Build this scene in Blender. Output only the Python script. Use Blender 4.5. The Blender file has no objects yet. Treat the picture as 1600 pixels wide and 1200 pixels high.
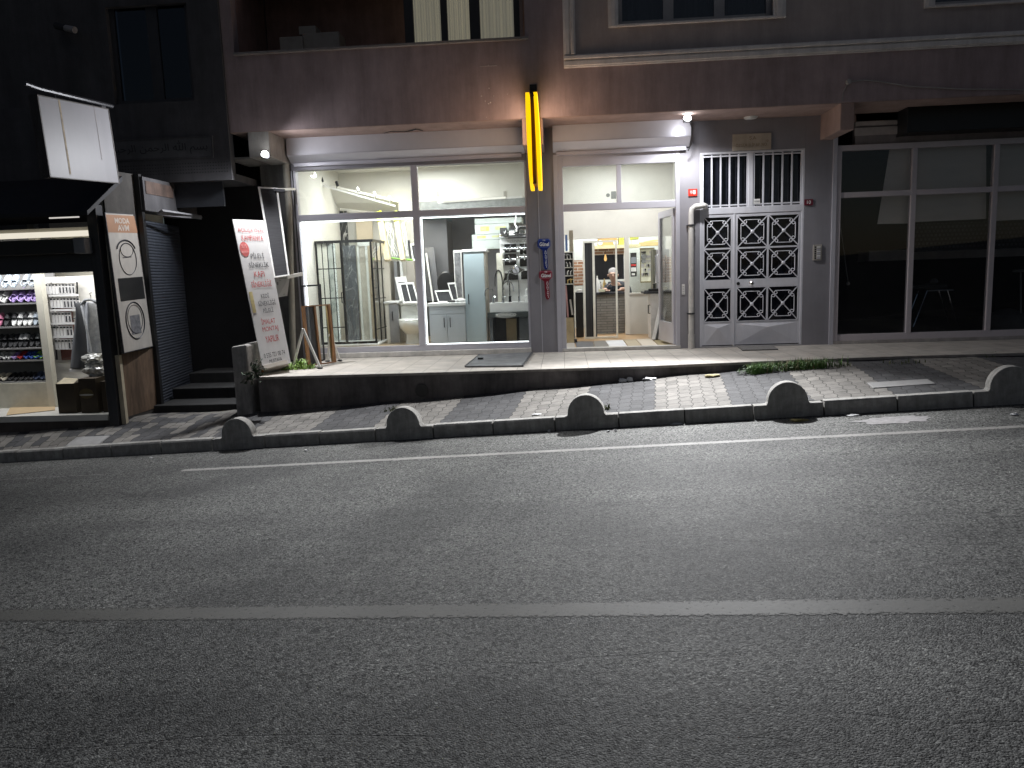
import bpy, bmesh, math, random
from mathutils import Vector, Matrix
random.seed(7)
scene = bpy.context.scene
COL = scene.collection
R = math.radians

# ------------------------------------------------------------------ camera
YAW, PITCH, ROLL, FPX = -0.0696613, 0.1442723, -0.034842, 1200.0
CAM = Vector((0, -12.0, 1.25394))
fw = Vector((math.sin(YAW)*math.cos(PITCH), math.cos(YAW)*math.cos(PITCH), -math.sin(PITCH)))
r0 = Vector((math.cos(YAW), -math.sin(YAW), 0)); u0 = r0.cross(fw)
cr, sr = math.cos(ROLL), math.sin(ROLL)
rt = cr*r0 + sr*u0; up = -sr*r0 + cr*u0
cd = bpy.data.cameras.new('camera'); cam = bpy.data.objects.new('camera', cd); COL.objects.link(cam)
cam.matrix_world = Matrix(((rt.x, up.x, -fw.x, CAM.x), (rt.y, up.y, -fw.y, CAM.y), (rt.z, up.z, -fw.z, CAM.z), (0, 0, 0, 1)))
cd.sensor_width = 36; cd.lens = FPX/1600*36; cd.clip_end = 500; cd.clip_start = .05
scene.camera = cam

# survey helpers: a point measured on the photograph, put on a real plane of the place
def ray(px, py): return rt*((px-800)/FPX) - up*((py-600)/FPX) + fw
def U(px, py, y=0.0):
    d = ray(px, py); return CAM + d*((y-CAM.y)/d.y)
def UX(px, py, x):
    d = ray(px, py); return CAM + d*((x-CAM.x)/d.x)
def UZ(px, py, z):
    d = ray(px, py); return CAM + d*((z-CAM.z)/d.z)

# ------------------------------------------------------------------ materials
MATS = {}
def mat(name, col, rough=.6, metal=0., var=.15, scale=6., bump=0., bscale=80., spec=.5, emit=None, estr=0., stain=0., stretch=None):
    if name in MATS: return MATS[name]
    m = bpy.data.materials.new(name); m.use_nodes = True; nt = m.node_tree; N = nt.nodes; L = nt.links
    b = N['Principled BSDF']; b.inputs['Roughness'].default_value = rough; b.inputs['Metallic'].default_value = metal
    b.inputs['Specular IOR Level'].default_value = spec
    tc = N.new('ShaderNodeTexCoord'); co = tc.outputs['Object']
    if stretch:
        mp = N.new('ShaderNodeMapping'); mp.inputs['Scale'].default_value = stretch; L.new(co, mp.inputs[0]); co = mp.outputs[0]
    nz = N.new('ShaderNodeTexNoise'); nz.inputs['Scale'].default_value = scale; nz.inputs['Detail'].default_value = 6; nz.inputs['Roughness'].default_value = .65
    L.new(co, nz.inputs['Vector'])
    cr_ = N.new('ShaderNodeValToRGB'); e = cr_.color_ramp.elements
    e[0].position = .3; e[1].position = .7
    e[0].color = tuple(max(0, c*(1-var)) for c in col)+(1,); e[1].color = tuple(min(1, c*(1+var)) for c in col)+(1,)
    L.new(nz.outputs['Fac'], cr_.inputs[0]); out = cr_.outputs[0]
    if stain:
        n2 = N.new('ShaderNodeTexNoise'); n2.inputs['Scale'].default_value = scale*.25; n2.inputs['Detail'].default_value = 8; n2.inputs['Roughness'].default_value = .7
        mp2 = N.new('ShaderNodeMapping'); mp2.inputs['Scale'].default_value = (3.2, 3.2, .45); L.new(tc.outputs['Object'], mp2.inputs[0]); L.new(mp2.outputs[0], n2.inputs['Vector'])
        rr = N.new('ShaderNodeValToRGB'); rr.color_ramp.elements[0].position = .35; rr.color_ramp.elements[1].position = .62
        s = 1-stain; rr.color_ramp.elements[0].color = (s, s, s, 1); L.new(n2.outputs['Fac'], rr.inputs[0])
        mx = N.new('ShaderNodeMix'); mx.data_type = 'RGBA'; mx.blend_type = 'MULTIPLY'; mx.inputs[0].default_value = 1
        L.new(out, mx.inputs[6]); L.new(rr.outputs[0], mx.inputs[7]); out = mx.outputs[2]
    L.new(out, b.inputs['Base Color'])
    if bump:
        n3 = N.new('ShaderNodeTexNoise'); n3.inputs['Scale'].default_value = bscale; n3.inputs['Detail'].default_value = 4; L.new(co, n3.inputs['Vector'])
        bp = N.new('ShaderNodeBump'); bp.inputs['Strength'].default_value = bump; bp.inputs['Distance'].default_value = .01
        L.new(n3.outputs['Fac'], bp.inputs['Height']); L.new(bp.outputs[0], b.inputs['Normal'])
    if emit:
        b.inputs['Emission Color'].default_value = tuple(emit)+(1,); b.inputs['Emission Strength'].default_value = estr
    MATS[name] = m; return m
def glassmat(name, tint=(1, 1, 1), refl=.06, rough=.0, dust=0.0):
    if name in MATS: return MATS[name]
    m = bpy.data.materials.new(name); m.use_nodes = True; nt = m.node_tree; N = nt.nodes; L = nt.links
    N.remove(N['Principled BSDF']); o = N['Material Output']
    t = N.new('ShaderNodeBsdfTransparent'); t.inputs[0].default_value = tint+(1,)
    g = N.new('ShaderNodeBsdfGlossy'); g.inputs['Roughness'].default_value = rough
    lw = N.new('ShaderNodeLayerWeight'); lw.inputs[0].default_value = .25
    ma = N.new('ShaderNodeMath'); ma.operation = 'MULTIPLY_ADD'; ma.inputs[1].default_value = .6; ma.inputs[2].default_value = refl
    L.new(lw.outputs['Fresnel'], ma.inputs[0])
    mx = N.new('ShaderNodeMixShader'); L.new(ma.outputs[0], mx.inputs[0]); L.new(t.outputs[0], mx.inputs[1]); L.new(g.outputs[0], mx.inputs[2])
    last = mx.outputs[0]
    if dust:
        d = N.new('ShaderNodeBsdfDiffuse'); d.inputs[0].default_value = (.6, .6, .6, 1)
        nz = N.new('ShaderNodeTexNoise'); nz.inputs['Scale'].default_value = 5; tc = N.new('ShaderNodeTexCoord'); L.new(tc.outputs['Object'], nz.inputs['Vector'])
        m2 = N.new('ShaderNodeMath'); m2.operation = 'MULTIPLY'; m2.inputs[1].default_value = dust; L.new(nz.outputs['Fac'], m2.inputs[0])
        mx2 = N.new('ShaderNodeMixShader'); L.new(m2.outputs[0], mx2.inputs[0]); L.new(last, mx2.inputs[1]); L.new(d.outputs[0], mx2.inputs[2]); last = mx2.outputs[0]
    L.new(last, o.inputs[0]); MATS[name] = m; return m
def netmat(name, col, alpha, pleat=0):
    if name in MATS: return MATS[name]
    m = mat(name, col, .8, var=.1); nt = m.node_tree; b = nt.nodes['Principled BSDF']; b.inputs['Alpha'].default_value = alpha
    return m
def emat(name, col, s):
    if name in MATS: return MATS[name]
    m = bpy.data.materials.new(name); m.use_nodes = True; nt = m.node_tree; N = nt.nodes; L = nt.links
    N.remove(N['Principled BSDF']); e = N.new('ShaderNodeEmission'); e.inputs[1].default_value = s
    nz = N.new('ShaderNodeTexNoise'); nz.inputs['Scale'].default_value = 4; tc = N.new('ShaderNodeTexCoord'); L.new(tc.outputs['Object'], nz.inputs['Vector'])
    rr = N.new('ShaderNodeValToRGB'); rr.color_ramp.elements[0].color = tuple(c*.85 for c in col)+(1,); rr.color_ramp.elements[1].color = col+(1,)
    L.new(nz.outputs['Fac'], rr.inputs[0]); L.new(rr.outputs[0], e.inputs[0]); L.new(e.outputs[0], N['Material Output'].inputs[0])
    MATS[name] = m; return m
def marble(name, base, vein, scale=2.2, rough=.2, width=.04):
    if name in MATS: return MATS[name]
    m = bpy.data.materials.new(name); m.use_nodes = True; nt = m.node_tree; N = nt.nodes; L = nt.links; b = N['Principled BSDF']; b.inputs['Roughness'].default_value = rough
    tc = N.new('ShaderNodeTexCoord'); mp = N.new('ShaderNodeMapping'); mp.inputs['Scale'].default_value = (1.6, 1, .7); mp.inputs['Rotation'].default_value = (0, .5, 0)
    L.new(tc.outputs['Object'], mp.inputs[0])
    nz = N.new('ShaderNodeTexNoise'); nz.inputs['Scale'].default_value = scale; nz.inputs['Detail'].default_value = 7; nz.inputs['Distortion'].default_value = 1.2; L.new(mp.outputs[0], nz.inputs['Vector'])
    sb = N.new('ShaderNodeMath'); sb.operation = 'SUBTRACT'; sb.inputs[1].default_value = .5; L.new(nz.outputs['Fac'], sb.inputs[0])
    ab = N.new('ShaderNodeMath'); ab.operation = 'ABSOLUTE'; L.new(sb.outputs[0], ab.inputs[0])
    rr = N.new('ShaderNodeValToRGB'); rr.color_ramp.elements[0].color = vein+(1,); rr.color_ramp.elements[1].color = base+(1,); rr.color_ramp.elements[1].position = width
    L.new(ab.outputs[0], rr.inputs[0]); L.new(rr.outputs[0], b.inputs['Base Color']); MATS[name] = m; return m
def bricks(name, c1, c2, mortar, w, h, msize, offset=.5, rot=0., rough=.8, bump=.3, smooth=.1, axes='XY'):
    if name in MATS: return MATS[name]
    m = bpy.data.materials.new(name); m.use_nodes = True; nt = m.node_tree; N = nt.nodes; L = nt.links; b = N['Principled BSDF']; b.inputs['Roughness'].default_value = rough
    tc = N.new('ShaderNodeTexCoord'); co = tc.outputs['Object']
    if axes != 'XY':
        sx = N.new('ShaderNodeSeparateXYZ'); cx = N.new('ShaderNodeCombineXYZ'); L.new(co, sx.inputs[0]); L.new(sx.outputs[axes[0]], cx.inputs['X']); L.new(sx.outputs[axes[1]], cx.inputs['Y']); co = cx.outputs[0]
    br = N.new('ShaderNodeTexBrick'); br.offset = offset
    for k, v in (('Scale', 1.), ('Mortar Size', msize), ('Mortar Smooth', smooth), ('Brick Width', w), ('Row Height', h)): br.inputs[k].default_value = v
    br.inputs['Color1'].default_value = c1+(1,); br.inputs['Color2'].default_value = c2+(1,); br.inputs['Mortar'].default_value = mortar+(1,)
    L.new(co, br.inputs['Vector'])
    nz = N.new('ShaderNodeTexNoise'); nz.inputs['Scale'].default_value = 3; nz.inputs['Detail'].default_value = 8; nz.inputs['Roughness'].default_value = .7; L.new(tc.outputs['Object'], nz.inputs['Vector'])
    rr = N.new('ShaderNodeValToRGB'); rr.color_ramp.elements[0].position = .3; rr.color_ramp.elements[0].color = (.62, .62, .62, 1); rr.color_ramp.elements[1].position = .65; L.new(nz.outputs['Fac'], rr.inputs[0])
    mx = N.new('ShaderNodeMix'); mx.data_type = 'RGBA'; mx.blend_type = 'MULTIPLY'; mx.inputs[0].default_value = 1
    L.new(br.outputs[0], mx.inputs[6]); L.new(rr.outputs[0], mx.inputs[7]); L.new(mx.outputs[2], b.inputs['Base Color'])
    bp = N.new('ShaderNodeBump'); bp.inputs['Strength'].default_value = bump; bp.inputs['Distance'].default_value = .01; bp.invert = True
    L.new(br.outputs['Fac'], bp.inputs['Height']); L.new(bp.outputs[0], b.inputs['Normal'])
    MATS[name] = m; return m

# ------------------------------------------------------------------ mesh helpers
class MB:
    def __init__(s): s.v = []; s.f = []
    def add(s, vs, fs):
        o = len(s.v); s.v += [tuple(v) for v in vs]; s.f += [tuple(i+o for i in f) for f in fs]; return s
    def hexa(s, p):   # 8 points: bottom ring 0-3, top ring 4-7
        return s.add(p, [(0, 3, 2, 1), (4, 5, 6, 7), (0, 1, 5, 4), (1, 2, 6, 5), (2, 3, 7, 6), (3, 0, 4, 7)])
    def box(s, x0, x1, y0, y1, z0, z1):
        x0, x1 = min(x0, x1), max(x0, x1); y0, y1 = min(y0, y1), max(y0, y1); z0, z1 = min(z0, z1), max(z0, z1)
        return s.hexa([(x0, y0, z0), (x1, y0, z0), (x1, y1, z0), (x0, y1, z0), (x0, y0, z1), (x1, y0, z1), (x1, y1, z1), (x0, y1, z1)])
    def pbox(s, px0, py0, px1, py1, y, d=.04):
        a = U(px0, py0, y); b = U(px1, py1, y); return s.box(a.x, b.x, y, y+d, a.z, b.z)
    def bar(s, a, b, w, h=None, upv=(0, 0, 1)):
        a, b = Vector(a), Vector(b); h = h or w; d = (b-a).normalized(); u = Vector(upv)
        if abs(d.dot(u)) > .98: u = Vector((0, 1, 0))
        x = d.cross(u).normalized()*(w/2); z = x.cross(d).normalized()*(h/2)
        return s.hexa([a-x-z, a+x-z, b+x-z, b-x-z, a-x+z, a+x+z, b+x+z, b-x+z])
    def tube(s, pts, r, n=8, cap=True, radii=None):
        pts = [Vector(p) for p in pts]; rings = []; prev = None
        for i, p in enumerate(pts):
            d = (pts[min(i+1, len(pts)-1)]-pts[max(i-1, 0)]).normalized()
            if prev is None:
                u = Vector((0, 0, 1)) if abs(d.z) < .9 else Vector((1, 0, 0)); x = d.cross(u).normalized()
            else: x = (prev-d*prev.dot(d)).normalized()
            prev = x; y = d.cross(x); rr = radii[i] if radii else r
            rings.append([p+x*rr*math.cos(2*math.pi*k/n)+y*rr*math.sin(2*math.pi*k/n) for k in range(n)])
        vs = [v for q in rings for v in q]; fs = []
        for i in range(len(pts)-1):
            for k in range(n): fs.append((i*n+k, i*n+(k+1) % n, (i+1)*n+(k+1) % n, (i+1)*n+k))
        if cap: fs.append(tuple(range(n))[::-1]); fs.append(tuple((len(pts)-1)*n+k for k in range(n)))
        return s.add(vs, fs)
    def lathe(s, c, prof, n=16, axis='Z', sx=1., sy=1.):
        vs = []; fs = []
        for r_, h in prof:
            for k in range(n):
                a = 2*math.pi*k/n; p = (r_*math.cos(a)*sx, r_*math.sin(a)*sy, h)
                if axis == 'Y': p = (p[0], h, p[1])
                if axis == 'X': p = (h, p[0], p[1])
                vs.append((c[0]+p[0], c[1]+p[1], c[2]+p[2]))
        for i in range(len(prof)-1):
            for k in range(n): fs.append((i*n+k, i*n+(k+1) % n, (i+1)*n+(k+1) % n, (i+1)*n+k))
        fs.append(tuple(range(n))[::-1]); fs.append(tuple((len(prof)-1)*n+k for k in range(n)))
        return s.add(vs, fs)
    def prism(s, pts, off):    # polygon extruded by a vector
        n = len(pts); o = Vector(off); pts = [Vector(p) for p in pts]
        return s.add(pts+[p+o for p in pts], [tuple(range(n))[::-1], tuple(range(n, 2*n))]+[(i, (i+1) % n, n+(i+1) % n, n+i) for i in range(n)])
    def quad(s, a, b, c, d): return s.add([a, b, c, d], [(0, 1, 2, 3)])
    def build(s, name, m, parent=None, smooth=False, bevel=0., mw=None, kind=None, label=None):
        me = bpy.data.meshes.new(name); me.from_pydata(s.v, [], s.f)
        bm = bmesh.new(); bm.from_mesh(me); bmesh.ops.recalc_face_normals(bm, faces=bm.faces); bm.to_mesh(me); bm.free()
        if m: me.materials.append(m)
        if smooth:
            for p in me.polygons: p.use_smooth = True
            try: me.set_sharp_from_angle(angle=R(40))
            except Exception: pass
        o = bpy.data.objects.new(name, me); COL.objects.link(o)
        if mw is not None: o.matrix_world = mw
        if parent is not None: setp(o, parent)
        if bevel:
            md = o.modifiers.new('bevel', 'BEVEL'); md.width = bevel; md.segments = 2; md.limit_method = 'ANGLE'; md.angle_limit = R(40)
        if kind: o['kind'] = kind
        if label: o['label'] = label
        return o
def setp(o, parent):
    o.parent = parent; o.matrix_parent_inverse = world(parent).inverted()
def world(o):
    if o.parent is None: return o.matrix_basis.copy()
    return world(o.parent) @ o.matrix_parent_inverse @ o.matrix_basis
def tag(o, label, cat, group=None):
    o['label'] = label; o['category'] = cat
    if group: o['group'] = group
    return o
def thing(name, label, cat, loc=(0, 0, 0), group=None):
    o = bpy.data.objects.new(name, None); COL.objects.link(o); o.location = loc; o.empty_display_size = .1
    return tag(o, label, cat, group)
def copy_tree(o, parent=None, mats=None):
    c = o.copy(); COL.objects.link(c)
    if parent is not None: c.parent = parent
    for ch in [x for x in bpy.data.objects if x.parent is o]: copy_tree(ch, c)
    return c

class Quad:     # board given by four corners: BL, BR, TR, TL
    def __init__(s, bl, br, tr, tl):
        s.p = [Vector(q) for q in (bl, br, tr, tl)]; s.n = (s.p[1]-s.p[0]).cross(s.p[3]-s.p[0]).normalized()
    def at(s, u, v, w=0.):
        a, b, c, d = s.p; return (a*(1-u)+b*u)*(1-v)+(d*(1-u)+c*u)*v + s.n*w
    def slab(s, t, mb=None, u0=0, u1=1, v0=0, v1=1, w0=0.):
        mb = mb or MB(); q = [(u0, v0), (u1, v0), (u1, v1), (u0, v1)]
        return mb.hexa([s.at(u, v, w0-t) for u, v in q]+[s.at(u, v, w0) for u, v in q])
    def frame(s, bw, bh, t, mb=None, w0=0.):
        mb = mb or MB(); s.slab(t, mb, 0, bw, 0, 1, w0); s.slab(t, mb, 1-bw, 1, 0, 1, w0); s.slab(t, mb, bw, 1-bw, 0, bh, w0); s.slab(t, mb, bw, 1-bw, 1-bh, 1, w0); return mb
def PQ(bl, br, tr, tl):     # (point for BL, BR, TL; pixel pair for TR, laid on the plane of the other three)
    n = (br-bl).cross(tl-bl); d = ray(*tr); t = (bl-CAM).dot(n)/d.dot(n); return Quad(bl, br, CAM+d*t, tl)
def rectq(px0, py0, px1, py1, y):
    a = U(px0, py0, y); b = U(px1, py1, y); return Quad((a.x, y, b.z), (b.x, y, b.z), (b.x, y, a.z), (a.x, y, a.z))

def text_geo(body, bold=0.):
    cu = bpy.data.curves.new('t', 'FONT'); cu.body = body; cu.size = 1; cu.align_x = 'LEFT'; cu.resolution_u = 3; cu.offset = bold
    o = bpy.data.objects.new('t', cu); COL.objects.link(o)
    me = bpy.data.meshes.new_from_object(o.evaluated_get(bpy.context.evaluated_depsgraph_get()))
    vs = [v.co.copy() for v in me.vertices]; fs = [tuple(p.vertices) for p in me.polygons]
    bpy.data.objects.remove(o); bpy.data.curves.remove(cu); bpy.data.meshes.remove(me)
    return vs, fs
def text_on(q, body, u0, u1, v0, v1, m, parent=None, name='lettering', w=.004, bold=0., mb=None):
    vs, fs = text_geo(body, bold)
    if not vs: return mb
    x0 = min(v.x for v in vs); x1 = max(v.x for v in vs); y0 = min(v.y for v in vs); y1 = max(v.y for v in vs)
    P = [q.at(u0+(u1-u0)*(v.x-x0)/(x1-x0+1e-9), v0+(v1-v0)*(v.y-y0)/(y1-y0+1e-9), w) for v in vs]
    own = mb is None; mb = mb or MB(); mb.add(P, fs)
    return mb.build(name, m, parent) if own else mb

# palette ---------------------------------------------------------
M_alu = mat('lilac grey aluminium', (.52, .51, .56), .38, .25, var=.05, scale=3, bump=.02, bscale=20)
M_clad = mat('grey cladding', (.29, .28, .305), .42, .2, var=.08, scale=2, stain=.15)
M_shut = mat('shutter box steel', (.62, .615, .66), .36, .3, var=.05, scale=3, bump=.03, bscale=9)
M_darkalu = mat('dark aluminium', (.05, .05, .055), .4, .3, var=.1)
M_render = mat('brown pink render', (.38, .295, .295), .9, var=.10, scale=5, bump=.25, bscale=120, stain=.28)
M_render2 = mat('taupe render', (.42, .36, .345), .9, var=.08, scale=5, bump=.2, bscale=120, stain=.22)
M_soffit = mat('soffit paint', (.36, .26, .23), .9, var=.1, scale=5, bump=.2, bscale=90, stain=.2)
M_mould = mat('moulding stone', (.72, .68, .66), .8, var=.1, scale=7, stain=.2)
M_white = mat('white paint', (.75, .75, .74), .45, var=.04, scale=5)
M_pvc = mat('white plastic profile', (.78, .77, .74), .35, var=.03)
M_cream = mat('cream plaster', (.70, .68, .62), .8, var=.05, scale=2, bump=.05)
M_offwhite = mat('off white plaster', (.66, .64, .59), .8, var=.05, scale=2, bump=.05)
M_greywall = mat('grey plaster', (.17, .17, .18), .85, var=.1, scale=2.5, bump=.1)
M_black = mat('black plastic', (.012, .012, .013), .4, var=.2)
M_blackmetal = mat('black metal', (.015, .015, .016), .35, .4, var=.2)
M_chrome = mat('chrome', (.75, .76, .78), .12, 1., var=.05)
M_dark = mat('dark void wall', (.03, .03, .034), .9, var=.3, scale=3)
M_glass = glassmat('window glass', (.96, .98, .97), .035, dust=.03)
M_darkglass = glassmat('dim window glass', (.9, .91, .92), .03, dust=.015)
M_concrete = mat('weathered concrete', (.30, .285, .27), .9, var=.22, scale=9, bump=.35, bscale=70, stain=.45)
M_darkconc = mat('stained retaining wall', (.15, .135, .13), .9, var=.3, scale=4, bump=.35, bscale=50, stain=.6)
M_net = netmat('insect net', (.035, .035, .04), .86)
M_led = emat('white led strip', (.93, .97, 1.), 5.)
M_red = mat('red ink', (.55, .03, .03), .5); M_ink = mat('black ink', (.02, .02, .025), .5); M_inkred = mat('faded red sticker', (.62, .13, .12), .5)
M_boardwhite = mat('white sign board', (.74, .73, .72), .5, var=.05, scale=3, stain=.1)

# ------------------------------------------------------------------ street frame: kerb line runs along local X
A, E_ = .126, .0638
KX = Vector((math.cos(A)*math.cos(E_), -math.sin(A)*math.cos(E_), math.sin(E_)))
KY = Vector((math.sin(A), math.cos(A), 0)); KZ = KX.cross(KY)
K0 = Vector((-.119, -3.688, -.49))
KM = Matrix(((KX.x, KY.x, KZ.x, K0.x), (KX.y, KY.y, KZ.y, K0.y), (KX.z, KY.z, KZ.z, K0.z), (0, 0, 0, 1)))
KI = KM.inverted()
KH = .146          # kerb height

def asphalt():
    m = bpy.data.materials.new('asphalt'); m.use_nodes = True; nt = m.node_tree; N = nt.nodes; L = nt.links; b = N['Principled BSDF']
    tc = N.new('ShaderNodeTexCoord'); co = tc.outputs['Object']
    def ramp(src, p0, c0, p1, c1):
        r = N.new('ShaderNodeValToRGB'); e = r.color_ramp.elements; e[0].position = p0; e[1].position = p1
        e[0].color = (c0, c0, c0, 1); e[1].color = (c1, c1, c1*.99, 1); L.new(src, r.inputs[0]); return r.outputs[0]
    def noise(sc, det, rough, vec=None):
        n = N.new('ShaderNodeTexNoise'); n.inputs['Scale'].default_value = sc; n.inputs['Detail'].default_value = det; n.inputs['Roughness'].default_value = rough; L.new(vec or co, n.inputs['Vector']); return n.outputs['Fac']
    def mul(a, c, f=1.):
        x = N.new('ShaderNodeMix'); x.data_type = 'RGBA'; x.blend_type = 'MULTIPLY'; x.inputs[0].default_value = f; L.new(a, x.inputs[6]); L.new(c, x.inputs[7]); return x.outputs[2]
    def vor(sc):
        v = N.new('ShaderNodeTexVoronoi'); v.inputs['Scale'].default_value = sc; L.new(co, v.inputs['Vector']); h = N.new('ShaderNodeSeparateColor'); L.new(v.outputs['Color'], h.inputs[0]); return v, h
    v1, h1 = vor(125); v2, h2 = vor(66); v3, h3 = vor(88)
    base = ramp(noise(1.0, 9, .62), .3, .070, .72, .118)
    # lanes polished and darkened by tyres run along the road, older dark patches
    mp = N.new('ShaderNodeMapping'); mp.inputs['Scale'].default_value = (.06, 1.1, 1); L.new(co, mp.inputs[0])
    base = mul(base, ramp(noise(1.2, 3, .5, mp.outputs[0]), .35, .74, .65, 1.12))
    base = mul(base, ramp(noise(.45, 5, .6), .40, .72, .47, 1.0))
    stone = ramp(h1.outputs[0], .1, .25, .95, 2.0); base = mul(base, stone)
    base = mul(base, ramp(h3.outputs[0], .91, 1., .98, 2.1))            # pale stones
    pits = ramp(h2.outputs[1], .13, .10, .18, 1.0); base = mul(base, pits, .9)   # lost stones
    # wandering cracks
    mp2 = N.new('ShaderNodeMapping'); mp2.inputs['Scale'].default_value = (.32, 1.25, 1); L.new(co, mp2.inputs[0])
    sb = N.new('ShaderNodeMath'); sb.operation = 'SUBTRACT'; sb.inputs[1].default_value = .53; L.new(noise(.5, 4, .5, mp2.outputs[0]), sb.inputs[0])
    ab = N.new('ShaderNodeMath'); ab.operation = 'ABSOLUTE'; L.new(sb.outputs[0], ab.inputs[0])
    mk = N.new('ShaderNodeMath'); mk.operation = 'MULTIPLY_ADD'; mk.inputs[1].default_value = .05; L.new(ramp(noise(1.3, 3, .5), .47, 0., .56, 1.), mk.inputs[0]); L.new(ab.outputs[0], mk.inputs[2])
    crack = ramp(mk.outputs[0], .0008, .3, .003, 1.); base = mul(base, crack, .75)
    L.new(base, b.inputs['Base Color'])
    b.inputs['Roughness'].default_value = .72; b.inputs['Specular IOR Level'].default_value = .28
    a1 = N.new('ShaderNodeMath'); a1.operation = 'MULTIPLY_ADD'; a1.inputs[1].default_value = -.9; L.new(v1.outputs['Distance'], a1.inputs[0]); L.new(pits, a1.inputs[2])
    a2 = N.new('ShaderNodeMath'); a2.operation = 'MULTIPLY_ADD'; a2.inputs[1].default_value = .5; L.new(h1.outputs[1], a2.inputs[0]); L.new(a1.outputs[0], a2.inputs[2])
    a3 = N.new('ShaderNodeMath'); a3.operation = 'MULTIPLY_ADD'; a3.inputs[1].default_value = .8; L.new(crack, a3.inputs[0]); L.new(a2.outputs[0], a3.inputs[2])
    bp = N.new('ShaderNodeBump'); bp.inputs['Strength'].default_value = .55; bp.inputs['Distance'].default_value = .006; L.new(a3.outputs[0], bp.inputs['Height']); L.new(bp.outputs[0], b.inputs['Normal'])
    return m
M_asph = asphalt()
def paint(name, col, cover):
    m = bpy.data.materials.new(name); m.use_nodes = True; nt = m.node_tree; N = nt.nodes; L = nt.links; b = N['Principled BSDF']; b.inputs['Roughness'].default_value = .7
    tc = N.new('ShaderNodeTexCoord'); co = tc.outputs['Object']
    nz = N.new('ShaderNodeTexNoise'); nz.inputs['Scale'].default_value = 34; nz.inputs['Detail'].default_value = 6; nz.inputs['Roughness'].default_value = .75; L.new(co, nz.inputs['Vector'])
    sp = N.new('ShaderNodeSeparateXYZ'); L.new(tc.outputs['Generated'], sp.inputs[0])
    # ragged edges across the stripe width
    s1 = N.new('ShaderNodeMath'); s1.operation = 'SUBTRACT'; s1.inputs[1].default_value = .5; L.new(sp.outputs['Y'], s1.inputs[0])
    s2 = N.new('ShaderNodeMath'); s2.operation = 'ABSOLUTE'; L.new(s1.outputs[0], s2.inputs[0])
    s3 = N.new('ShaderNodeMath'); s3.operation = 'POWER'; s3.inputs[1].default_value = 4; L.new(s2.outputs[0], s3.inputs[0])
    s4 = N.new('ShaderNodeMath'); s4.operation = 'MULTIPLY_ADD'; s4.inputs[1].default_value = -5.; L.new(s3.outputs[0], s4.inputs[0]); L.new(nz.outputs['Fac'], s4.inputs[2])
    rr = N.new('ShaderNodeValToRGB'); rr.color_ramp.elements[0].position = cover-.05; rr.color_ramp.elements[1].position = cover+.05; L.new(s4.outputs[0], rr.inputs[0])
    n2 = N.new('ShaderNodeTexNoise'); n2.inputs['Scale'].default_value = 2.; n2.inputs['Detail'].default_value = 6; L.new(co, n2.inputs['Vector'])
    rc = N.new('ShaderNodeValToRGB'); rc.color_ramp.elements[0].position = .3; rc.color_ramp.elements[0].color = tuple(c*.6 for c in col)+(1,); rc.color_ramp.elements[1].position = .7; rc.color_ramp.elements[1].color = col+(1,); L.new(n2.outputs['Fac'], rc.inputs[0])
    L.new(rc.outputs[0], b.inputs['Base Color']); L.new(rr.outputs[0], b.inputs['Alpha'])
    bp = N.new('ShaderNodeBump'); bp.inputs['Strength'].default_value = .4; bp.inputs['Distance'].default_value = .005; L.new(nz.outputs['Fac'], bp.inputs['Height']); L.new(bp.outputs[0], b.inputs['Normal'])
    return m

def sheet(x0, x1, y0, y1, nx=1, ny=1, zf=lambda x, y: 0.):
    mb = MB(); vs = [(x0+(x1-x0)*i/nx, y0+(y1-y0)*j/ny, zf(x0+(x1-x0)*i/nx, y0+(y1-y0)*j/ny)) for j in range(ny+1) for i in range(nx+1)]
    fs = [(j*(nx+1)+i, j*(nx+1)+i+1, (j+1)*(nx+1)+i+1, (j+1)*(nx+1)+i) for j in range(ny) for i in range(nx)]
    return mb.add(vs, fs)
sheet(-150, 150, -60, .06).build('road', M_asph, mw=KM, kind='structure')
sheet(-3.95, 30, -1.045, -.925, 40, 1, lambda x, y: .002).build('edge_line', paint('worn edge line paint', (.27, .26, .245), .36), mw=KM, kind='structure')
sheet(-30, 30, -4.665, -4.475, 40, 1, lambda x, y: .002).build('centre_line', paint('worn centre line paint', (.095, .092, .082), .35), mw=KM, kind='structure')
# faded old mark left of the edge line, patch of spilt mortar by the right kerb
sheet(-6.4, -4.9, -1.02, -.93, 6, 1, lambda x, y: .002).build('faded_line', paint('very worn line paint', (.16, .155, .15), .45), mw=KM, kind='structure')
def blob(cx, cy, rx, ry, n=26, jag=.25, z=.004):
    pts = []
    for k in range(n):
        a = 2*math.pi*k/n; r_ = 1+random.uniform(-jag, jag); pts.append((cx+rx*r_*math.cos(a), cy+ry*r_*math.sin(a), z))
    return MB().add([(cx, cy, z)]+pts, [(0, k+1, (k+1) % n+1) for k in range(n)])
blob(3.36, -.42, .36, .17).build('mortar_stain', mat('mortar stain', (.26, .25, .25), .9, var=.3, scale=20), mw=KM, kind='structure')

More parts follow.
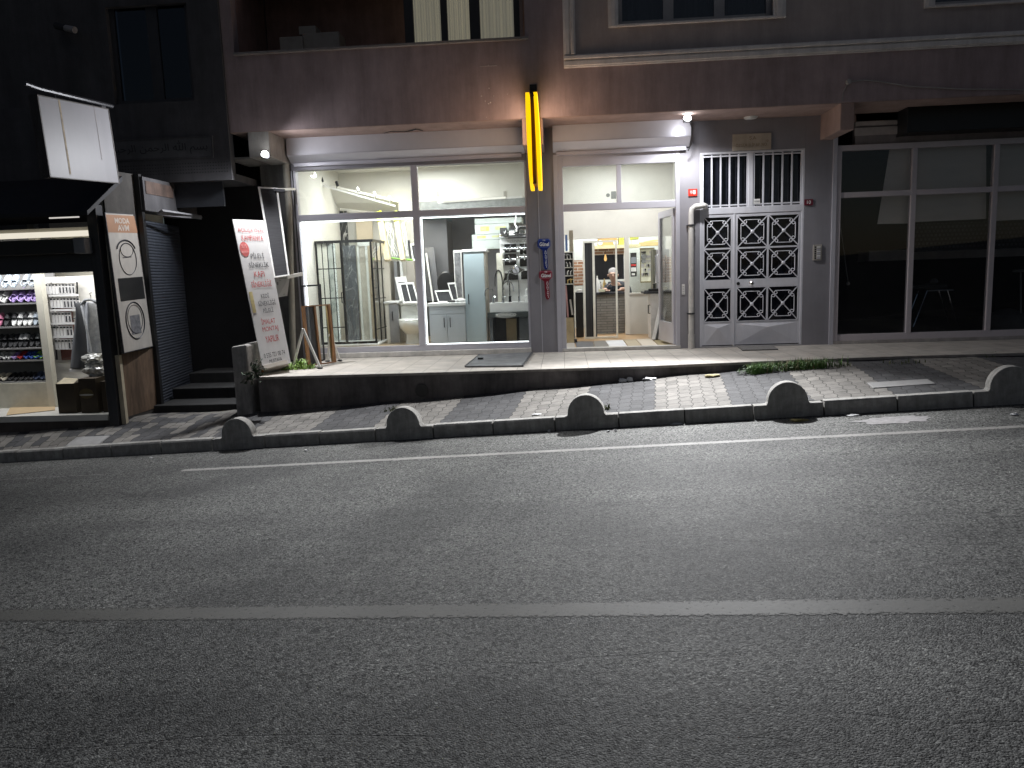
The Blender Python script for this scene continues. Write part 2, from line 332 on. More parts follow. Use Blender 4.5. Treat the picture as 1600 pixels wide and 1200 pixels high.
# kerb ------------------------------------------------------------
kb = MB(); L0 = .70
BOL = [-3.85, -1.75, .35, 2.45, 4.55]
for k in range(-40, 41):
    s0, s1 = (k-.0)*L0-.0, (k+1)*L0   # joints fall on multiples of the stone length
    mid = (s0+s1)/2
    if any(abs(mid-b) < .2 for b in BOL): continue
    j = random.uniform(-.006, .006); g = .007
    pr = [(0, -.15), (0, KH-.02+j), (.015, KH+j), (.12, KH+j), (.12, -.15)]
    kb.prism([(s0+g, y, z) for y, z in pr], (L0-2*g, 0, 0))
M_kerb = mat('kerb concrete', (.33, .32, .30), .9, var=.25, scale=12, bump=.4, bscale=90, stain=.35)
kb.build('kerb', M_kerb, mw=KM, kind='structure', bevel=.004)
blabels = ['leftmost half-moon concrete kerb block, below the steps of the dark alcove', 'half-moon concrete kerb block below the round drain hole of the retaining wall',
           'half-moon concrete kerb block between the drain hole and the crumpled white litter', 'half-moon concrete kerb block below the grass tufts', 'rightmost half-moon concrete kerb block beside the right metal cover, at the photo edge']
for s, lb in zip(BOL, blabels):
    pr = [(-.343, -.15), (.343, -.15), (.343, KH), (.215, KH), (.2, KH+.025)]
    for k in range(1, 24):
        a = math.pi*k/24; pr.append((.2*math.cos(a), KH+.025+.205*math.sin(a)))
    pr += [(-.2, KH+.025), (-.215, KH), (-.343, KH)]
    o = MB().prism([(x, -.004, z) for x, z in pr], (0, .128, 0)).build('kerb_bollard', M_kerb, bevel=.008)
    o.matrix_world = KM @ Matrix.Translation((s, random.uniform(-.006, .006), random.uniform(-.006, .004))) @ Matrix.Rotation(R(random.uniform(-1.4, 1.4)), 4, 'Z') @ Matrix.Rotation(R(random.uniform(-1.2, 1.2)), 4, 'Y')
    tag(o, lb, 'kerb bollard', 'half-moon kerb blocks along the road')

# pavement --------------------------------------------------------
TE = [(-4.06, -2.16), (-1.5, -2.15), (1.0, -2.07), (2.7, -1.87), (4.4, -1.74), (12, -1.72)]    # terrace front edge
def wallbase(x): return max(-.52, min(-.04, -.235+.0592*x)) if x > -4.6 else -.52
def pave_z(lx, ly):   # local height of the paving: kerb top to foot of the retaining wall
    p = KM @ Vector((lx, 0, 0)); ly_w = (-2.05-p.y)/KY.y
    w = KM @ Vector((lx, ly_w, 0)); zt = wallbase(w.x)-w.z
    t = (ly-.12)/max(.3, ly_w-.12)
    return (KH-.012)+(zt-KH+.012)*min(1.0, t)
def paving_mat():
    m = bpy.data.materials.new('interlocking pavers'); m.use_nodes = True; nt = m.node_tree; N = nt.nodes; L = nt.links; b = N['Principled BSDF']; b.inputs['Roughness'].default_value = .85
    tc = N.new('ShaderNodeTexCoord'); sp = N.new('ShaderNodeSeparateXYZ'); L.new(tc.outputs['Object'], sp.inputs[0])
    # zigzag joints: wiggle x by a wave of y
    def math_(op, a, b_=None, c=None):
        q = N.new('ShaderNodeMath'); q.operation = op
        for i, v in enumerate((a, b_, c)):
            if v is None: continue
            if isinstance(v, (int, float)): q.inputs[i].default_value = v
            else: L.new(v, q.inputs[i])
        return q.outputs[0]
    wy = math_('MULTIPLY', sp.outputs['Y'], 1/.19*2*math.pi); sn = math_('SINE', wy); xx = math_('MULTIPLY_ADD', sn, .011, sp.outputs['X'])
    wx = math_('MULTIPLY', sp.outputs['X'], 1/.136*2*math.pi); s2 = math_('SINE', wx); yy = math_('MULTIPLY_ADD', s2, .008, sp.outputs['Y'])
    cx = N.new('ShaderNodeCombineXYZ'); L.new(yy, cx.inputs['X']); L.new(xx, cx.inputs['Y'])
    br = N.new('ShaderNodeTexBrick'); br.offset = .5; L.new(cx.outputs[0], br.inputs['Vector'])
    for k, v in (('Scale', 1.), ('Mortar Size', .0042), ('Mortar Smooth', .2), ('Brick Width', .19), ('Row Height', .136), ('Bias', 0.)): br.inputs[k].default_value = v
    br.inputs['Color1'].default_value = (.74, .74, .74, 1); br.inputs['Color2'].default_value = (1.12, 1.12, 1.12, 1); br.inputs['Mortar'].default_value = (.16, .15, .14, 1)
    # bands of six rows: light, dark
    q = math_('FLOOR', math_('DIVIDE', math_('ADD', xx, 2.176), .136)); bnd = math_('LESS_THAN', math_('FLOORED_MODULO', q, 12.), 5.5)
    # left of the half moons the bands break into blotches
    nb = N.new('ShaderNodeTexNoise'); nb.inputs['Scale'].default_value = 1.3; cq = N.new('ShaderNodeCombineXYZ'); L.new(q, cq.inputs['X']); L.new(math_('FLOOR', math_('DIVIDE', yy, .19)), cq.inputs['Y']); L.new(cq.outputs[0], nb.inputs['Vector'])
    irr = math_('GREATER_THAN', nb.outputs['Fac'], .47); lf = math_('LESS_THAN', sp.outputs['X'], -4.3)
    sel = math_('ADD', math_('MULTIPLY', bnd, math_('SUBTRACT', 1., lf)), math_('MULTIPLY', irr, lf))
    mc = N.new('ShaderNodeMix'); mc.data_type = 'RGBA'; L.new(sel, mc.inputs[0]); mc.inputs[6].default_value = (.072, .071, .074, 1); mc.inputs[7].default_value = (.20, .187, .17, 1)
    nz = N.new('ShaderNodeTexNoise'); nz.inputs['Scale'].default_value = 5; nz.inputs['Detail'].default_value = 9; nz.inputs['Roughness'].default_value = .7; L.new(tc.outputs['Object'], nz.inputs['Vector'])
    rr = N.new('ShaderNodeValToRGB'); rr.color_ramp.elements[0].position = .3; rr.color_ramp.elements[0].color = (.6, .6, .6, 1); rr.color_ramp.elements[1].position = .68; rr.color_ramp.elements[1].color = (1.1, 1.1, 1.1, 1); L.new(nz.outputs['Fac'], rr.inputs[0])
    a1 = N.new('ShaderNodeMix'); a1.data_type = 'RGBA'; a1.blend_type = 'MULTIPLY'; a1.inputs[0].default_value = 1; L.new(mc.outputs[2], a1.inputs[6]); L.new(br.outputs[0], a1.inputs[7])
    a2 = N.new('ShaderNodeMix'); a2.data_type = 'RGBA'; a2.blend_type = 'MULTIPLY'; a2.inputs[0].default_value = 1; L.new(a1.outputs[2], a2.inputs[6]); L.new(rr.outputs[0], a2.inputs[7])
    L.new(a2.outputs[2], b.inputs['Base Color'])
    n4 = N.new('ShaderNodeTexNoise'); n4.inputs['Scale'].default_value = 130; L.new(tc.outputs['Object'], n4.inputs['Vector'])
    hh = math_('MULTIPLY_ADD', br.outputs['Fac'], -1.6, math_('MULTIPLY', n4.outputs['Fac'], .35))
    bp = N.new('ShaderNodeBump'); bp.inputs['Strength'].default_value = .9; bp.inputs['Distance'].default_value = .012; L.new(hh, bp.inputs['Height']); L.new(bp.outputs[0], b.inputs['Normal'])
    return m
def pz(x, y): return pave_z(x, y)+.006*math.sin(x*3.1+y*2.3)+.004*math.sin(x*7.7-y*5.1)
sheet(-30, 30, .12, 4.2, 400, 26, lambda x, y: pz(x, y)).build('pavement', paving_mat(), mw=KM, kind='structure', smooth=True)
sheet(-150, 150, 4.1, 60, 1, 1, lambda x, y: -2.).build('ground', M_dark, mw=KM, kind='structure')
def ground_at(px, py):   # where a measured point meets the paving
    d = ray(px, py); p = CAM.copy(); lo, hi = 5., 20.
    for _ in range(60):
        t = (lo+hi)/2; q = KI @ (CAM+d*t)
        if q.z > (pz(q.x, q.y) if q.y > .12 else (KH if q.y > 0 else 0)): lo = t
        else: hi = t
    return CAM+d*lo

# terrace ---------------------------------------------------------
M_tile = bricks('terrace tiles', (.50, .46, .41), (.44, .41, .37), (.20, .18, .16), .31, .31, .004, offset=0., rough=.55, bump=.3)
ter = MB()
top = [(x, y, 0.) for x, y in TE]+[(12, 0.3, 0.), (-4.06, .3, 0.)]
ter.add(top, [tuple(range(len(top)))]); ter.build('terrace', M_tile, kind='structure')
wl = MB()
pts = [(-4.06, .3)]+TE
inset = .012
for (xa, ya), (xb, yb) in zip(pts[:-1], pts[1:]):
    n = 12
    for i in range(n):
        a = (xa+(xb-xa)*i/n, ya+(yb-ya)*i/n); b = (xa+(xb-xa)*(i+1)/n, ya+(yb-ya)*(i+1)/n)
        wl.quad((a[0], a[1]+inset, -1.0), (b[0], b[1]+inset, -1.0), (b[0], b[1]+inset, -.034), (a[0], a[1]+inset, -.034))
rw = wl.build('retaining_wall', M_darkconc, kind='structure')
ed = MB()
for (xa, ya), (xb, yb) in zip(TE[:-1], TE[1:]):
    ed.hexa([(xa, ya-.012, -.034), (xb, yb-.012, -.034), (xb, yb+.05, -.034), (xa, ya+.05, -.034), (xa, ya-.012, -.003), (xb, yb-.012, -.003), (xb, yb+.05, -.003), (xa, ya+.05, -.003)])
ed.build('terrace_edge', mat('tile edge', (.33, .30, .27), .7, var=.2, scale=9, stain=.3), kind='structure')
p = U(659, 610, -2.15)
dp = MB().lathe((p.x, -2.158, p.z), [(.062, .012), (.085, .012), (.085, -.012), (.062, -.012)], 22, 'Y').build('drain_pipe_outlet', mat('drain rim', (.05, .047, .045), .8), smooth=True)
tag(dp, 'round drain hole in the dark retaining wall below the shop window', 'drain hole')
setp(MB().lathe((p.x, -2.1605, p.z), [(.06, 0), (.06, -.003)], 22, 'Y').build('opening', mat('painted drain shade', (.002, .002, .002), .9)), dp)  # black disc painted for the shade inside the drain

# ================================================================== MAIN BUILDING
YO = -.85      # face of the overhanging upper floors
apt = thing('apartment_building', 'brown pink apartment building with lit shopfront and overhanging upper floor', 'building', (0, 0, 0))
def wall_holes(x0, x1, z0, z1, holes, y, d, mb=None):
    mb = mb or MB(); xs = sorted({x0, x1, *[h[0] for h in holes], *[h[1] for h in holes]}); zs = sorted({z0, z1, *[h[2] for h in holes], *[h[3] for h in holes]})
    for i in range(len(xs)-1):
        for j in range(len(zs)-1):
            cx, cz = (xs[i]+xs[i+1])/2, (zs[j]+zs[j+1])/2
            if any(h[0] < cx < h[1] and h[2] < cz < h[3] for h in holes): continue
            mb.box(xs[i], xs[i+1], y, y+d, zs[j], zs[j+1])
    return mb
a = U(366, 83, YO); b = U(820, 58.5, YO)
LGX0, LGX1, LGZ = a.x, b.x, (a.z+b.z)/2
XL = U(352, 120, YO).x
ZS = 3.38      # soffit height
M1 = U(880, 60, YO).x
w1 = [U(975, 29, YO), U(1191, 20, YO)]
W1 = (U(966, 30, YO).x, U(1207, 20, YO).x, (U(966, 38, YO).z+U(1207, 27, YO).z)/2, 5.6)
W2 = (U(1459, 10, YO).x, U(1459, 10, YO).x+2.3, U(1459, 9, YO).z, 5.6)
wall_holes(XL, M1, ZS, 5.6, [(LGX0, LGX1, LGZ, 5.6)], YO, .18).build('upper_wall', M_render, apt)
wall_holes(M1, 10, ZS, 5.6, [W1, W2], YO, .18).build('upper_wall', M_render2, apt)
# lower strip and left strip of the right half keep the pink render: thin coat 3 mm proud of the taupe wall, below the moulding
mz = (U(884, 95, YO).z+U(1600, 52, YO).z)/2; mb_ = (U(884, 107, YO).z+U(1600, 69, YO).z)/2
MB().box(M1, 10, YO-.004, YO, ZS, mb_).build('render_band', M_render, apt)
so = MB().box(XL, 10, YO+.002, .3, ZS-.008, ZS-.002); so.build('soffit', M_soffit, apt)
MB().box(XL-.02, 10, YO+.18, 2.5, 5.6, 5.75).build('floor_slab', M_dark, apt)
MB().box(XL, XL+.15, YO+.18, 6, ZS, 5.6).build('side_wall', M_render, apt)
# stone moulding frame round the right half of the upper floor
def mould(mb, p0, p1, w, horizontal=True):
    for off, dep, a0, a1 in ((0, .03, 0, 1.), (0, .05, .12, .5), (0, .065, .62, .9)):
        if horizontal: mb.box(p0[0], p1[0], YO-dep, YO+.01, p0[1]+w*a0, p0[1]+w*a1)
        else: mb.box(p0[0]+w*a0, p0[0]+w*a1, YO-dep, YO+.01, p0[1], p1[1])
mm = MB(); wv = (U(899, 60, YO).x-M1)
mould(mm, (M1, mb_), (10, mb_), mz-mb_+.05); mould(mm, (M1, mz+.05), (M1, 5.6), wv, False)
mm.build('moulding', M_mould, apt, bevel=.008)
# loggia with self-glowing curtains
lg = MB(); lg.box(LGX0+.02, LGX1-.02, YO+1.3, YO+1.4, LGZ, 5.6)
lg.box(LGX0-.12, LGX0, YO+.182, YO+1.3, LGZ-.1, 5.6).box(LGX0, LGX1, YO+.182, YO+1.3, LGZ-.14, LGZ-.04)
lg.build('loggia_recess', mat('loggia render', (.33, .2, .17), .9, var=.2, scale=5, stain=.3), apt)
sl = MB().box(LGX0-.0, LGX1+.05, YO-.05, YO+.2, LGZ-.035, LGZ+.0); sl.build('loggia_sill', mat('sill stone', (.24, .22, .21), .7, var=.2, scale=9), apt, bevel=.006)
gx0 = U(640, 30, YO+.3).x
lw = MB(); yb = YO+.3; M_wf = mat('dark brown window frame', (.03, .026, .025), .5)
for pxa, pxb in ((632, 646), (689, 699), (734, 750), (803, 812)):
    xa = U(pxa, 40, yb).x; xb = U(pxb, 40, yb).x; lw.box(xa, xb, yb, yb+.06, LGZ-.03, 5.6)
lw.box(U(646, 40, yb).x, U(803, 40, yb).x, yb+.003, yb+.05, LGZ-.03, LGZ+.0)
lwo = lw.build('loggia_window', M_wf, apt)
MB().box(gx0, LGX1-.03, yb+.025, yb+.03, LGZ, 5.6).build('pane', M_darkglass, lwo)
cm = mat('self-glowing cream curtain', (.74, .70, .58), .9, var=.12, scale=3, emit=(.75, .70, .55), estr=.14, stretch=(9, 1, .3))  # glow put into the cloth in place of a lamp behind it
for pxa, pxb in ((643, 693), (697, 739), (746, 808)):
    xa = U(pxa, 40, yb+.12).x; xb = U(pxb, 40, yb+.12).x; n = 60; c = MB(); vs = []
    for i in range(n+1):
        x = xa+(xb-xa)*i/n; yy = yb+.12+.018*math.sin(i*1.25)+.01*math.sin(i*.53+1); vs += [(x, yy, LGZ-.03), (x, yy, 5.6)]
    c.add(vs, [(2*i, 2*i+2, 2*i+3, 2*i+1) for i in range(n)]); c.build('curtain', cm, lwo, smooth=True)
# pile of boxes on the loggia floor
for i, (p0, p1, yy, dd) in enumerate((((436, 58), (474, 79), -.3, .3), ((472, 52), (531, 77), -.25, .35), ((466, 41), (494, 53), -.2, .25))):
    aa = U(*p0, yy); bb = U(*p1, yy)
    o = MB().box(aa.x, bb.x, yy, yy+dd, (bb.z if i == 2 else LGZ-.03), aa.z).build('storage_box', mat('pale carton', (.3, .27, .24), .8), bevel=.012)
    tag(o, ['small pale box at the left end of the pile in the dark loggia', 'wide pale box at the right end of the pile in the dark loggia', 'little box lying on top of the pile in the dark loggia'][i], 'box')
# upper windows
def upper_window(W, ends):
    x0, x1, z0, z1 = W; t = MB(); tw = .13
    for xa, xb in ends:
        t.box(xa, xb, YO-.04, YO+.02, z0-.03, z1); t.box(xa+(xb-xa)*.25, xa+(xb-xa)*.7, YO-.06, YO-.04, z0-.03, z1)
    t.box(x0, x1, YO-.05, YO+.1, z0-.03, z0)
    f = t.build('window', M_mould, apt, bevel=.006)
    fr = MB(); yf = YO+.09; fw_ = .06
    fr.box(x0, x1, yf, yf+.06, z0, z0+.07).box(x0, x0+fw_, yf, yf+.06, z0+.07, z1).box(x1-fw_, x1, yf, yf+.06, z0+.07, z1)
    for k in (1, 2): xm = x0+(x1-x0)*k/3; fr.box(xm-.07, xm+.07, yf, yf+.06, z0+.07, z1)
    fr.build('frame', mat('grey window frame', (.36, .34, .34), .4), f)
    MB().box(x0+fw_, x1-fw_, yf+.03, yf+.034, z0+.07, z1).build('pane', M_darkglass, f)
    n = 90; vs = []
    for i in range(n+1):
        x = x0+.05+(x1-x0-.1)*i/n; yy = yf+.16+.02*math.sin(i*.9); vs += [(x, yy, z0+.03), (x, yy, z1)]
    MB().add(vs, [(2*i, 2*i+2, 2*i+3, 2*i+1) for i in range(n)]).build('curtain', mat('dark blue curtain', (.055, .06, .07), .9, var=.3, stretch=(8, 1, .3)), f, smooth=True)
    MB().box(x0-.05, x1+.05, yf+.24, yf+.26, z0-.1, z1).build('dark_room', M_dark, f)
upper_window(W1, [(U(950, 30, YO).x, W1[0]), (W1[1], U(1227, 20, YO).x)])
upper_window(W2, [(U(1443, 12, YO).x, W2[0]), (W2[1], W2[1]+.13)])
# beams under the overhang
for pa, pb in (((386, 205), (419, 205)), ((815, 184), (848, 184)), ((1314, 156), (1336, 156))):
    xa = U(*pa, YO).x; xb = U(*pb, YO).x
    MB().box(xa, xb, YO+.006, .12, 3.02, ZS-.002).build('beam', M_soffit if pa[0] > 400 else mat('pale beam render', (.42, .40, .38), .9, bump=.2, stain=.3), apt, bevel=.01)
# ground floor walls of grey cladding ---------------------------------
def X(px, py, y=0): return U(px, py, y).x
def Z(px, py, y=0): return U(px, py, y).z
pw = MB()
XS0, XS1 = X(472, 400), X(826, 400)           # shop window opening
XD0, XD1 = X(875, 400), X(1062, 400)          # shop door opening
XE0, XE1 = X(1093, 400), X(1254, 400)         # entrance door opening
XR0 = X(1303, 400)                            # dark shop opening
ZT = 2.92; ZE = Z(1170, 236)
XP0 = X(418, 400)
for i, (xa, xb) in enumerate(((XS1, XD0), (XD1, XE0), (XE1, XR0))):
    m_ = MB().box(xa, xb, -.03, .12, -.02, ZS-.001)
    o = m_.build('pier', M_clad, apt, bevel=.004)
    if i == 0: MB().box(xa+(xb-xa)*.35, xa+(xb-xa)*.35+.012, -.034, -.03, 0, ZS-.01).box(xa+(xb-xa)*.86, xb, -.045, -.03, 0, ZS-.4).build('panel_joint', M_alu, o)
    if i == 2: MB().box(xb-.06, xb, -.05, -.03, 0, ZS-.25).build('panel_joint', M_alu, o)
MB().box(XP0, XS0-.085, -.03, .3, -1.0, ZS-.001).build('pier', mat('weathered grey render', (.2, .195, .19), .9, var=.2, bump=.3, stain=.45), apt)
MB().box(XE0, XE1, -.03, .12, ZE, ZS-.001).build('lintel_panel', M_clad, apt)
MB().box(XS0-.085, XS1, .0, .12, ZT, ZS-.001).build('lintel_panel', M_clad, apt)
MB().box(XD0, XD1, .0, .12, Z(970, 238), ZS-.001).build('lintel_panel', M_clad, apt)
MB().box(XL-1.6, XP0+.0, .1, .3, 2.2, 5.5).build('sky_gap_block', mat('alcove black', (.010, .010, .012), .9), apt)  # added black wall that shuts out the sky left of the beam
MB().box(X(364, 250, -.5), X(400, 250, -.5), -.7, .1, Z(380, 250, -.5)-.02, Z(380, 250, -.5)+.01).build('side_ledge', mat('ledge slab', (.25, .24, .23), .8), apt)
# roller shutter boxes: upright face, then a face sloping back to the wall
def shutter_box(pl, pr, zt, zm, zb, yf, label):
    xa, xb = pl, pr; pr_ = [(yf, zt), (yf, zm), (yf+.17, zb), (-.001, zb), (-.001, zt)]
    o = MB().prism([(xa, y, z) for y, z in pr_], (xb-xa, 0, 0)).build('shutter_box', M_shut, apt, bevel=.006)
    e = MB(); e.box(xa, xb, yf-.003, yf, zm-.004, zm+.012); e.box(xa+.05, xb-.05, -.1, -.03, zb-.05, zb); e.build('bottom_slat', M_alu, o)
    return o
yf = -.24
shutter_box(X(447, 230, yf), X(818, 210, yf), ZS-.006, Z(448, 243, yf), Z(449, 256, -.08), yf, '')
shutter_box(X(863, 210, yf), X(1080, 200, yf), ZS-.006, Z(866, 222, yf), Z(870, 238, -.08), yf, '')
# ---------------------------------------------------------------- shop window
zb0 = .02; ZB = Z(560, 542); ZM0 = Z(560, 342.5); ZM1 = Z(560, 332.5); ZTop = Z(560, 262)
sw = MB(); D_ = .07
xm0, xm1 = X(650, 430), X(660, 430)
sw.box(XS0-.085, XS0, -.035, .09, .0, ZT).box(XS1-.03, XS1, -.02, .05, .0, ZT)
sw.box(XS0, XS1-.03, -.02, .05, zb0+.06, ZB).box(XS0, XS1-.03, -.022, .05, ZM0, ZM1).box(XS0, XS1-.03, -.02, .05, ZTop, ZT)
sw.box(xm0, xm1, -.024, .052, ZB, ZTop)
win = sw.build('shop_window', M_alu, apt, bevel=.004)
MB().box(XS0-.02, XS1+.0, -.10, .1, 0.002, .078).build('sill', mat('sill marble', (.6, .58, .55), .5, var=.2, scale=7, stain=.2), win, bevel=.004)
for (xa, xb) in ((XS0, xm0), (xm1, XS1-.03)):
    for za, zb in ((ZB, ZM0), (ZM1, ZTop)): MB().box(xa, xb, .012, .018, za, zb).build('pane', M_glass, win)
for i, (xa, xb) in enumerate(((XS0, xm0), (xm1, XS1-.03))):
    l = MB().box(xa+.012, xb-.012, .03, .045, ZM0-.026, ZM0-.01).box(xa+.012, xa+.03, .03, .045, ZB+.01, ZM0-.026)
    if i: l.box(xa+.03, xb-.012, .03, .045, ZB+.004, ZB+.014)
    l.build('led_strip', M_led, win)
tr = MB().box(XS0-.05, XS0-.035, -.05, -.035, .1, ZT)     # shutter guide
tr.build('shutter_guide', M_darkalu, win)
# ---------------------------------------------------------------- shop door frame
df = MB(); zA, zB_ = Z(970, 322), Z(970, 316); zC = Z(970, 257)
zTD = Z(970, 238)
df.box(XD0, XD0+.07, -.035, .09, 0, zTD).box(XD1-.06, XD1, -.035, .09, 0, zTD)
xi0, xi1 = XD0+.07, XD1-.06
df.box(xi0, xi1, -.02, .06, Z(970, 327), Z(970, 316)).box(xi0, xi1, -.03, .06, zC, zTD)
xmd = X(967, 290); df.box(xmd-.035, xmd+.035, -.022, .06, zB_, zC)
door = df.build('shop_doorway', M_alu, apt, bevel=.004)
MB().box(XD0, XD1, -.06, .1, .004, .05).build('threshold', mat('door sill', (.55, .53, .5), .5, stain=.2), door)
for xa, xb in ((xi0, xmd-.035), (xmd+.035, xi1)): MB().box(xa, xb, .012, .018, zB_, zC).build('pane', M_glass, door)
# open leaf, hinged on the right jamb and swung inwards
hx = XD1-.065; ang = R(83); lw_ = .93; zl0, zl1 = .06, Z(970, 327)-.01
lm = Matrix.Translation((hx, .06, 0)) @ Matrix.Rotation(math.pi-ang, 4, 'Z')
lf = MB().box(0, .1, -.025, .025, zl0, zl1).box(lw_-.1, lw_, -.025, .025, zl0, zl1).box(.1, lw_-.1, -.025, .025, zl0, zl0+.32).box(.1, lw_-.1, -.025, .025, zl1-.1, zl1)
leaf = lf.build('door_leaf', M_alu, mw=lm); setp(leaf, door)
o = MB().box(.1, lw_-.1, -.004, .004, zl0+.32, zl1-.1).build('pane', M_glass, mw=lm); setp(o, leaf)
o = MB().tube([(lw_-.05, .03, 1.0), (lw_-.05, .08, 1.0), (lw_-.05, .08, 1.45), (lw_-.05, .03, 1.45)], .012).tube([(lw_-.05, -.03, 1.0), (lw_-.05, -.08, 1.0), (lw_-.05, -.08, 1.45), (lw_-.05, -.03, 1.45)], .012).build('handle', M_chrome, mw=lm, smooth=True); setp(o, leaf)
# ---------------------------------------------------------------- entrance door of the flats
ed_ = MB(); M_dm = mat('white painted steel', (.66, .66, .71), .45, .1, var=.07, scale=4, stain=.12)
xl, xr = XE0+.0, XE1-.0
zr0, zr1 = Z(1170, 333), Z(1170, 322.5)
fb = .032
ed_.box(xl, xl+fb, -.03, .05, .02, ZE).box(xr-fb, xr, -.03, .05, .02, ZE).box(xl+fb, xr-fb, -.03, .05, zr0, zr1).box(xl+fb, xr-fb, -.03, .05, ZE-.03, ZE)
xmid = X(1172.5, 280); ed_.box(xmid-.035, xmid+.035, -.028, .05, zr1, ZE-.03)
xsp = X(1146.5, 430); ed_.box(xsp-.012, xsp+.012, -.03, .05, .02, zr0)
ent = ed_.build('entrance_door', M_dm, apt, bevel=.004)
MB().box(xl, xr, -.06, .06, .003, .02).build('threshold', mat('entrance sill', (.4, .39, .4), .5, stain=.3), ent)
MB().box(xl, xr, .06, .07, 0.02, ZE).build('dark_pane', mat('dark entrance glass', (.008, .009, .014), .06, var=.5, scale=12, spec=.6), ent)
tb = MB()
for (xa, xb, n) in ((xl+fb, xmid-.035, 5), (xmid+.035, xr-fb, 5)):
    for k in range(n+1):
        x = xa+.012+(xb-xa-.024)*k/n; tb.box(x-.011, x+.011, -.02, 0, zr1+.001, ZE-.031)
    tb.box(xa+.024, xb-.024, -.018, 0, zr1+.02, zr1+.04).box(xa+.024, xb-.024, -.018, 0, ZE-.07, ZE-.05)
tb.build('transom_bars', M_dm, ent)
q = rectq(1177.5, 311, 1187.5, 318, -.022); st = q.slab(.003).build('sticker', M_boardwhite, ent)
text_on(q, 'GÜVEN', .1, .9, .3, .75, M_ink, st, 'print', .002)
def scroll(mb, cx, cz, w, h, y):
    r = .009; t = .0075
    mb.bar((cx-w/2, y, cz-h/2), (cx+w/2, y, cz+h/2), .014, .014, (0, 1, 0)); mb.bar((cx-w/2, y-.006, cz+h/2), (cx+w/2, y-.006, cz-h/2), .014, .014, (0, 1, 0))
    mb.lathe((cx, y-.013, cz), [(.028, .012), (.028, 0), (.016, -.01)], 12, 'Y')
    for ax in (0, 1):
        for sg in (-1, 1):
            Lw = (w if ax == 0 else h)*.22; off = (h if ax == 0 else w)*.385; c_ = .03; rr = .021; pts = []
            for e in (-1, 1):
                seg = [(e*(Lw+c_*math.sin(t)), off-c_*(1-math.cos(t))) for t in (0, .35, .7, 1.05, 1.4)]
                cx_, cz_ = e*(Lw+c_-rr), off-c_
                seg += [(cx_+e*rr*math.cos(t), cz_-rr*math.sin(t)) for t in (.3, .9, 1.5, 2.1, 2.7, 3.3, 3.9, 4.4)]
                pts = seg[::-1] if e == -1 else pts+seg
            mb.tube([(cx+(u if ax == 0 else v*sg), y-.004, cz+(v*sg if ax == 0 else u)) for u, v in pts], .0062, 6)
def leafdoor(xa, xb, ncol, name):
    z0 = .035; s = .024
    ztop = zr0-.004; zk1, zk0 = Z(1170, 437), Z(1170, 448); zpan = Z(1170, 502)
    m_ = MB().box(xa, xa+s, -.022, .045, z0, ztop).box(xb-s, xb, -.022, .045, z0, ztop).box(xa+s, xb-s, -.022, .045, ztop-.03, ztop).box(xa+s, xb-s, -.024, .045, zk0, zk1).box(xa+s, xb-s, -.02, .045, z0, zpan)
    lo = m_.build(name, M_dm, ent, bevel=.004)
    # folded diamond of the kick plate
    xa2, xb2 = xa+s+.02, xb-s-.02; zc = z0+.02; cxm = (xa2+xb2)/2
    MB().add([(xa2, -.0205, zc), (xb2, -.0205, zc), (xb2, -.0205, zpan-.03), (xa2, -.0205, zpan-.03), (cxm, -.045, zpan-.09)], [(0, 1, 4), (1, 2, 4), (2, 3, 4), (3, 0, 4)]).build('kick_panel', M_dm, lo)
    for j, (zA_, zB2) in enumerate((((zk1+ztop-.03)/2, ztop-.03), (zk1, (zk1+ztop-.03)/2), (zpan, zk0))):
        for i in range(ncol):
            ca = xa+s+(xb-xa-2*s)*i/ncol; cb = xa+s+(xb-xa-2*s)*(i+1)/ncol
            g = MB(); e = .012
            g.box(ca, ca+e, -.024, 0, zA_, zB2).box(cb-e, cb, -.024, 0, zA_, zB2).box(ca+e, cb-e, -.024, 0, zA_, zA_+e).box(ca+e, cb-e, -.024, 0, zB2-e, zB2)
            scroll(g, (ca+cb)/2, (zA_+zB2)/2, cb-ca-2*e, zB2-zA_-2*e, -.014)
            g.build('grille_panel', M_dm, lo)
    return lo, zk0, zk1
leafdoor(xl+fb, xsp-.012, 1, 'side_leaf')
ml, zk0, zk1 = leafdoor(xsp+.012, xr-fb, 2, 'main_leaf')
zk = (zk0+zk1)/2; xk = X(1173, 443)
MB().lathe((xk, -.03, zk), [(.03, .006), (.018, 0), (.014, -.03), (.034, -.045), (.036, -.06), (.02, -.075)], 16, 'Y').build('knob', M_chrome, ml, smooth=True)
xk = X(1153, 443); MB().lathe((xk, -.027, zk), [(.026, .003), (.024, -.004), (.008, -.006)], 14, 'Y').build('lock', M_blackmetal, ml, smooth=True)
# ---------------------------------------------------------------- pipes on the front
pp = MB(); yq = -.10; xq = X(1080, 430, yq); zt = Z(1083, 323, yq)
pts = [(xq, yq, .0), (xq, yq, zt-.1), (xq+.012, yq, zt-.04), (xq+.06, yq, zt), (X(1100, 321, yq), yq, zt+.01), (X(1102, 321, yq)+.02, yq+.08, zt-.0)]
pp.tube(pts, .042, 12); pp.tube([(xq, yq, .0), (xq, yq, .22)], .05, 12)
pipe = pp.build('downpipe', mat('weathered white pipe', (.62, .6, .57), .5, var=.15, scale=9, stain=.3), apt, smooth=True)
bk = MB()
for zz in (Z(1080, 352, yq), Z(1080, 490, yq)): bk.lathe((xq, yq, zz), [(.05, -.012), (.05, .012)], 12).box(xq-.06, xq+.06, yq+.03, -.03, zz-.008, zz+.008)
bk.build('bracket', M_darkalu, pipe)
yq = -.09; x_a = X(449, 270, yq); x_b = X(457, 545, yq)
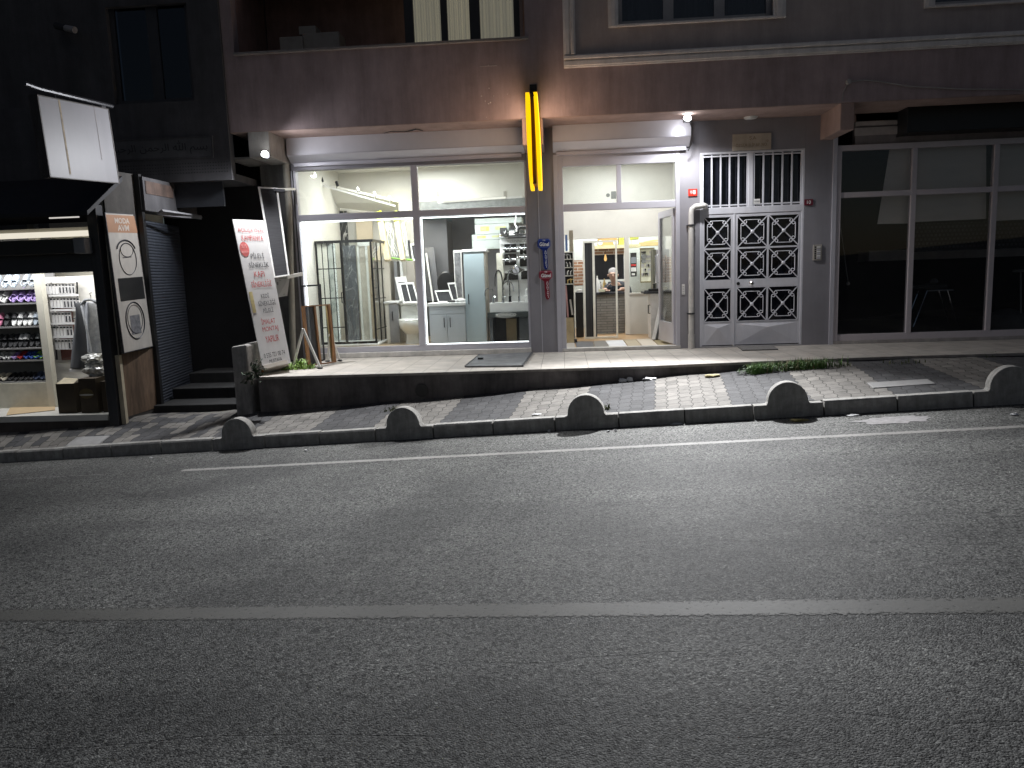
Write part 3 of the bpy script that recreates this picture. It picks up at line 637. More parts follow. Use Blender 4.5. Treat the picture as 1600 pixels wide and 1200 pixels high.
MB().tube([(X(446.5, 258, yq), yq, 3.05), (X(452, 330, yq), yq, 2.35), (x_b, yq, .0)], .05, 12).build('downpipe', mat('beige pipe', (.42, .40, .34), .6, var=.15, scale=6, stain=.3), apt, smooth=True)
# thin lead from the right lamp down to the shutter box
MB().tube([U(1077, 188, -.3), U(1081, 200, -.28), U(1080, 225, -.26), U(1075, 236, -.2)], .007, 6).build('lamp_cable', M_blackmetal, apt, smooth=True)
MB().tube([U(1316, 158, YO-.02), U(1318, 142, YO-.02), U(1327, 128, YO-.02), U(1350, 125, YO-.02), U(1372, 127, YO-.02), U(1420, 135, YO-.02), U(1500, 139, YO-.02), U(1640, 141, YO-.02)], .008, 6).build('wall_cable', mat('grey cable', (.3, .29, .28), .6), apt, smooth=True)
MB().lathe(tuple(U(1326, 128, YO-.03)), [(.035, .03), (.035, -.03)], 10, 'Y').build('junction_box', mat('cable box', (.35, .33, .32), .6), apt)
# patched screw holes and cables in the soffit
rnd = random.Random(3)
for px, py in ((763, 102), (764, 138), (771, 150), (752, 150), (763, 162), (793, 147), (760, 183), (766, 160), (758, 158)):
    p = U(px, py, YO-.001); MB().lathe((p.x, YO-.002, p.z), [(rnd.uniform(.006, .014), .002), (.004, -.003)], 7, 'Y').build('filled_hole', mat('filler', (.5, .44, .42), .9), apt)
p = U(763, 103, YO-.001); MB().box(p.x-.12, p.x+.12, YO-.003, YO+.001, p.z-.006, p.z+.003).build('filled_crack', mat('filler', (.5, .44, .42), .9), apt)
MB().tube([UZ(600, 208, ZS-.01), UZ(612, 205, ZS-.012), UZ(632, 206, ZS-.03), UZ(645, 204, ZS-.01)], .006, 5).tube([UZ(638, 205, ZS-.02), UZ(650, 202, ZS-.03), UZ(660, 204, ZS-.01)], .009, 5).build('loose_wires', M_blackmetal, apt)

# ---------------------------------------------------------------- dark shop on the right
ds = MB(); XR1 = 8.6
zrt, zrb = Z(1440, 231), Z(1440, 519); zrm0, zrm1 = Z(1440, 304.5), Z(1440, 296)
zhead = Z(1440, 222)
ds.box(XR0, XR0+.07, -.035, .08, 0, zhead).box(XR0+.07, XR1, -.03, .06, zrt, zhead).box(XR0+.07, XR1, -.02, .06, .05, zrb).box(XR0+.07, XR1, -.02, .06, zrm0, zrm1)
for pa, pb in ((1420, 1428), (1546, 1554)):
    ds.box(X(pa, 370), X(pb, 370), -.024, .06, zrb, zrt)
ds.box(X(1554, 370)+1.15, X(1554, 370)+1.22, -.024, .06, zrb, zrt)
dsw = ds.build('dark_shop_window', mat('mauve grey aluminium', (.55, .5, .52), .4, .2, var=.05), apt, bevel=.004)
MB().box(XR0, XR1, -.05, .08, .003, .05).build('sill', mat('dark shop sill', (.4, .37, .35), .6, stain=.3), dsw)
MB().box(XR0+.07, XR1, .01, .016, zrb, zrt).build('pane', M_darkglass, dsw)
hb = MB(); hb.box(X(1337, 200), XR1, .0, .12, zhead, ZS-.001); hb.build('lintel_panel', mat('mauve lintel', (.26, .23, .23), .6, stain=.2), apt)
hb = MB(); hb.box(X(1335, 200)+.0, X(1420, 200), -.03, -.001, Z(1370, 211), Z(1370, 199)).box(X(1337, 180), X(1420, 180), -.02, -.001, Z(1370, 196), Z(1370, 176)); hb.build('fascia_strips', mat('fascia grey', (.5, .45, .43), .6), apt)
MB().box(XR0, XR1, -.02, .12, ZS-.12, ZS-.002).build('lintel_edge', M_soffit, apt)
# room behind it
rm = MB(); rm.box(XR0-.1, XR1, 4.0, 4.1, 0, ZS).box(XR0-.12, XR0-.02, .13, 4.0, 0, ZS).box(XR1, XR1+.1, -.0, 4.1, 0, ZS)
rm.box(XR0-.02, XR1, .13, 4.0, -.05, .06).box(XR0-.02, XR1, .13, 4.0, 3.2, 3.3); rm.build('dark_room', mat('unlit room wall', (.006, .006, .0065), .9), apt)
M_blind = mat('cream roller blind', (.82, .74, .66), .9, var=.05, scale=2, stretch=(1, 1, 5))
def blind(q4, parent, name='roller_blind'):
    o = Quad(*q4).slab(.006).build(name, M_blind, parent); return o
yb_ = .14
blind((U(1371, 350, yb_), U(1422, 349, yb_), U(1422, 226, yb_), U(1391, 228, yb_)), dsw)
blind((U(1426, 347, yb_), U(1541, 342, yb_), U(1541, 224, yb_), U(1426, 228, yb_)), dsw)
blind((U(1552, 345, yb_), U(1680, 340, yb_), U(1680, 218, yb_), U(1552, 223, yb_)), dsw)
pat = bricks('pierced screen pattern', (.05, .05, .05), (.075, .075, .075), (.018, .017, .017), .06, .06, .014, offset=.5, rough=.8, axes='XZ')
sc = MB(); sc.pbox(1426, 350, 1700, 384, yb_+.05, .02); sc.build('patterned_valance', pat, dsw)

# ================================================================== NEIGHBOUR BUILDING
nb = thing('neighbour_building', 'dark old building on the left with carved inscription panel and corner shoe shop', 'building', (-6, 0, 0))
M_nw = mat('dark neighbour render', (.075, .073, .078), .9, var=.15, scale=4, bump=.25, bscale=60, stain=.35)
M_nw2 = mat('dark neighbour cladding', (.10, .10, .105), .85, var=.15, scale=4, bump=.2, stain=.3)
YN = -.9
zN = Z(310, 283, YN); xn0 = X(196, 240, YN)
wN = (X(172, 90, YN), X(297, 80, YN), Z(240, 160, YN), 5.15)
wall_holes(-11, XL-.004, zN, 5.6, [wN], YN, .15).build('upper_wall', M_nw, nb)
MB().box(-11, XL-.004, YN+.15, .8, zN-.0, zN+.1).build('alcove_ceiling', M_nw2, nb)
wf = MB(); xa, xb, za, zb = wN
wf.box(xa, xb, YN+.08, YN+.14, za, za+.06).box(xa, xa+.07, YN+.08, YN+.14, za+.06, zb).box(xb-.07, xb, YN+.08, YN+.14, za+.06, zb).box(xa+(xb-xa)*.46, xa+(xb-xa)*.46+.16, YN+.08, YN+.14, za+.06, zb)
wfo = wf.build('window', mat('dark frame', (.035, .035, .04), .6), nb)
MB().box(xa+.07, xb-.07, YN+.1, YN+.105, za+.06, zb).build('pane', glassmat('unlit glass', (.25, .27, .3), .05), wfo)
MB().box(xa, xb, YN+.3, YN+.32, za-.1, zb+.2).build('dark_room', M_dark, wfo)
MB().box(X(198, 150, YN), X(233, 148, YN), YN+.12, YN+.2, za+.06, za+.14).build('window_box', mat('tan packet', (.35, .25, .16), .7), wfo)
# inscription panel
q = Quad(U(168, 252, YN-.012), U(333.5, 246, YN-.012), U(332, 212, YN-.012), U(160, 219, YN-.012))
ins = q.slab(.01).build('inscription_panel', M_nw2, nb)
q.frame(.012, .07, .008, w0=.01).build('panel_border', M_nw, ins)
text_on(q, '\ufee2\ufef4\ufea3\ufeae\ufedf\ufe8d \ufee6\ufee4\ufea3\ufeae\ufedf\ufe8d \ufdf2 \ufee2\ufeb4\ufe91', .05, .95, .2, .85, mat('carved letters', (.03, .03, .033), .9), ins, 'lettering', .004)
# perforated band: dark discs stand for the shade in small round recesses
hb = MB(); za, zb = Z(300, 272, YN), Z(300, 251, YN)
for j in range(4):
    for i in range(46):
        x = XL-.06-i*.041; hb.lathe((x, YN-.002, za+.02+j*.043), [(.009, .002), (.0075, -.001)], 6, 'Y')
hb.build('perforated_band', mat('holes', (.02, .02, .02), .9), nb)
# shoe shop front
YS = -2.28; ZF = -.43
xfr0, xfr1 = X(150, 500, YS), X(188, 600, YS)
sf = MB()
P_tl, P_bl = U(148, 392, YS), U(177, 648, YS)
xp = (P_bl.x+P_tl.x)/2
sf.box(xp-.05, xp+.02, YS-.02, YS+.12, ZF-.25, 2.3).box(xp+.03, xp+.1, YS-.05, YS+.1, ZF-.25, 2.3)
sfo = sf.build('shop_front_post', M_darkalu, nb, bevel=.005)
MB().box(xp+.11, xp+.17, YS-.0, YS+.06, ZF-.2, Z(190, 555, YS)).build('tan_post', mat('tan post', (.38, .33, .24), .7), sfo)
zh0, zh1 = Z(70, 427, YS), Z(70, 398, YS); zl_ = Z(70, 362, YS)
MB().box(-11, xp-.05, YS-.02, YS+.12, zh0, zh1-.002).box(-11, xp-.05, YS-.0, YS+.12, zh1, zl_-.1).build('shutter_header', M_darkalu, nb)
MB().box(-11, xp-.18, YS-.16, YS-.0, zh1, zl_-.12).build('shutter_casing', mat('charcoal casing', (.035, .033, .03), .6), nb, bevel=.01)
MB().box(xp-.18, xp-.02, YS-.17, YS-.0, zh1-.01, zl_-.1).build('casing_end', mat('grey casing end', (.26, .26, .27), .6), nb, bevel=.02)
MB().box(-11, xp-.1, YS+.04, YS+.08, zl_-.07, zl_-.0).build('light_panel', emat('header light', (1., .93, .78), .9), nb)
MB().box(X(78, 340, YS-.2), X(124, 338, YS-.2), YS-.22, YS-.2, Z(100, 341, YS-.2), Z(100, 339, YS-.2)).build('light_tube', emat('tube', (1., .95, .88), .7), nb)
aw = MB(); zaw = Z(100, 338, YS-.5); aw.hexa([(-11, YS-.75, zaw+.0), (xp+.3, YS-.55, zaw+.0), (xp+.3, YS+.3, zaw+.5), (-11, YS+.3, zaw+.5), (-11, YS-.75, zaw+.05), (xp+.3, YS-.55, zaw+.05), (xp+.3, YS+.3, zaw+.56), (-11, YS+.3, zaw+.56)])
aw.build('awning', mat('black awning', (.012, .012, .016), .7, var=.3), nb)
MB().box(-11, xp+.12, YS+.3, YS+.4, zaw, 3.6).build('front_wall', M_nw, nb)
# shop room
M_sw = mat('shoe shop panel', (.62, .59, .5), .7, var=.05)
ys2 = YS+1.55
rm = MB(); rm.box(-11, xp+.1, ys2, ys2+.08, ZF-.2, 2.6); rm.build('shop_back_wall', M_sw, nb)
MB().box(xp+.02, xp+.1, YS+.13, ys2, ZF, 2.5).build('shop_side_wall', M_sw, nb)
MB().box(-11, xp+.05, YS+.12, ys2, zl_, zl_+.05).build('shop_ceiling', M_sw, nb)
MB().box(-11, xp-.06, YS-.03, ys2, ZF-.08, ZF).build('shop_floor', mat('shop floor tile', (.55, .54, .5), .35, var=.1, scale=3), nb)
MB().box(-11, xp+.02, YS-.01, YS+.1, ZF-.5, ZF-.081).build('shop_plinth', mat('plinth', (.06, .05, .045), .8, var=.3, stain=.4), nb)
# corner wall with the MODA sign: near edge at the post, then running back beside the alcove
yw1 = -1.62
nearb, farb = U(195, 600, YS+.12), U(243, 590, yw1)
cw = Quad((nearb.x, YS+.12, -1.), (farb.x, yw1, -1.), (farb.x, yw1, 2.75), (nearb.x, YS+.12, 2.75))
cw.slab(.05, w0=-.01).build('corner_wall', mat('dark corner wall', (.05, .045, .04), .8, var=.3, stain=.4), nb)
bq = Quad(U(197, 652, YS+.1), U(247, 636, yw1), U(240, 543, yw1), U(190, 553, YS+.1))
bq.slab(.02, w0=.005).build('wooden_panel', mat('stained plywood', (.17, .11, .07), .75, var=.35, scale=4, stain=.55, stretch=(4, 4, .6)), nb)
# roller shutter running back into the alcove, side of the steps
xs_ = farb.x; ya, yb2 = yw1+.0, -.1
n = 62; z0_, z1_ = -.45, Z(270, 345, -1.2); vs = []
for i in range(n*3+1):
    z = z0_+(z1_-z0_)*i/(n*3); off = .012*abs(math.sin(math.pi*i/3)); vs += [(xs_+off, ya, z), (xs_+off-.22, yb2, z)]
MB().add(vs, [(2*i, 2*i+1, 2*i+3, 2*i+2) for i in range(n*3)]).build('roller_shutter', mat('dark blue grey shutter', (.05, .057, .072), .5, .3, var=.15), nb)
MB().box(xs_-.1, xs_+.06, ya-.02, ya+.05, -.9, 2.75).build('shutter_post', M_black, nb)
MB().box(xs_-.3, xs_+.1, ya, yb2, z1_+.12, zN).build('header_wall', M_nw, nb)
hq = Quad((xs_+.11, ya+.05, z1_+.35), (xs_+.11, ya+.8, z1_+.35), (xs_+.11, ya+.8, zN-.05), (xs_+.11, ya+.05, zN-.05)); hq.slab(.02).build('rusty_panel', mat('rusty sheet', (.09, .058, .045), .8, var=.4, scale=6, stain=.5), nb)
rq = Quad(U(246, 336, ya+.1), U(315, 343, yb2-.3), U(316, 339, yb2-.3), U(255, 330, ya+.1)); rq.slab(.03).build('shutter_rail', mat('bright rail', (.2, .2, .21), .5), nb)
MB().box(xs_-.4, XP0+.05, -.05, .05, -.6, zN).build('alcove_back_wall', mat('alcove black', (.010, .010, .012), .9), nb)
# lintel boards over the alcove
MB().box(xs_, XP0-.3, -.75, -.7, zN-.35, zN).build('alcove_beam', mat('dark board', (.03, .033, .04), .7), nb)
# steps in the alcove
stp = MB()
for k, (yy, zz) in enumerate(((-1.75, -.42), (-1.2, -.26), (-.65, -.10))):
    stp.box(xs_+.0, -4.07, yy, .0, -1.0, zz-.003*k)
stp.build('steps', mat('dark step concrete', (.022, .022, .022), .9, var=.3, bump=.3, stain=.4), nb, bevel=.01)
# low wall at the left end of the terrace
lwq = MB(); a = U(361, 542, -2.16); b = U(386, 538, -2.16)
lwq.hexa([(a.x, -2.18, -1.0), (b.x, -2.18, -1.0), (b.x, -1.2, -1.0), (a.x, -1.2, -1.0), (a.x, -2.18, a.z), (b.x, -2.18, b.z), (b.x-.0, -1.2, b.z), (a.x, -1.2, a.z)])
o = lwq.build('end_wall', M_concrete, bevel=.03); tag(o, 'low weathered concrete wall closing the left end of the terrace behind the campaign sign', 'low wall')

# ================================================================== INTERIOR OF THE LIT SHOP
FL = .10       # display floor
XI0, XI1 = XS0-.08, 2.1
xpart = X(862, 400)       # partition between display room and entrance room
ir = MB(); ir.box(XI0-.1, XI0, .121, 3.6, -.02, 3.2).box(XI0, X(650, 400, 2.6), 2.6, 2.7, 0, 3.2); ir.build('display_wall', M_cream, apt)
yb3 = 3.3; xcor = X(708, 400, yb3)
MB().box(xcor-.0, xpart-.08, yb3, yb3+.1, 0, 3.2).box(X(650, 400, 2.6), xcor, 2.6, 3.4, 0, 2.28).build('grey_wall', M_greywall, apt)
# boxed-in cream lintel over the grey room
yl = 2.3
MB().box(X(650, 320, yl), xpart-.08, yl, yl+.2, Z(760, 311, yl), 3.2).build('cream_lintel', M_cream, apt)
MB().box(X(650, 320, yl), xpart-.08, yl-.06, yl+.4, Z(760, 326, yl), Z(760, 312, yl)).build('galvanised_beam', mat('galvanised steel', (.32, .33, .32), .4, .7, var=.2, scale=12), apt)
MB().box(XI0, XI1, .13, 4.9, 3.2, 3.3).build('ceiling', M_cream, apt)
MB().box(XI0, xpart-.08, .06, 3.4, FL-.1, FL).build('display_floor', mat('laminate floor', (.36, .27, .17), .35, var=.2, scale=4, stretch=(1, 6, 1)), apt)
MB().box(xpart-.08, xpart, .13, 3.6, 0, 3.2).build('partition_wall', M_offwhite, apt)
MB().box(XI1-.05, XI1+.02, .13, 4.9, 0, 3.2).build('partition_wall', M_offwhite, apt)
MB().box(xpart, XI1, .1, 4.9, -.08, .012).build('entrance_floor', mat('orange laminate floor', (.42, .27, .14), .3, var=.18, scale=3, stretch=(1, 7, 1)), apt)
MB().box(xpart-.1, XI1, 4.7, 4.8, 0, 3.2).build('rear_wall', mat('pale mint wall', (.55, .58, .55), .8, var=.04), apt)

# sloping stair soffit with its lamp rail in the left bay
ya_ = 1.5
q = Quad(U(478, 318, 2.45), U(622, 336, 2.45), U(622, 316, 2.0), U(478, 283, 2.0))
q.slab(.05).build('stair_soffit', M_cream, apt)
tl = thing('track_light', 'sloping white rail of spotlights below the ceiling in the left window bay', 'light fitting', U(540, 300, 1.6))
p0, p1 = U(487, 285, 1.6), U(618, 322, 1.6)
MB().bar(p0, p1, .025, .03).build('rail', M_pvc, tl)
for t in (.12, .3, .55, .75, .93):
    p = p0.lerp(p1, t); d = MB().tube([p+Vector((0, 0, .12)), p+Vector((.0, 0, .02))], .006, 6); d.tube([p+Vector((0, 0, .13)), p+Vector((.03, -.04, .06))], .025, 10)
    d.build('spot', M_black if t < .4 else M_pvc, tl, smooth=True)
tb = thing('tube_light', 'glowing fluorescent tube fixed along the galvanised beam in the right bay', 'light fitting', U(740, 311, yl-.09))
p0, p1 = U(692, 315.5, yl-.09), U(790, 308.5, yl-.09)
MB().tube([p0, p1], .017, 8).build('tube', emat('fluorescent tube', (1., .97, .88), 1.3), tb, smooth=True)
MB().bar(p0+Vector((-.1, .04, 0)), p1+Vector((.3, .04, 0)), .03, .035).build('batten', M_pvc, tb)
for px in (684, 789):
    p = U(px, 303, yl-.01); o = MB().box(p.x-.025, p.x+.025, yl-.015, yl-.001, p.z-.05, p.z+.05).build('wall_clip', mat('grey clip', (.4, .38, .33), .6))
    tag(o, 'small grey bracket on the cream lintel at the %s end of the fluorescent tube' % ('left' if px < 700 else 'right'), 'bracket')

# marble sample slabs on the left bay wall
yv = 2.5
def slab_item(p0, p1, m, label, y=yv, zbot=None):
    a = U(*p0, y); b = U(*p1, y); o = MB().box(a.x, b.x, y, y+.03, FL if zbot is None else zbot, a.z).build('marble_slab', m); tag(o, label, 'stone slab'); return o
M_mc = marble('cream marble', (.68, .62, .5), (.5, .44, .33), 1.6, .25, .03)
M_mb = marble('black marble', (.02, .021, .024), (.6, .58, .55), 1.8, .15, .012)
M_mw = marble('white marble', (.66, .69, .66), (.38, .42, .40), 2.0, .15, .05)
slab_item((484, 335), (526, 530), M_mc, 'cream marble slab left of the black slab in the left bay')
slab_item((526, 330), (554, 530), M_mb, 'tall black marble slab with white veins behind the shower cabin', yv-.005)
slab_item((555, 332), (592, 530), marble('beige marble', (.66, .56, .42), (.48, .38, .26), 1.3, .25, .03), 'beige marble slab right of the black slab in the left bay')

# shower cabin with black bars -----------------------------------------
ysh = .85
shc = thing('shower_cabin', 'black framed glass shower cabin standing in the left bay of the shop window', 'shower cabin', U(545, 536, ysh))
zt_ = Z(540, 375, ysh); xs0, xs1, xs2 = X(493, 400, ysh), X(578, 400, ysh), X(596, 440, ysh+.8)
xs0 = X(494, 420, ysh); xs1 = X(583, 420, ysh); xs2 = X(603, 420, ysh+.9)
fr = MB(); t = .03
fr.box(xs0, xs1, ysh, ysh+t, zt_-.045, zt_).bar((xs1, ysh, zt_-.022), (xs2, ysh+.9, zt_-.022), t, .045).box(xs0, xs0+t, ysh, ysh+t, FL+.08, zt_-.045).bar((xs1-.02, ysh+.01, FL+.02), (xs1-.02, ysh+.01, zt_-.045), t).bar((xs2, ysh+.9, FL+.02), (xs2, ysh+.9, zt_-.045), t)
fr.box(xs0, xs1, ysh, ysh+t, FL+.04, FL+.08).box(xs0, xs0+t, ysh+t, ysh+.9, zt_-.045, zt_).box(xs0, xs0+t, ysh+.88, ysh+.91, FL+.08, zt_)
xmid_ = X(536, 440, ysh); fr.box(xmid_-.02, xmid_+.02, ysh-.004, ysh+t, FL+.08, zt_-.045)
fr.build('frame', M_blackmetal, shc)
br = MB()
for px in (506, 514.5, 523):
    x = X(px, 440, ysh); br.box(x-.006, x+.006, ysh+.004, ysh+.02, FL+.08, zt_-.045)
for py in (420, 466, 512): z = Z(515, py, ysh); br.box(xs0+t, xmid_-.02, ysh+.006, ysh+.018, z-.008, z+.008)
for tt in (.33, .66):
    br.bar((xs1+(xs2-xs1)*tt, ysh+.9*tt, FL+.06), (xs1+(xs2-xs1)*tt, ysh+.9*tt, zt_-.045), .018)
for py in (420, 466, 512): z = Z(590, py, ysh+.4); br.bar((xs1, ysh+.01, z), (xs2, ysh+.9, z), .014)
br.build('glazing_bars', M_blackmetal, shc)
MB().box(xs0+t, xs1-.02, ysh+.01, ysh+.016, FL+.08, zt_-.045).build('pane', M_glass, shc)
MB().quad((xs1, ysh+.02, FL+.06), (xs2, ysh+.9, FL+.06), (xs2, ysh+.9, zt_-.05), (xs1, ysh+.02, zt_-.05)).build('pane', M_glass, shc)
x = X(534, 465, ysh-.05); MB().tube([(x, ysh, Z(534, 473, ysh)), (x, ysh-.05, Z(534, 473, ysh)), (x, ysh-.05, Z(534, 457, ysh)), (x, ysh, Z(534, 457, ysh))], .009, 8).build('handle', M_black, shc, smooth=True)
x = X(587, 458, ysh+.1); MB().tube([(x, ysh+.2, Z(586, 467, ysh)), (x-.04, ysh+.14, Z(586, 467, ysh)), (x-.04, ysh+.14, Z(586, 450, ysh)), (x, ysh+.2, Z(586, 450, ysh))], .009, 8).build('handle', M_black, shc, smooth=True)
MB().box(xs0, xs1+.02, ysh-.02, ysh+.92, FL, FL+.04).build('tray', M_white, shc, bevel=.01)
# white marble panel and dark panel inside/behind the cabin, white door behind
slab_item((500, 382), (533, 532), M_mw, 'white marble panel seen through the left glass of the shower cabin', ysh+.75)
slab_item((532, 384), (564, 532), marble('charcoal marble', (.10, .105, .12), (.5, .5, .5), 2.4, .2, .009), 'charcoal marble panel seen through the shower cabin door', ysh+.72)
o = MB().pbox(558, 377, 577, 384, ysh+.7, .05).box(X(561, 450, ysh+.7), X(564, 450, ysh+.7), ysh+.7, ysh+.74, FL, Z(562, 384, ysh+.7)).box(X(574, 450, ysh+.7), X(577, 450, ysh+.7), ysh+.7, ysh+.74, FL, Z(575, 384, ysh+.7)).build('door_frame', M_pvc); tag(o, 'narrow white door frame sample seen through the right part of the shower cabin', 'door frame')
setp(MB().box(X(564, 450, ysh+.72), X(574, 450, ysh+.72), ysh+.72, ysh+.73, FL, Z(569, 384, ysh+.72)).build('panel', mat('beige panel', (.55, .5, .43), .6)), o)
# bundles of profile with yellow green wrapping, leaning
yp = 1.9
def bundle(p_b, p_t, w, m, label):
    a, b = U(*p_b, yp-.35), U(*p_t, yp+.2); root = thing('profile_bundle', label, 'profile bundle', a)
    for k in range(2):
        dx = Vector((k*(w/2+.004), -.01*k, 0)); MB().bar(a+dx, b+dx, w/2, .06, (0, 1, 0)).build('profile', m, root)
    m1 = a.lerp(b, .8); MB().bar(m1+Vector((w*.27, -.01, 0)), b+Vector((w*.27, -.01, .0)), w*1.12, .085, (0, 1, 0)).build('wrapping', mat('yellow green wrapping', (.42, .48, .04), .35, var=.25, scale=18), root)
    return root
M_prof = mat('pale wood profile', (.62, .52, .34), .5, var=.15, stretch=(6, 6, .4))
bundle((604, 407), (590, 332), .10, M_prof, 'left pale profile bundle with yellow green wrapping leaning above the white cabinets')
bundle((628, 407), (616, 332), .085, M_prof, 'right pale profile bundle with yellow green wrapping leaning above the white cabinets')
for (p0, p1, p2, p3), lb in ((((612, 404), (625, 404), (610, 340), (597, 340)), 'stone look panel with white plant line drawing between the two profile bundles'), (((633, 404), (640, 404), (632, 340), (625, 340)), 'narrow stone look panel with white plant line drawing right of the profile bundles')):
    q = Quad(U(*p0, yp-.2), U(*p1, yp-.2), U(*p2, yp+.25), U(*p3, yp+.25)); o = q.slab(.02).build('decor_panel', mat('grey green stone', (.2, .21, .19), .5, var=.3, scale=10)); tag(o, lb, 'panel')
    ml_ = MB(); rnd = random.Random(len(lb))
    for k in range(5):
        u = rnd.uniform(.15, .85); pts = []
        for i in range(10): v = .05+.09*i; pts.append(q.at(min(.95, max(.05, u+.22*math.sin(i*.9+k))), v, .004))
        ml_.tube(pts, .006, 4)
    ml_.tube([q.at(.5+.3*math.cos(i*.7), .74+.12*math.sin(i*.7), .005) for i in range(10)], .008, 4)
    ml_.build('line_drawing', M_white, o)
o = MB().tube([U(612, 403, yp-.25), U(625, 405, yp-.25), U(645, 406, yp-.25)], .02, 6).build('green_strip', mat('green plastic', (.25, .5, .08), .4)); tag(o, 'bright green plastic strip lying on top of the beige cabinets', 'strip')
# beige cabinets below
yc = 1.6
def cabinet(name, p0, p1, y, d, m, label, cat='cabinet', zb=None):
    a = U(*p0, y); b = U(*p1, y); zb = FL if zb is None else zb
    r_ = thing(name, label, cat, ((a.x+b.x)/2, y, zb)); MB().box(a.x, b.x, y, y+d, zb, a.z).build('carcass', m, r_, bevel=.004); return r_, a, b, zb
M_beige = mat('beige laminate', (.60, .55, .47), .5, var=.05); M_gcab = mat('grey laminate', (.23, .23, .235), .45, var=.06); M_tau = mat('taupe laminate', (.42, .38, .33), .5, var=.05)
cabinet('tall_cabinet', (598, 407), (614, 520), yc, .4, M_beige, 'tall cream cabinet standing behind the shower cabin')
cabinet('tall_cabinet', (614.5, 408), (626, 520), yc+.03, .35, M_gcab, 'narrow dark grey cabinet panel right of the tall cream cabinet')
cabinet('tall_cabinet', (634, 408), (653, 520), yc+.02, .4, M_tau, 'taupe cabinet panel behind the toilet')
o = MB().box(X(626, 440, yc), X(630, 440, yc), yc, yc+.03, FL, Z(628, 408, yc)).build('door_panel', M_pvc); tag(o, 'thin white upright profile between the grey and taupe cabinets', 'profile')
r_, a, b, zb = cabinet('vanity_cabinet', (602, 474), (625, 527), 1.15, .4, mat('off white laminate', (.6, .58, .52), .4, var=.04), 'small vanity cabinet with a grey door left of the toilet')
MB().box(a.x+.06, b.x+.002, 1.132, 1.15, FL+.02, a.z-.02).build('door', M_gcab, r_); MB().box(a.x-.02, b.x+.03, 1.12, 1.57, a.z, a.z+.03).build('top', M_white, r_)
MB().tube([(b.x-.1, 1.13, Z(615, 500, 1.15)), (b.x-.1, 1.1, Z(615, 500, 1.15)), (b.x-.1, 1.1, Z(615, 487, 1.15)), (b.x-.1, 1.13, Z(615, 487, 1.15))], .008).build('handle', M_black, r_)
# insect screens: white frames
def screen(p, y0, y1, label, mull=0, bw=.1, bh=.08, m=M_pvc, name='insect_screen', group=None, net=M_net):
    q = Quad(U(*p[0], y0), U(*p[1], y0), U(*p[2], y1), U(*p[3], y1)); r_ = thing(name, label, 'insect screen', q.p[0], group)
    f = q.frame(bw, bh, .03)
    if mull: q.slab(.026, f, .5-bw/3, .5+bw/3, bh, 1-bh, -.002)
    f.build('frame', m, r_); q.slab(.003, None, bw, 1-bw, bh, 1-bh, -.012).build('net', net, r_); return q, r_
SG = 'white framed insect screens in the display'
screen(((631, 500), (651, 500), (634, 432), (617, 433)), 1.35, 1.6, 'taller white framed screen leaning behind the twin panel screen at the toilet', 0, .2, .12, group=SG)
screen(((630, 474), (655, 473), (646, 441), (623, 442)), 1.05, 1.25, 'white twin panel insect screen leaning above the toilet cistern', 1, .1, .08, group=SG)
screen(((645, 407), (653, 407), (651, 380), (641, 381)), 1.7, 1.85, 'small white framed screen on the taupe cabinet beside the window mullion', 0, .18, .1, group=SG)
screen(((637, 407), (643, 407), (640, 375), (634, 376)), 1.75, 1.9, 'dark framed screen right of the plant drawing panels', 0, .12, .06, M_darkalu)
# toilet ---------------------------------------------------------------
yt = 1.0; c = U(641, 505, yt); wc = thing('toilet', 'white ceramic toilet with cistern behind the window mullion', 'toilet', (c.x, yt, FL))
M_cer = mat('white ceramic', (.78, .78, .74), .12, var=.02)
k = MB(); sec = [(.0, .12, .13), (.1, .105, .12), (.17, .11, .13), (.22, .15, .18), (.27, .185, .23), (.33, .2, .255), (.38, .205, .265), (.4, .2, .26)]; vs = []; n = 20
for h, rx, ry in sec:
    for i in range(n):
        a_ = 2*math.pi*i/n; vs.append((c.x+rx*math.cos(a_), yt+.1-(ry-.2)*.4+ry*math.sin(a_)*(1. if math.sin(a_) > 0 else 1.15), FL+h))
fs = [(j*n+i, j*n+(i+1) % n, (j+1)*n+(i+1) % n, (j+1)*n+i) for j in range(len(sec)-1) for i in range(n)]+[tuple(range(n))[::-1], tuple((len(sec)-1)*n+i for i in range(n))]
k.add(vs, fs); k.build('bowl', M_cer, wc, smooth=True)
ztk = Z(641, 477, yt+.15); MB().box(c.x-.2, c.x+.2, yt+.2, yt+.4, FL+.38, ztk).build('cistern', M_cer, wc, bevel=.02)
MB().box(c.x-.21, c.x+.21, yt+.19, yt+.41, ztk, ztk+.035).build('cistern_lid', M_cer, wc, bevel=.01)
MB().lathe((c.x, yt+.07, FL+.4), [(.2, .0), (.21, .012), (.2, .03), (.1, .034)], 22, 'Z', 1, 1.25).build('seat', M_cer, wc, smooth=True)
MB().lathe((c.x, yt+.3, ztk+.035), [(.025, 0), (.022, .012)], 12).build('flush_button', M_chrome, wc)
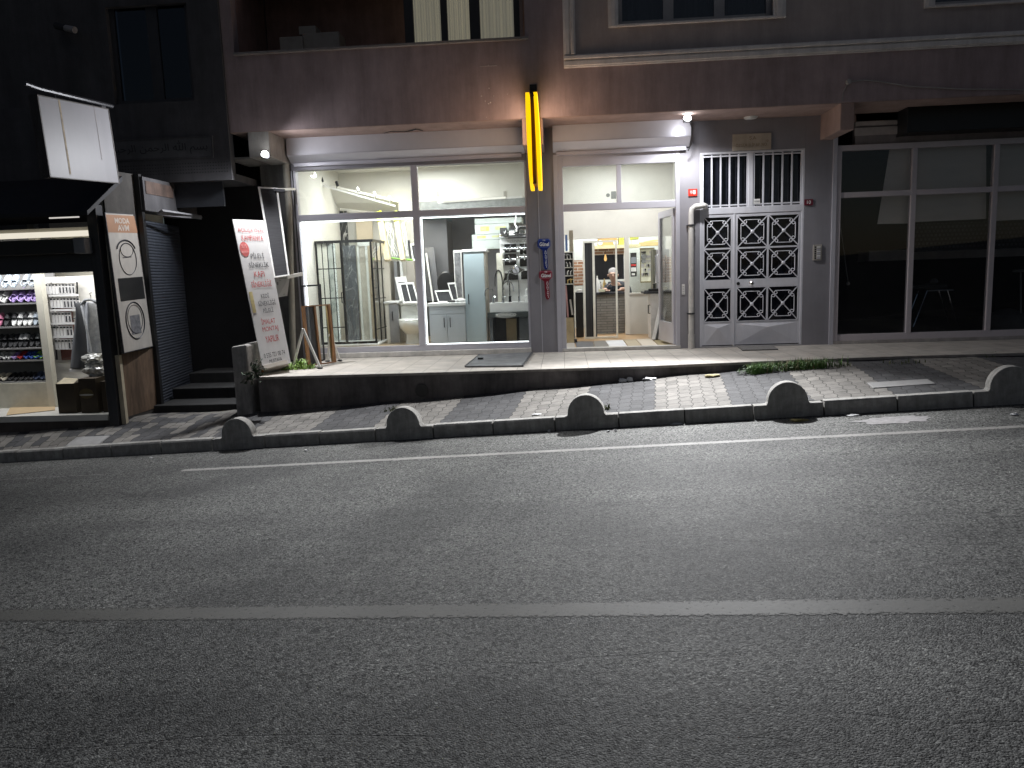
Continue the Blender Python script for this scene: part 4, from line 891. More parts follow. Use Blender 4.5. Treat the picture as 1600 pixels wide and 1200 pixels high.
# base cabinet --------------------------------------------------------
yk = .42
M_bg = mat('pale blue grey lacquer', (.47, .50, .53), .3, var=.03)
r_, a, b, zb = cabinet('base_cabinet', (670, 479), (729, 537), yk, .5, M_bg, 'low blue grey two door cabinet with white worktop in the right bay')
MB().box(a.x-.03, b.x+.01, yk-.03, yk+.52, a.z, a.z+.05).build('worktop', M_white, r_, bevel=.005)
xm_ = (a.x+b.x)/2; zd = Z(700, 491, yk)
for k_, (xa, xb) in enumerate(((a.x+.01, xm_-.004), (xm_+.004, b.x-.01))):
    d_ = MB().box(xa, xb, yk-.018, yk, FL+.02, zd).build('door', M_bg, r_, bevel=.003)
    hx_ = xb-.045 if k_ == 0 else xa+.045
    MB().tube([(hx_, yk-.018, Z(695, 511, yk)), (hx_, yk-.045, Z(695, 511, yk)), (hx_, yk-.045, Z(695, 497, yk)), (hx_, yk-.018, Z(695, 497, yk))], .007).build('handle', M_black, d_)
MB().box(a.x+.01, b.x-.01, yk-.018, yk, zd+.008, a.z-.005).build('drawer_front', M_bg, r_, bevel=.003)
wt = a.z+.05
# things on the worktop
screen(((685, 472.5), (709, 472), (702, 453), (679, 454)), yk+.2, yk+.32, 'wide white framed screen lying slanted on the worktop of the low cabinet', 0, .07, .1, group=SG)
screen(((708, 470), (716, 470), (712, 441), (699, 442)), yk+.42, yk+.55, 'upright white framed screen leaning on the grey mirror behind the low cabinet', 0, .12, .08, group=SG)
p = U(721, 470, yk+.12); sp = MB().lathe((p.x, p.y, wt), [(.02, 0), (.06, .01), (.065, .035), (.045, .055), (.01, .06)], 14, 'Z', 1.1, .8).tube([(p.x-.1, p.y-.02, wt+.02), (p.x-.02, p.y, wt+.045)], .02, 8).build('cloth_bundle', M_white, smooth=True); tag(sp, 'crumpled white cloth lying at the right end of the worktop', 'cloth')
p = U(710, 467, yk+.22); o = MB().lathe((p.x, p.y, wt), [(.09, 0), (.1, .02), (.06, .035)], 16, 'Z', 1.2, .7).build('black_tray', M_black, smooth=True); tag(o, 'flat black dish on the worktop behind the white cloth', 'dish')
p = U(697, 443, 1.6); ch = thing('office_chair', 'black chair with rounded back standing in the grey room behind the low cabinet', 'chair', (p.x, 1.6, FL))
MB().lathe((p.x, 1.6, p.z), [(.02, -.03), (.14, -.025), (.16, 0), (.14, .025), (.02, .03)], 20, 'Y', 1, 1.35).build('backrest', M_black, ch, smooth=True)
MB().lathe((p.x, 1.35, FL+.48), [(.2, 0), (.22, .03), (.2, .07)], 18).build('seat', M_black, ch, smooth=True)
MB().tube([(p.x, 1.35, FL+.06), (p.x, 1.35, FL+.48)], .03).tube([(p.x, 1.45, FL+.5), (p.x, 1.6, FL+.55), (p.x, 1.62, p.z)], .018).build('column', M_blackmetal, ch)
fbm = MB()
for k in range(5): a_ = 2*math.pi*k/5; fbm.tube([(p.x, 1.35, FL+.07), (p.x+.28*math.cos(a_), 1.35+.28*math.sin(a_), FL+.03)], .022, 6)
fbm.build('base', M_blackmetal, ch)
# dark leaning door with aluminium profile in the grey room corner
q = Quad(U(668, 470, 2.0), U(687, 470, 2.0), U(678, 386, 2.45), U(664, 387, 2.45)); o = q.slab(.04).build('leaning_panel', M_darkalu); tag(o, 'dark grey door panel leaning in the corner of the grey room', 'panel')
o = MB().bar(U(677, 472, 1.9), U(666, 396, 2.3), .03, .03, (0, 1, 0)).build('aluminium_profile', M_pvc); tag(o, 'single white profile leaning against the dark door panel in the grey room', 'profile')
# wall stain ring seen on the grey wall
o = MB().lathe(tuple(U(694, 402, yb3-.006)), [(.05, .004), (.055, 0), (.045, 0), (.045, .004)], 16, 'Y').build('ring_hook', M_alu); tag(o, 'small pale ring on the grey wall of the back room', 'hook')
# tall cabinet --------------------------------------------------------
yk2 = .5; M_bl = mat('ice blue lacquer', (.46, .545, .58), .28, var=.025)
r_, a, b, zb = cabinet('tall_cabinet', (724, 394.5), (763, 536), yk2, .45, M_tau, 'tall ice blue cabinet with white top and long handle in the right bay')
MB().box(a.x, b.x-.02, yk2-.02, yk2, FL+.02, a.z).build('door', M_bl, r_, bevel=.004)
MB().box(a.x-.02, b.x+.03, yk2-.04, yk2+.47, a.z+.002, a.z+.045).build('top', M_white, r_, bevel=.008)
hx_ = a.x+.06; MB().tube([(hx_, yk2-.02, Z(729, 475, yk2)), (hx_, yk2-.05, Z(729, 475, yk2)), (hx_, yk2-.05, Z(729, 460, yk2)), (hx_, yk2-.02, Z(729, 460, yk2))], .008).build('handle', M_blackmetal, r_)
ztop2 = a.z+.045
q = rectq(708, 391, 724, 468, .95); r_ = thing('mirror_cabinet', 'grey speckled mirror in a white frame behind the tall ice blue cabinet', 'mirror', q.p[0]); q.frame(.12, .05, .04).build('frame', M_pvc, r_); q.slab(.01, None, .12, 1, .05, .95, -.01).build('glass', mat('speckled grey glass', (.25, .25, .26), .25, var=.5, scale=14), r_)
# stacked cartons on the cabinet ------------------------------------------
M_cart = mat('pale grey green carton', (.38, .41, .38), .7, var=.06, scale=5); M_olive = mat('olive print', (.42, .42, .12), .7)
yb4 = .75
levels = [((737, 385), (782, 375)), ((737, 375), (782, 366)), ((742.5, 366), (780, 350)), ((742.5, 350), (800, 341))]
cart_l = ['bottom pale carton of the stack on the tall ice blue cabinet', 'second pale carton from below with olive print, on the tall ice blue cabinet', 'third pale carton from below with two olive panels, on the tall ice blue cabinet', 'topmost plain carton of the stack on the tall ice blue cabinet']
zz = ztop2
for i, ((pa, pya), (pb, pyb)) in enumerate(levels):
    xa, xb = X(pa, 370, yb4), X(pb+(8 if i < 2 else 16), 370, yb4); z1 = Z(760, pyb, yb4); q = Quad((xa, yb4, zz+.003), (xb, yb4, zz+.003), (xb, yb4, z1), (xa, yb4, z1))
    o = q.slab(.5, w0=0).build('carton', M_cart, bevel=.006); tag(o, cart_l[i], 'carton', 'cartons stacked on the tall cabinet')
    o.location.y += 0
    if i in (1, 2):
        s_ = MB(); q.slab(.001, s_, .16, .42, .3, .75, .002); q.slab(.001, s_, .6, .9, .4, .7, .002); po = s_.build('print', M_olive, o)
        text_on(q, 'PARKE', .18, .32, .38, .66, M_cart, po, 'lettering', .004); text_on(q, 'PARKE', .62, .85, .45, .65, M_cart, po, 'lettering', .004)
    zz = z1
# tap display stand -------------------------------------------------------
yd = .5
st = thing('tap_display', 'white and black stand full of chrome taps at the right of the shop window', 'display stand', (X(808, 500, yd), yd, FL))
dx0, dx1 = X(781, 430, yd), X(826, 430, yd)
MB().box(dx0, dx1, yd+.2, yd+.25, Z(800, 482, yd), Z(800, 372, yd)).build('back_panel', M_white, st)
MB().box(X(776, 440, yd), X(786, 440, yd), yd+.12, yd+.2, FL+.6, Z(780, 395, yd)).build('side_panel', mat('ivory panel', (.7, .68, .58), .4), st)
blk = MB()
for (x0, y0, x1, y1) in ((788, 381, 807, 394), (812, 381, 826, 397), (788, 397, 807, 414), (812, 401, 826, 416), (789, 427, 810, 437), (814, 423, 826, 436)): blk.pbox(x0, y0, x1, y1, yd+.18, .018)
blk.build('black_tile', M_black, st)
q = rectq(782, 373.5, 826, 380, yd+.15); hd = q.slab(.05).build('header', M_white, st); text_on(q, 'VZENNCO', .22, .95, .25, .8, mat('grey print', (.3, .3, .28), .5), hd)
ct = MB().box(X(766, 480, yd), dx1, yd-.08, yd+.3, Z(800, 487, yd), Z(800, 472, yd)).build('counter', M_white, st, bevel=.006)
q = Quad((X(761.5, 490, yd-.1), yd-.1, Z(790, 496, yd-.1)), (X(828, 490, yd-.1), yd-.1, Z(790, 496, yd-.1)), (X(828, 490, yd-.1), yd-.1, Z(790, 488, yd-.1)), (X(761.5, 490, yd-.1), yd-.1, Z(790, 488, yd-.1)))
cf = q.slab(.4).build('counter_front', mat('dark green grey laminate', (.07, .08, .08), .3), st)
cxp = q.at(.43, .42, 0)
MB().lathe((cxp.x, cxp.y-.001, cxp.z), [(.17, .004), (.17, -.006), (.16, -.01)], 24, 'Y', 1, .27).build('badge', mat('steel badge', (.6, .6, .58), .25, .6), st)
text_on(q, 'VZENNCO', .2, .68, .3, .75, mat('badge letters', (.75, .75, .72), .3), st, 'lettering', .012)
MB().box(X(766, 520, yd), X(771, 520, yd), yd-.05, yd+.3, FL, Z(790, 496, yd)).box(X(812, 520, yd), dx1, yd-.05, yd+.3, FL, Z(790, 496, yd)).build('leg_panel', mat('slate panel', (.1, .11, .12), .4), st)
MB().box(X(771, 520, yd), X(812, 520, yd), yd+.25, yd+.3, FL, Z(790, 496, yd)).build('rear_panel', M_black, st)
o = cabinet('carton', (790.5, 498), (808, 533), yd+.1, .15, mat('brown carton', (.28, .22, .13), .7), 'brown board box under the tap display counter', 'box')
def tap(base, h, reach, side, mt, label, r=.011, body=.022):
    x, y, z = base; t_ = thing('tap', label, 'tap', base, 'taps on the display stand')
    pts = [(x, y, z+.02), (x, y, z+h*.62)]
    for k in range(1, 9):
        a_ = math.pi*k/8; pts.append((x+side*(reach/2-reach/2*math.cos(a_)), y-.01*k/8, z+h*.62+h*.38*math.sin(a_)))
    pts.append((x+side*reach, y-.01, z+h*.5)); MB().tube(pts, r, 8).build('spout', mt, t_, smooth=True)
    MB().lathe(base, [(body*1.3, 0), (body*1.2, .012), (body, .02), (body, .09), (body*.5, .1)], 12).build('body', mt, t_, smooth=True)
    MB().tube([(x, y, z+.06), (x+.02, y-.03, z+.075), (x+.03, y-.06, z+.1)], .007, 6).build('lever', mt, t_, smooth=True)
    return t_
zc_ = Z(800, 487, yd)
ztray = Z(800, 472, yd)
tap((X(787, 485, yd-.05), yd-.05, ztray), .34, .17, 1, M_chrome, 'large chrome gooseneck tap in the middle of the display counter')
tap((X(797, 470, yd+.1), yd+.1, ztray), .40, .1, -1, mat('black chrome', (.04, .04, .045), .15, .8), 'black gooseneck tap behind the large chrome gooseneck tap')
tap((X(771.5, 485, yd-.05), yd-.05, ztray), .24, .13, -1, M_chrome, 'low swivel tap pointing left at the left end of the display counter', .012)
tap((X(812, 485, yd), yd, ztray), .55, .18, -1, M_chrome, 'tall chrome tap with high arm at the right of the display counter')
tap((X(786, 470, yd+.12), yd+.12, ztray), .52, .12, -1, mat('gun metal', (.15, .15, .16), .2, .9), 'tall gun metal tap pointing left at the back of the display counter', .01)
tap((X(821, 485, yd), yd, ztray), .2, .1, 1, M_white, 'small white tap at the right end of the display counter')
def mixer(px, py, label, sgn=1):
    p = U(px, py, yd+.12); m_ = thing('wall_mixer', label, 'wall mixer', p, 'mixers fixed on the display board')
    MB().tube([p+Vector((-.08, 0, 0)), p+Vector((.08, 0, 0))], .024, 10).lathe(tuple(p+Vector((-.1, 0, 0))), [(.02, -.02), (.028, 0), (.02, .02)], 10, 'X').lathe(tuple(p+Vector((.1, 0, 0))), [(.02, -.02), (.028, 0), (.02, .02)], 10, 'X').build('body', M_chrome, m_, smooth=True)
    MB().tube([p, p+Vector((0, -.08, .01)), p+Vector((0, -.12, -.04))], .012, 8).build('spout', M_chrome, m_, smooth=True)
    MB().tube([p+Vector((0, 0, .02)), p+Vector((.02*sgn, -.05, .07))], .009, 6).build('lever', M_chrome, m_, smooth=True)
mixer(797, 389, 'chrome wall mixer on the upper left black tile of the display board'); mixer(819, 388, 'chrome wall mixer on the upper right black tile of the display board')
mixer(797, 406, 'chrome wall mixer on the second left black tile of the display board', -1); mixer(820, 402, 'chrome wall mixer on the second right black tile of the display board', -1)
p = U(806, 422, yd+.05)
o = thing('basin', 'diamond shaped steel basin hanging in the middle of the tap display', 'basin', p)
MB().prism([(p.x-.15, p.y, p.z-.02), (p.x, p.y, p.z-.08), (p.x+.15, p.y, p.z-.0), (p.x, p.y, p.z+.08)], (0, .06, 0)).build('bowl', M_chrome, o, bevel=.01); MB().lathe((p.x, p.y-.004, p.z), [(.05, .01), (.055, 0), (.02, -.004)], 14, 'Y').build('drain', M_alu, o)
# things on top of the display: boxes with photo, shelf basket, hook
ztd = Z(800, 372, yd)
o = MB().pbox(781, 356, 792, 367, yd+.1, .12).build('picture_box', M_black); tag(o, 'black box with a tick mark photo on top of the tap display', 'box'); q = rectq(787, 358.5, 791, 366, yd+.098); text_on(q, '✓', 0, 1, .1, .9, M_white, o)
o = MB().pbox(795, 356, 804, 367, yd+.1, .12).build('picture_box', M_white); tag(o, 'white box with a black lid band on top of the tap display', 'box'); setp(MB().pbox(795, 356, 804, 360.5, yd+.098, .003).build('band', M_black), o)
bs = thing('wire_basket', 'chrome oval wire shelf on top of the tap display', 'shelf', U(803, 370, yd+.1)); cxx = U(803, 369, yd+.1)
for dz in (0, .05): pass
MB().tube([(cxx.x+.24*math.cos(2*math.pi*k/24), cxx.y+.08*math.sin(2*math.pi*k/24), cxx.z+.0) for k in range(25)], .008, 6).tube([(cxx.x+.24*math.cos(2*math.pi*k/24), cxx.y+.08*math.sin(2*math.pi*k/24), cxx.z+.035) for k in range(25)], .006, 6).build('rim', M_chrome, bs, smooth=True)
MB().box(cxx.x-.22, cxx.x+.22, cxx.y-.06, cxx.y+.06, cxx.z-.012, cxx.z-.004).build('tray', M_alu, bs)
hk = thing('shower_hook', 'white hook hanging from the window rail above the tap display', 'hook', U(806, 340, yd))
MB().tube([U(806, 332, yd), U(806, 346, yd)], .008, 6).tube([U(806, 346, yd), U(804.5, 349, yd), U(805, 352, yd), U(807, 354, yd), U(807, 362, yd)], .012, 8).build('stem', M_white, hk, smooth=True)
p = U(820, 358, yd+.1); o = MB().tube([U(808, 357, yd+.1), U(812, 353, yd+.1), U(828, 353, yd+.1)], .014, 8).build('chrome_arm', M_chrome, smooth=True); tag(o, 'bent chrome arm above the white header of the tap display', 'rail')
o = MB().pbox(811, 358, 822, 366, yd+.12, .1).build('steel_bowl', M_chrome, bevel=.02); tag(o, 'shiny steel box under the bent chrome arm on the tap display', 'box')

# ================================================================== ENTRANCE ROOM
yw = 2.6
pf = MB(); M_wp = mat('white partition', (.62, .60, .55), .5, var=.04)
zbm0, zbm1 = Z(975, 371, yw), Z(975, 363, yw)
pf.box(xpart, XI1-.05, yw, yw+.1, zbm0, 3.2).box(X(895, 400, yw)-.05, X(896, 400, yw), yw, yw+.1, .02, zbm0)
xp0, xp1 = X(976, 400, yw), X(983, 400, yw)
pf.box(xp0, xp1, yw-.01, yw+.11, .02, zbm0)
pf.box(xp1, XI1-.05, yw+.02, yw+.08, .02, Z(1010, 458, yw))
pf.box(X(1034, 400, yw), X(1040, 400, yw), yw, yw+.1, Z(1010, 458, yw), zbm0)
pf.box(xp1, X(1034, 400, yw), yw+.0, yw+.1, Z(1010, 459.5, yw), Z(1010, 457, yw))
pf.build('partition_frame', M_wp, apt)
MB().box(xp1, X(1034, 400, yw), yw+.04, yw+.046, Z(1010, 457, yw), zbm0).build('partition_pane', M_glass, apt)
# colour sample planks inside the door
plk = [((882, 544), (899, 544), (897, 534), (880, 534), (.40, .38, .35), 'pale grey floor sample plank at the left jamb of the shop door'), ((902, 543.5), (929, 543), (926, 533), (898, 533.5), (.13, .13, .14), 'dark grey floor sample plank inside the shop door'),
       ((930, 543), (952, 542.5), (945, 532), (927, 533), (.2, .19, .18), 'mid grey floor sample plank between the dark and the white ones'), ((953, 542.5), (981, 542), (973, 531), (946, 532), (.72, .73, .75), 'white floor sample plank in the middle of the shop door'),
       ((983, 542), (1003, 541.5), (993, 530), (974, 531), (.42, .36, .25), 'beige floor sample plank right of the white one'), ((1005, 541.5), (1030, 541), (1017, 529), (994, 530), (.58, .52, .43), 'cream floor sample plank right of the beige one'), ((1031, 541), (1050, 540), (1034, 528.5), (1019, 529), (.33, .27, .15), 'olive brown floor sample plank beside the open door leaf')]
for i, (a, b, c, d, col, lb) in enumerate(plk):
    q = Quad(*[UZ(*p_, .024) for p_ in (a, b, c, d)]); o = q.slab(.01).build('floor_sample', mat('floor sample %d' % i, col, .4, var=.12, stretch=(2, 9, 1))); tag(o, lb, 'floor sample', 'floor sample planks inside the shop door')
# display shelf on the left
ysf = 1.2
sh = thing('display_shelf', 'black display shelf with door hardware just inside the left of the shop door', 'shelf', (X(890, 500, ysf), ysf, .02)); sx0, sx1 = X(883, 440, ysf), X(897, 440, ysf)
bx = MB(); zs_ = [Z(890, p_, ysf) for p_ in (394, 405, 418, 431, 444)]
bx.box(sx0, sx1, ysf+.2, ysf+.25, Z(890, 530, ysf), zs_[0]).build('back_board', M_black, sh)
m_ = MB()
for z in zs_: m_.box(sx0, sx1, ysf, ysf+.2, z-.008, z+.008)
m_.box(sx1-.012, sx1, ysf, ysf+.2, Z(890, 530, ysf), zs_[0]); m_.build('board', mat('pale board', (.6, .58, .52), .5), sh)
MB().box(sx0, sx1-.02, ysf-.02, ysf+.2, .02, Z(890, 497, ysf)).build('drawer_box', mat('tan board', (.5, .4, .24), .6), sh)
MB().box(sx0, sx1+.03, ysf+.02, ysf+.24, .02, .07).build('base', M_darkalu, sh)
rnd = random.Random(5)
hl = ['pair of pale door handles on the top shelf by the door', 'pair of pale knobs on the second shelf by the door', 'bent silver handle on the third shelf by the door', 'crossed gold handle on the lowest small shelf by the door']
for i in range(4):
    o = MB(); z = zs_[i+1]+.01
    for xx in (.3, .65):
        x = sx0+(sx1-sx0)*xx; o.tube([(x, ysf+.05, z), (x, ysf+.03, z+.06), (x+.04*(i-1.5), ysf+.02, z+.08)], .011, 6)
    o = o.build('door_handle', M_chrome if i != 3 else mat('brass', (.6, .45, .2), .3, .8), smooth=True); tag(o, hl[i], 'door handle', 'door hardware on the display shelf')
for i, (pa, pb, col, lb) in enumerate((((884, 446), (886.5, 496), (.5, .28, .27), 'pink board leaning in the lower part of the black shelf'), ((891, 468), (893.5, 492), (.62, .6, .56), 'short white board leaning in the lower part of the black shelf'))):
    o = MB().bar(U(pb[0]+1, pb[1], ysf+.1), U(pa[0], pa[1], ysf+.12), .03, .1, (0, 1, 0)).build('sample_board', mat('sample board %d' % i, col, .5)); tag(o, lb, 'sample board')
o = MB().pbox(889, 360, 896, 393, ysf+.15, .1).build('tall_box', mat('taupe board', (.33, .28, .2), .7)); tag(o, 'tall taupe box standing on top of the black shelf by the door', 'box')
o = MB().pbox(883, 367, 887, 392, ysf+.05, .05).build('blue_banner', mat('blue poster', (.12, .2, .42), .5, var=.5, scale=2)); tag(o, 'small blue and white poster beside the tall taupe box', 'poster')
# brick clad pier and marble panel, dark panel painted as the opening's shade behind the partition
ybk = 3.9
MB().pbox(896, 407, 915, 446, ybk, .05).pbox(925, 386, 981, 397, ybk, .05).build('brick_cladding', bricks('brick slips', (.28, .14, .08), (.36, .2, .12), (.6, .56, .5), .21, .062, .008, axes='XZ'), apt)
MB().pbox(896, 446, 916, 486, ybk, .05).build('marble_cladding', M_mw, apt)
MB().pbox(926, 397, 975, 436, ybk+.02, .05).build('opening_shade_panel', mat('painted opening shade', (.012, .014, .02), .8, var=.4, stretch=(8, 1, .3)), apt)
# shelf with cartons
MB().pbox(925, 384, 1001, 386.5, ybk-.25, .3).build('wall_shelf', mat('lit shelf', (.7, .64, .4), .6), apt)
M_kraft = mat('kraft carton', (.46, .30, .12), .7, var=.12); M_lime = mat('lime carton', (.42, .44, .08), .6, var=.15)
yc_ = ybk-.15; zsh = Z(960, 384, yc_)
rows = [(934, 966, M_kraft, 'kraft carton with round marks', 0), (966, 975, M_lime, 'lime green carton', 0), (984, 997, M_lime, 'lime green carton right of the partition post', 0)]
bl = [('lower kraft carton with round end marks on the shelf behind the partition', 934, 966, 384, 374, M_kraft), ('upper kraft carton with round end marks on the shelf behind the partition', 934, 965, 373.5, 362, M_kraft), ('lower pale green carton left of the partition post', 967, 976, 384, 375, M_lime), ('upper lime carton left of the partition post', 967, 976, 374.5, 363, M_lime), ('upper lime carton right of the partition post', 985, 998, 374, 364, M_lime), ('white round tin on the shelf right of the partition post', 988, 998, 384, 375, M_white)]
for lb, xa, xb, y0, y1, m_ in bl:
    o = MB().pbox(xa, y1, xb, y0, yc_, .2).build('carton', m_, bevel=.006); tag(o, lb, 'carton', 'cartons on the rear shelf')
    if m_ is M_kraft:
        for px in (xa+4, xb-4):
            p = U(px, (y0+y1)/2, yc_-.002); setp(MB().lathe(tuple(p), [(.05, .001), (.05, -.002), (.03, -.003), (.03, .0)], 14, 'Y').build('round_mark', M_boardwhite), o)
# pendant bulb
p = U(946, 403, ybk-.3); pb_ = thing('pendant_bulb', 'small amber bulb hanging in front of the dark opening behind the partition', 'lamp', p)
MB().lathe(tuple(p), [(.012, .07), (.02, .03), (.03, -.02), (.024, -.05), (.008, -.065)], 12).build('bulb', emat('amber bulb', (1., .62, .22), 1.1), pb_, smooth=True)
MB().tube([p+Vector((0, 0, .07)), p+Vector((0, 0, .14))], .006, 5).build('flex', M_black, pb_)
# sliding insect screen door standing in the room: white frame, one pleated leaf
q = rectq(910.5, 377, 966, 527.5, 1.9)
q = Quad((q.p[0].x, 1.9, .02), (q.p[1].x, 1.9, .02), q.p[2], q.p[3])
sdr = thing('screen_door', 'tall white framed sliding screen door sample standing behind the shop door', 'screen door', q.p[0])
f = q.frame(.05, .018, .05); q.slab(.05, f, .27, .34, .018, .982); f.build('frame', mat('cream white profile', (.76, .74, .66), .35), sdr)
q.slab(.004, None, .05, .27, .018, .982, -.02).build('pleated_net', mat('pleated dark net', (.03, .03, .032), .8, var=.5, scale=1, stretch=(45, 1, .1)), sdr)
q.slab(.004, None, .34, .38, .018, .7, -.02).build('pleated_stack', mat('dark net stack', (.04, .04, .042), .8), sdr)
# desk with grey stone front
ydk = 2.95
dk = thing('counter_desk', 'grey stone clad counter desk behind the screen door', 'counter', (X(950, 500, ydk), ydk, .02))
zdt = Z(950, 457, ydk)
MB().box(X(918, 480, ydk), X(976, 480, ydk), ydk, ydk+.05, .02, zdt-.04).build('front', bricks('split stone', (.2, .19, .17), (.26, .25, .23), (.12, .115, .11), .24, .05, .006, axes='XZ', rough=.9), dk)
MB().box(X(916, 480, ydk), X(978, 480, ydk), ydk-.04, ydk+.55, zdt-.04, zdt).build('top', M_darkalu, dk)
MB().box(X(918, 480, ydk), X(920, 480, ydk), ydk+.05, ydk+.5, .02, zdt-.04).build('side', M_gcab, dk)
o = MB().box(X(900, 500, 2.3), X(912, 500, 2.3), 2.3, 2.6, .02, Z(905, 457, 2.3)).build('black_trolley', M_black, bevel=.01); tag(o, 'black trolley with papers on top at the left of the screen door', 'trolley')
setp(MB().box(X(901, 455, 2.35), X(910, 455, 2.35), 2.32, 2.5, Z(905, 457, 2.3)+.001, Z(905, 453, 2.3)).build('papers', M_boardwhite), o)
o = MB().pbox(936, 452, 945, 456, ydk+.02, .15).build('paper_pad', mat('cream paper', (.6, .58, .42), .7)); tag(o, 'cream paper pad on the counter desk under the hand of the seated person', 'paper')
o = MB().pbox(936, 457.4, 951, 459.5, ydk-.05, .08).build('keyboard', M_black); tag(o, 'black keyboard at the front edge of the counter desk', 'keyboard')
for i, (px, py, lb) in enumerate(((938, 425, 'small chrome bottle in the dark opening left of the person'), (944, 427, 'brass ornament in the dark opening left of the person'), (933, 432, 'upright white tube on the desk in the dark opening'))):
    p = U(px, py, ydk+.5); o = MB().lathe((p.x, p.y, zdt), [(.035, 0), (.035, .1+.06*i), (.012, .16+.06*i), (.014, .2+.06*i)], 12).build('bottle', [M_chrome, mat('brass', (.6, .45, .2), .3, .8), M_white][i], smooth=True); tag(o, lb, 'bottle')
# person behind the desk
def skin(name, chain, mt, parent, sub=2):
    me = bpy.data.meshes.new(name); vs = []; es = []; rad = []
    for line in chain:
        prev = None
        for (p_, r_) in line:
            p_ = Vector(p_); hit = next((i for i, v in enumerate(vs) if (v-p_).length < 1e-4), None)
            if hit is None: vs.append(p_); rad.append(r_); hit = len(vs)-1
            if prev is not None: es.append((prev, hit))
            prev = hit
    me.from_pydata(vs, es, []); o = bpy.data.objects.new(name, me); COL.objects.link(o)
    md = o.modifiers.new('skin', 'SKIN'); sv = me.skin_vertices[0].data
    for i, r_ in enumerate(rad): sv[i].radius = (r_, r_) if not isinstance(r_, tuple) else r_
    sv[0].use_root = True
    s_ = o.modifiers.new('sub', 'SUBSURF'); s_.levels = sub; s_.render_levels = sub
    dg = bpy.context.evaluated_depsgraph_get(); me2 = bpy.data.meshes.new_from_object(o.evaluated_get(dg)); bpy.data.objects.remove(o)
    me2.name = name; me2.materials.clear(); me2.materials.append(mt)
    for p_ in me2.polygons: p_.use_smooth = True
    o = bpy.data.objects.new(name, me2); COL.objects.link(o); setp(o, parent); return o
yps = ydk+.48; hp = U(958, 431, yps-.12)
per = thing('person', 'grey haired person in a dark jacket leaning over the counter desk behind the screen door', 'person', (hp.x, yps, .02))
M_skin = mat('skin', (.36, .23, .17), .55, var=.06); M_jk = mat('dark jacket', (.022, .026, .034), .85, var=.3, scale=12); M_hair = mat('grey hair', (.24, .235, .23), .8, var=.3, scale=60)
hx0, hz0 = hp.x, hp.z
sh_z = hz0-.21
body = skin('body', [[((hx0+.1, yps+.12, .62), .16), ((hx0+.1, yps+.08, .85), .17), ((hx0+.08, yps, sh_z-.06), .17), ((hx0+.03, yps-.08, sh_z+.08), .062), ((hx0, yps-.12, hz0-.06), .066), ((hx0-.005, yps-.13, hz0+.02), .095), ((hx0, yps-.12, hz0+.075), .085)],
    [((hx0+.08, yps, sh_z-.06), .17), ((hx0-.13, yps-.01, sh_z-.04), .075), ((hx0-.21, yps-.1, sh_z-.26), .058), ((hx0-.2, yps-.30, zdt+.06), .042), ((hx0-.14, yps-.40, zdt+.045), .03)],
    [((hx0+.08, yps, sh_z-.06), .17), ((hx0+.27, yps+.02, sh_z-.05), .075), ((hx0+.33, yps-.08, sh_z-.28), .058), ((hx0+.2, yps-.26, zdt+.055), .042), ((hx0+.1, yps-.34, zdt+.045), .03)],
    [((hx0+.1, yps+.12, .62), .16), ((hx0+.0, yps+.1, .55), .1), ((hx0-.02, yps-.25, .52), .08), ((hx0-.02, yps-.24, .08), .05), ((hx0-.02, yps-.33, .05), .045)],
    [((hx0+.1, yps+.12, .62), .16), ((hx0+.2, yps+.1, .55), .1), ((hx0+.22, yps-.25, .52), .08), ((hx0+.22, yps-.24, .08), .05), ((hx0+.22, yps-.33, .05), .045)]], M_skin, per)
# clothing: slightly fatter shell of trunk and arms
skin('jacket', [[((hx0+.1, yps+.12, .60), .18), ((hx0+.1, yps+.08, .85), .19), ((hx0+.08, yps, sh_z-.06), .185), ((hx0+.035, yps-.06, sh_z+.085), .098)],
    [((hx0+.08, yps, sh_z-.06), .185), ((hx0-.13, yps-.01, sh_z-.04), .092), ((hx0-.21, yps-.1, sh_z-.26), .075), ((hx0-.2, yps-.28, zdt+.065), .056)],
    [((hx0+.08, yps, sh_z-.06), .185), ((hx0+.27, yps+.02, sh_z-.05), .092), ((hx0+.33, yps-.08, sh_z-.28), .075), ((hx0+.2, yps-.25, zdt+.06), .056)]], M_jk, per)
skin('trousers', [[((hx0+.1, yps+.13, .66), .165), ((hx0+.0, yps+.1, .55), .115), ((hx0-.02, yps-.25, .52), .095), ((hx0-.02, yps-.24, .12), .068)], [((hx0+.1, yps+.13, .66), .165), ((hx0+.2, yps+.1, .55), .115), ((hx0+.22, yps-.25, .52), .095), ((hx0+.22, yps-.24, .12), .068)]], M_black, per)
skin('hair', [[((hx0, yps-.07, hz0+.0), .085), ((hx0, yps-.09, hz0+.08), .112), ((hx0, yps-.15, hz0+.115), .09)]], M_hair, per)
fc = MB(); yf_ = yps-.225
fc.tube([(hx0-.01, yf_-.0, hz0+.03), (hx0-.01, yf_-.022, hz0-.005), (hx0-.01, yf_, hz0-.015)], .013, 6); fc.build('nose', M_skin, per, smooth=True)
for sx in (-1, 1): MB().lathe((hx0-.01+sx*.034, yf_+.008, hz0+.03), [(.011, .004), (.006, -.004)], 8, 'Y').build('eye', M_black, per, smooth=True); MB().lathe((hx0+sx*.098, yps-.12, hz0+.01), [(.01, -.012), (.014, 0), (.01, .012)], 8, 'X', 1, 2.).build('ear', M_skin, per, smooth=True)
MB().box(hx0-.035, hx0+.015, yf_+.004, yf_+.014, hz0-.047, hz0-.04).build('mouth', mat('lips', (.3, .12, .1), .6), per)
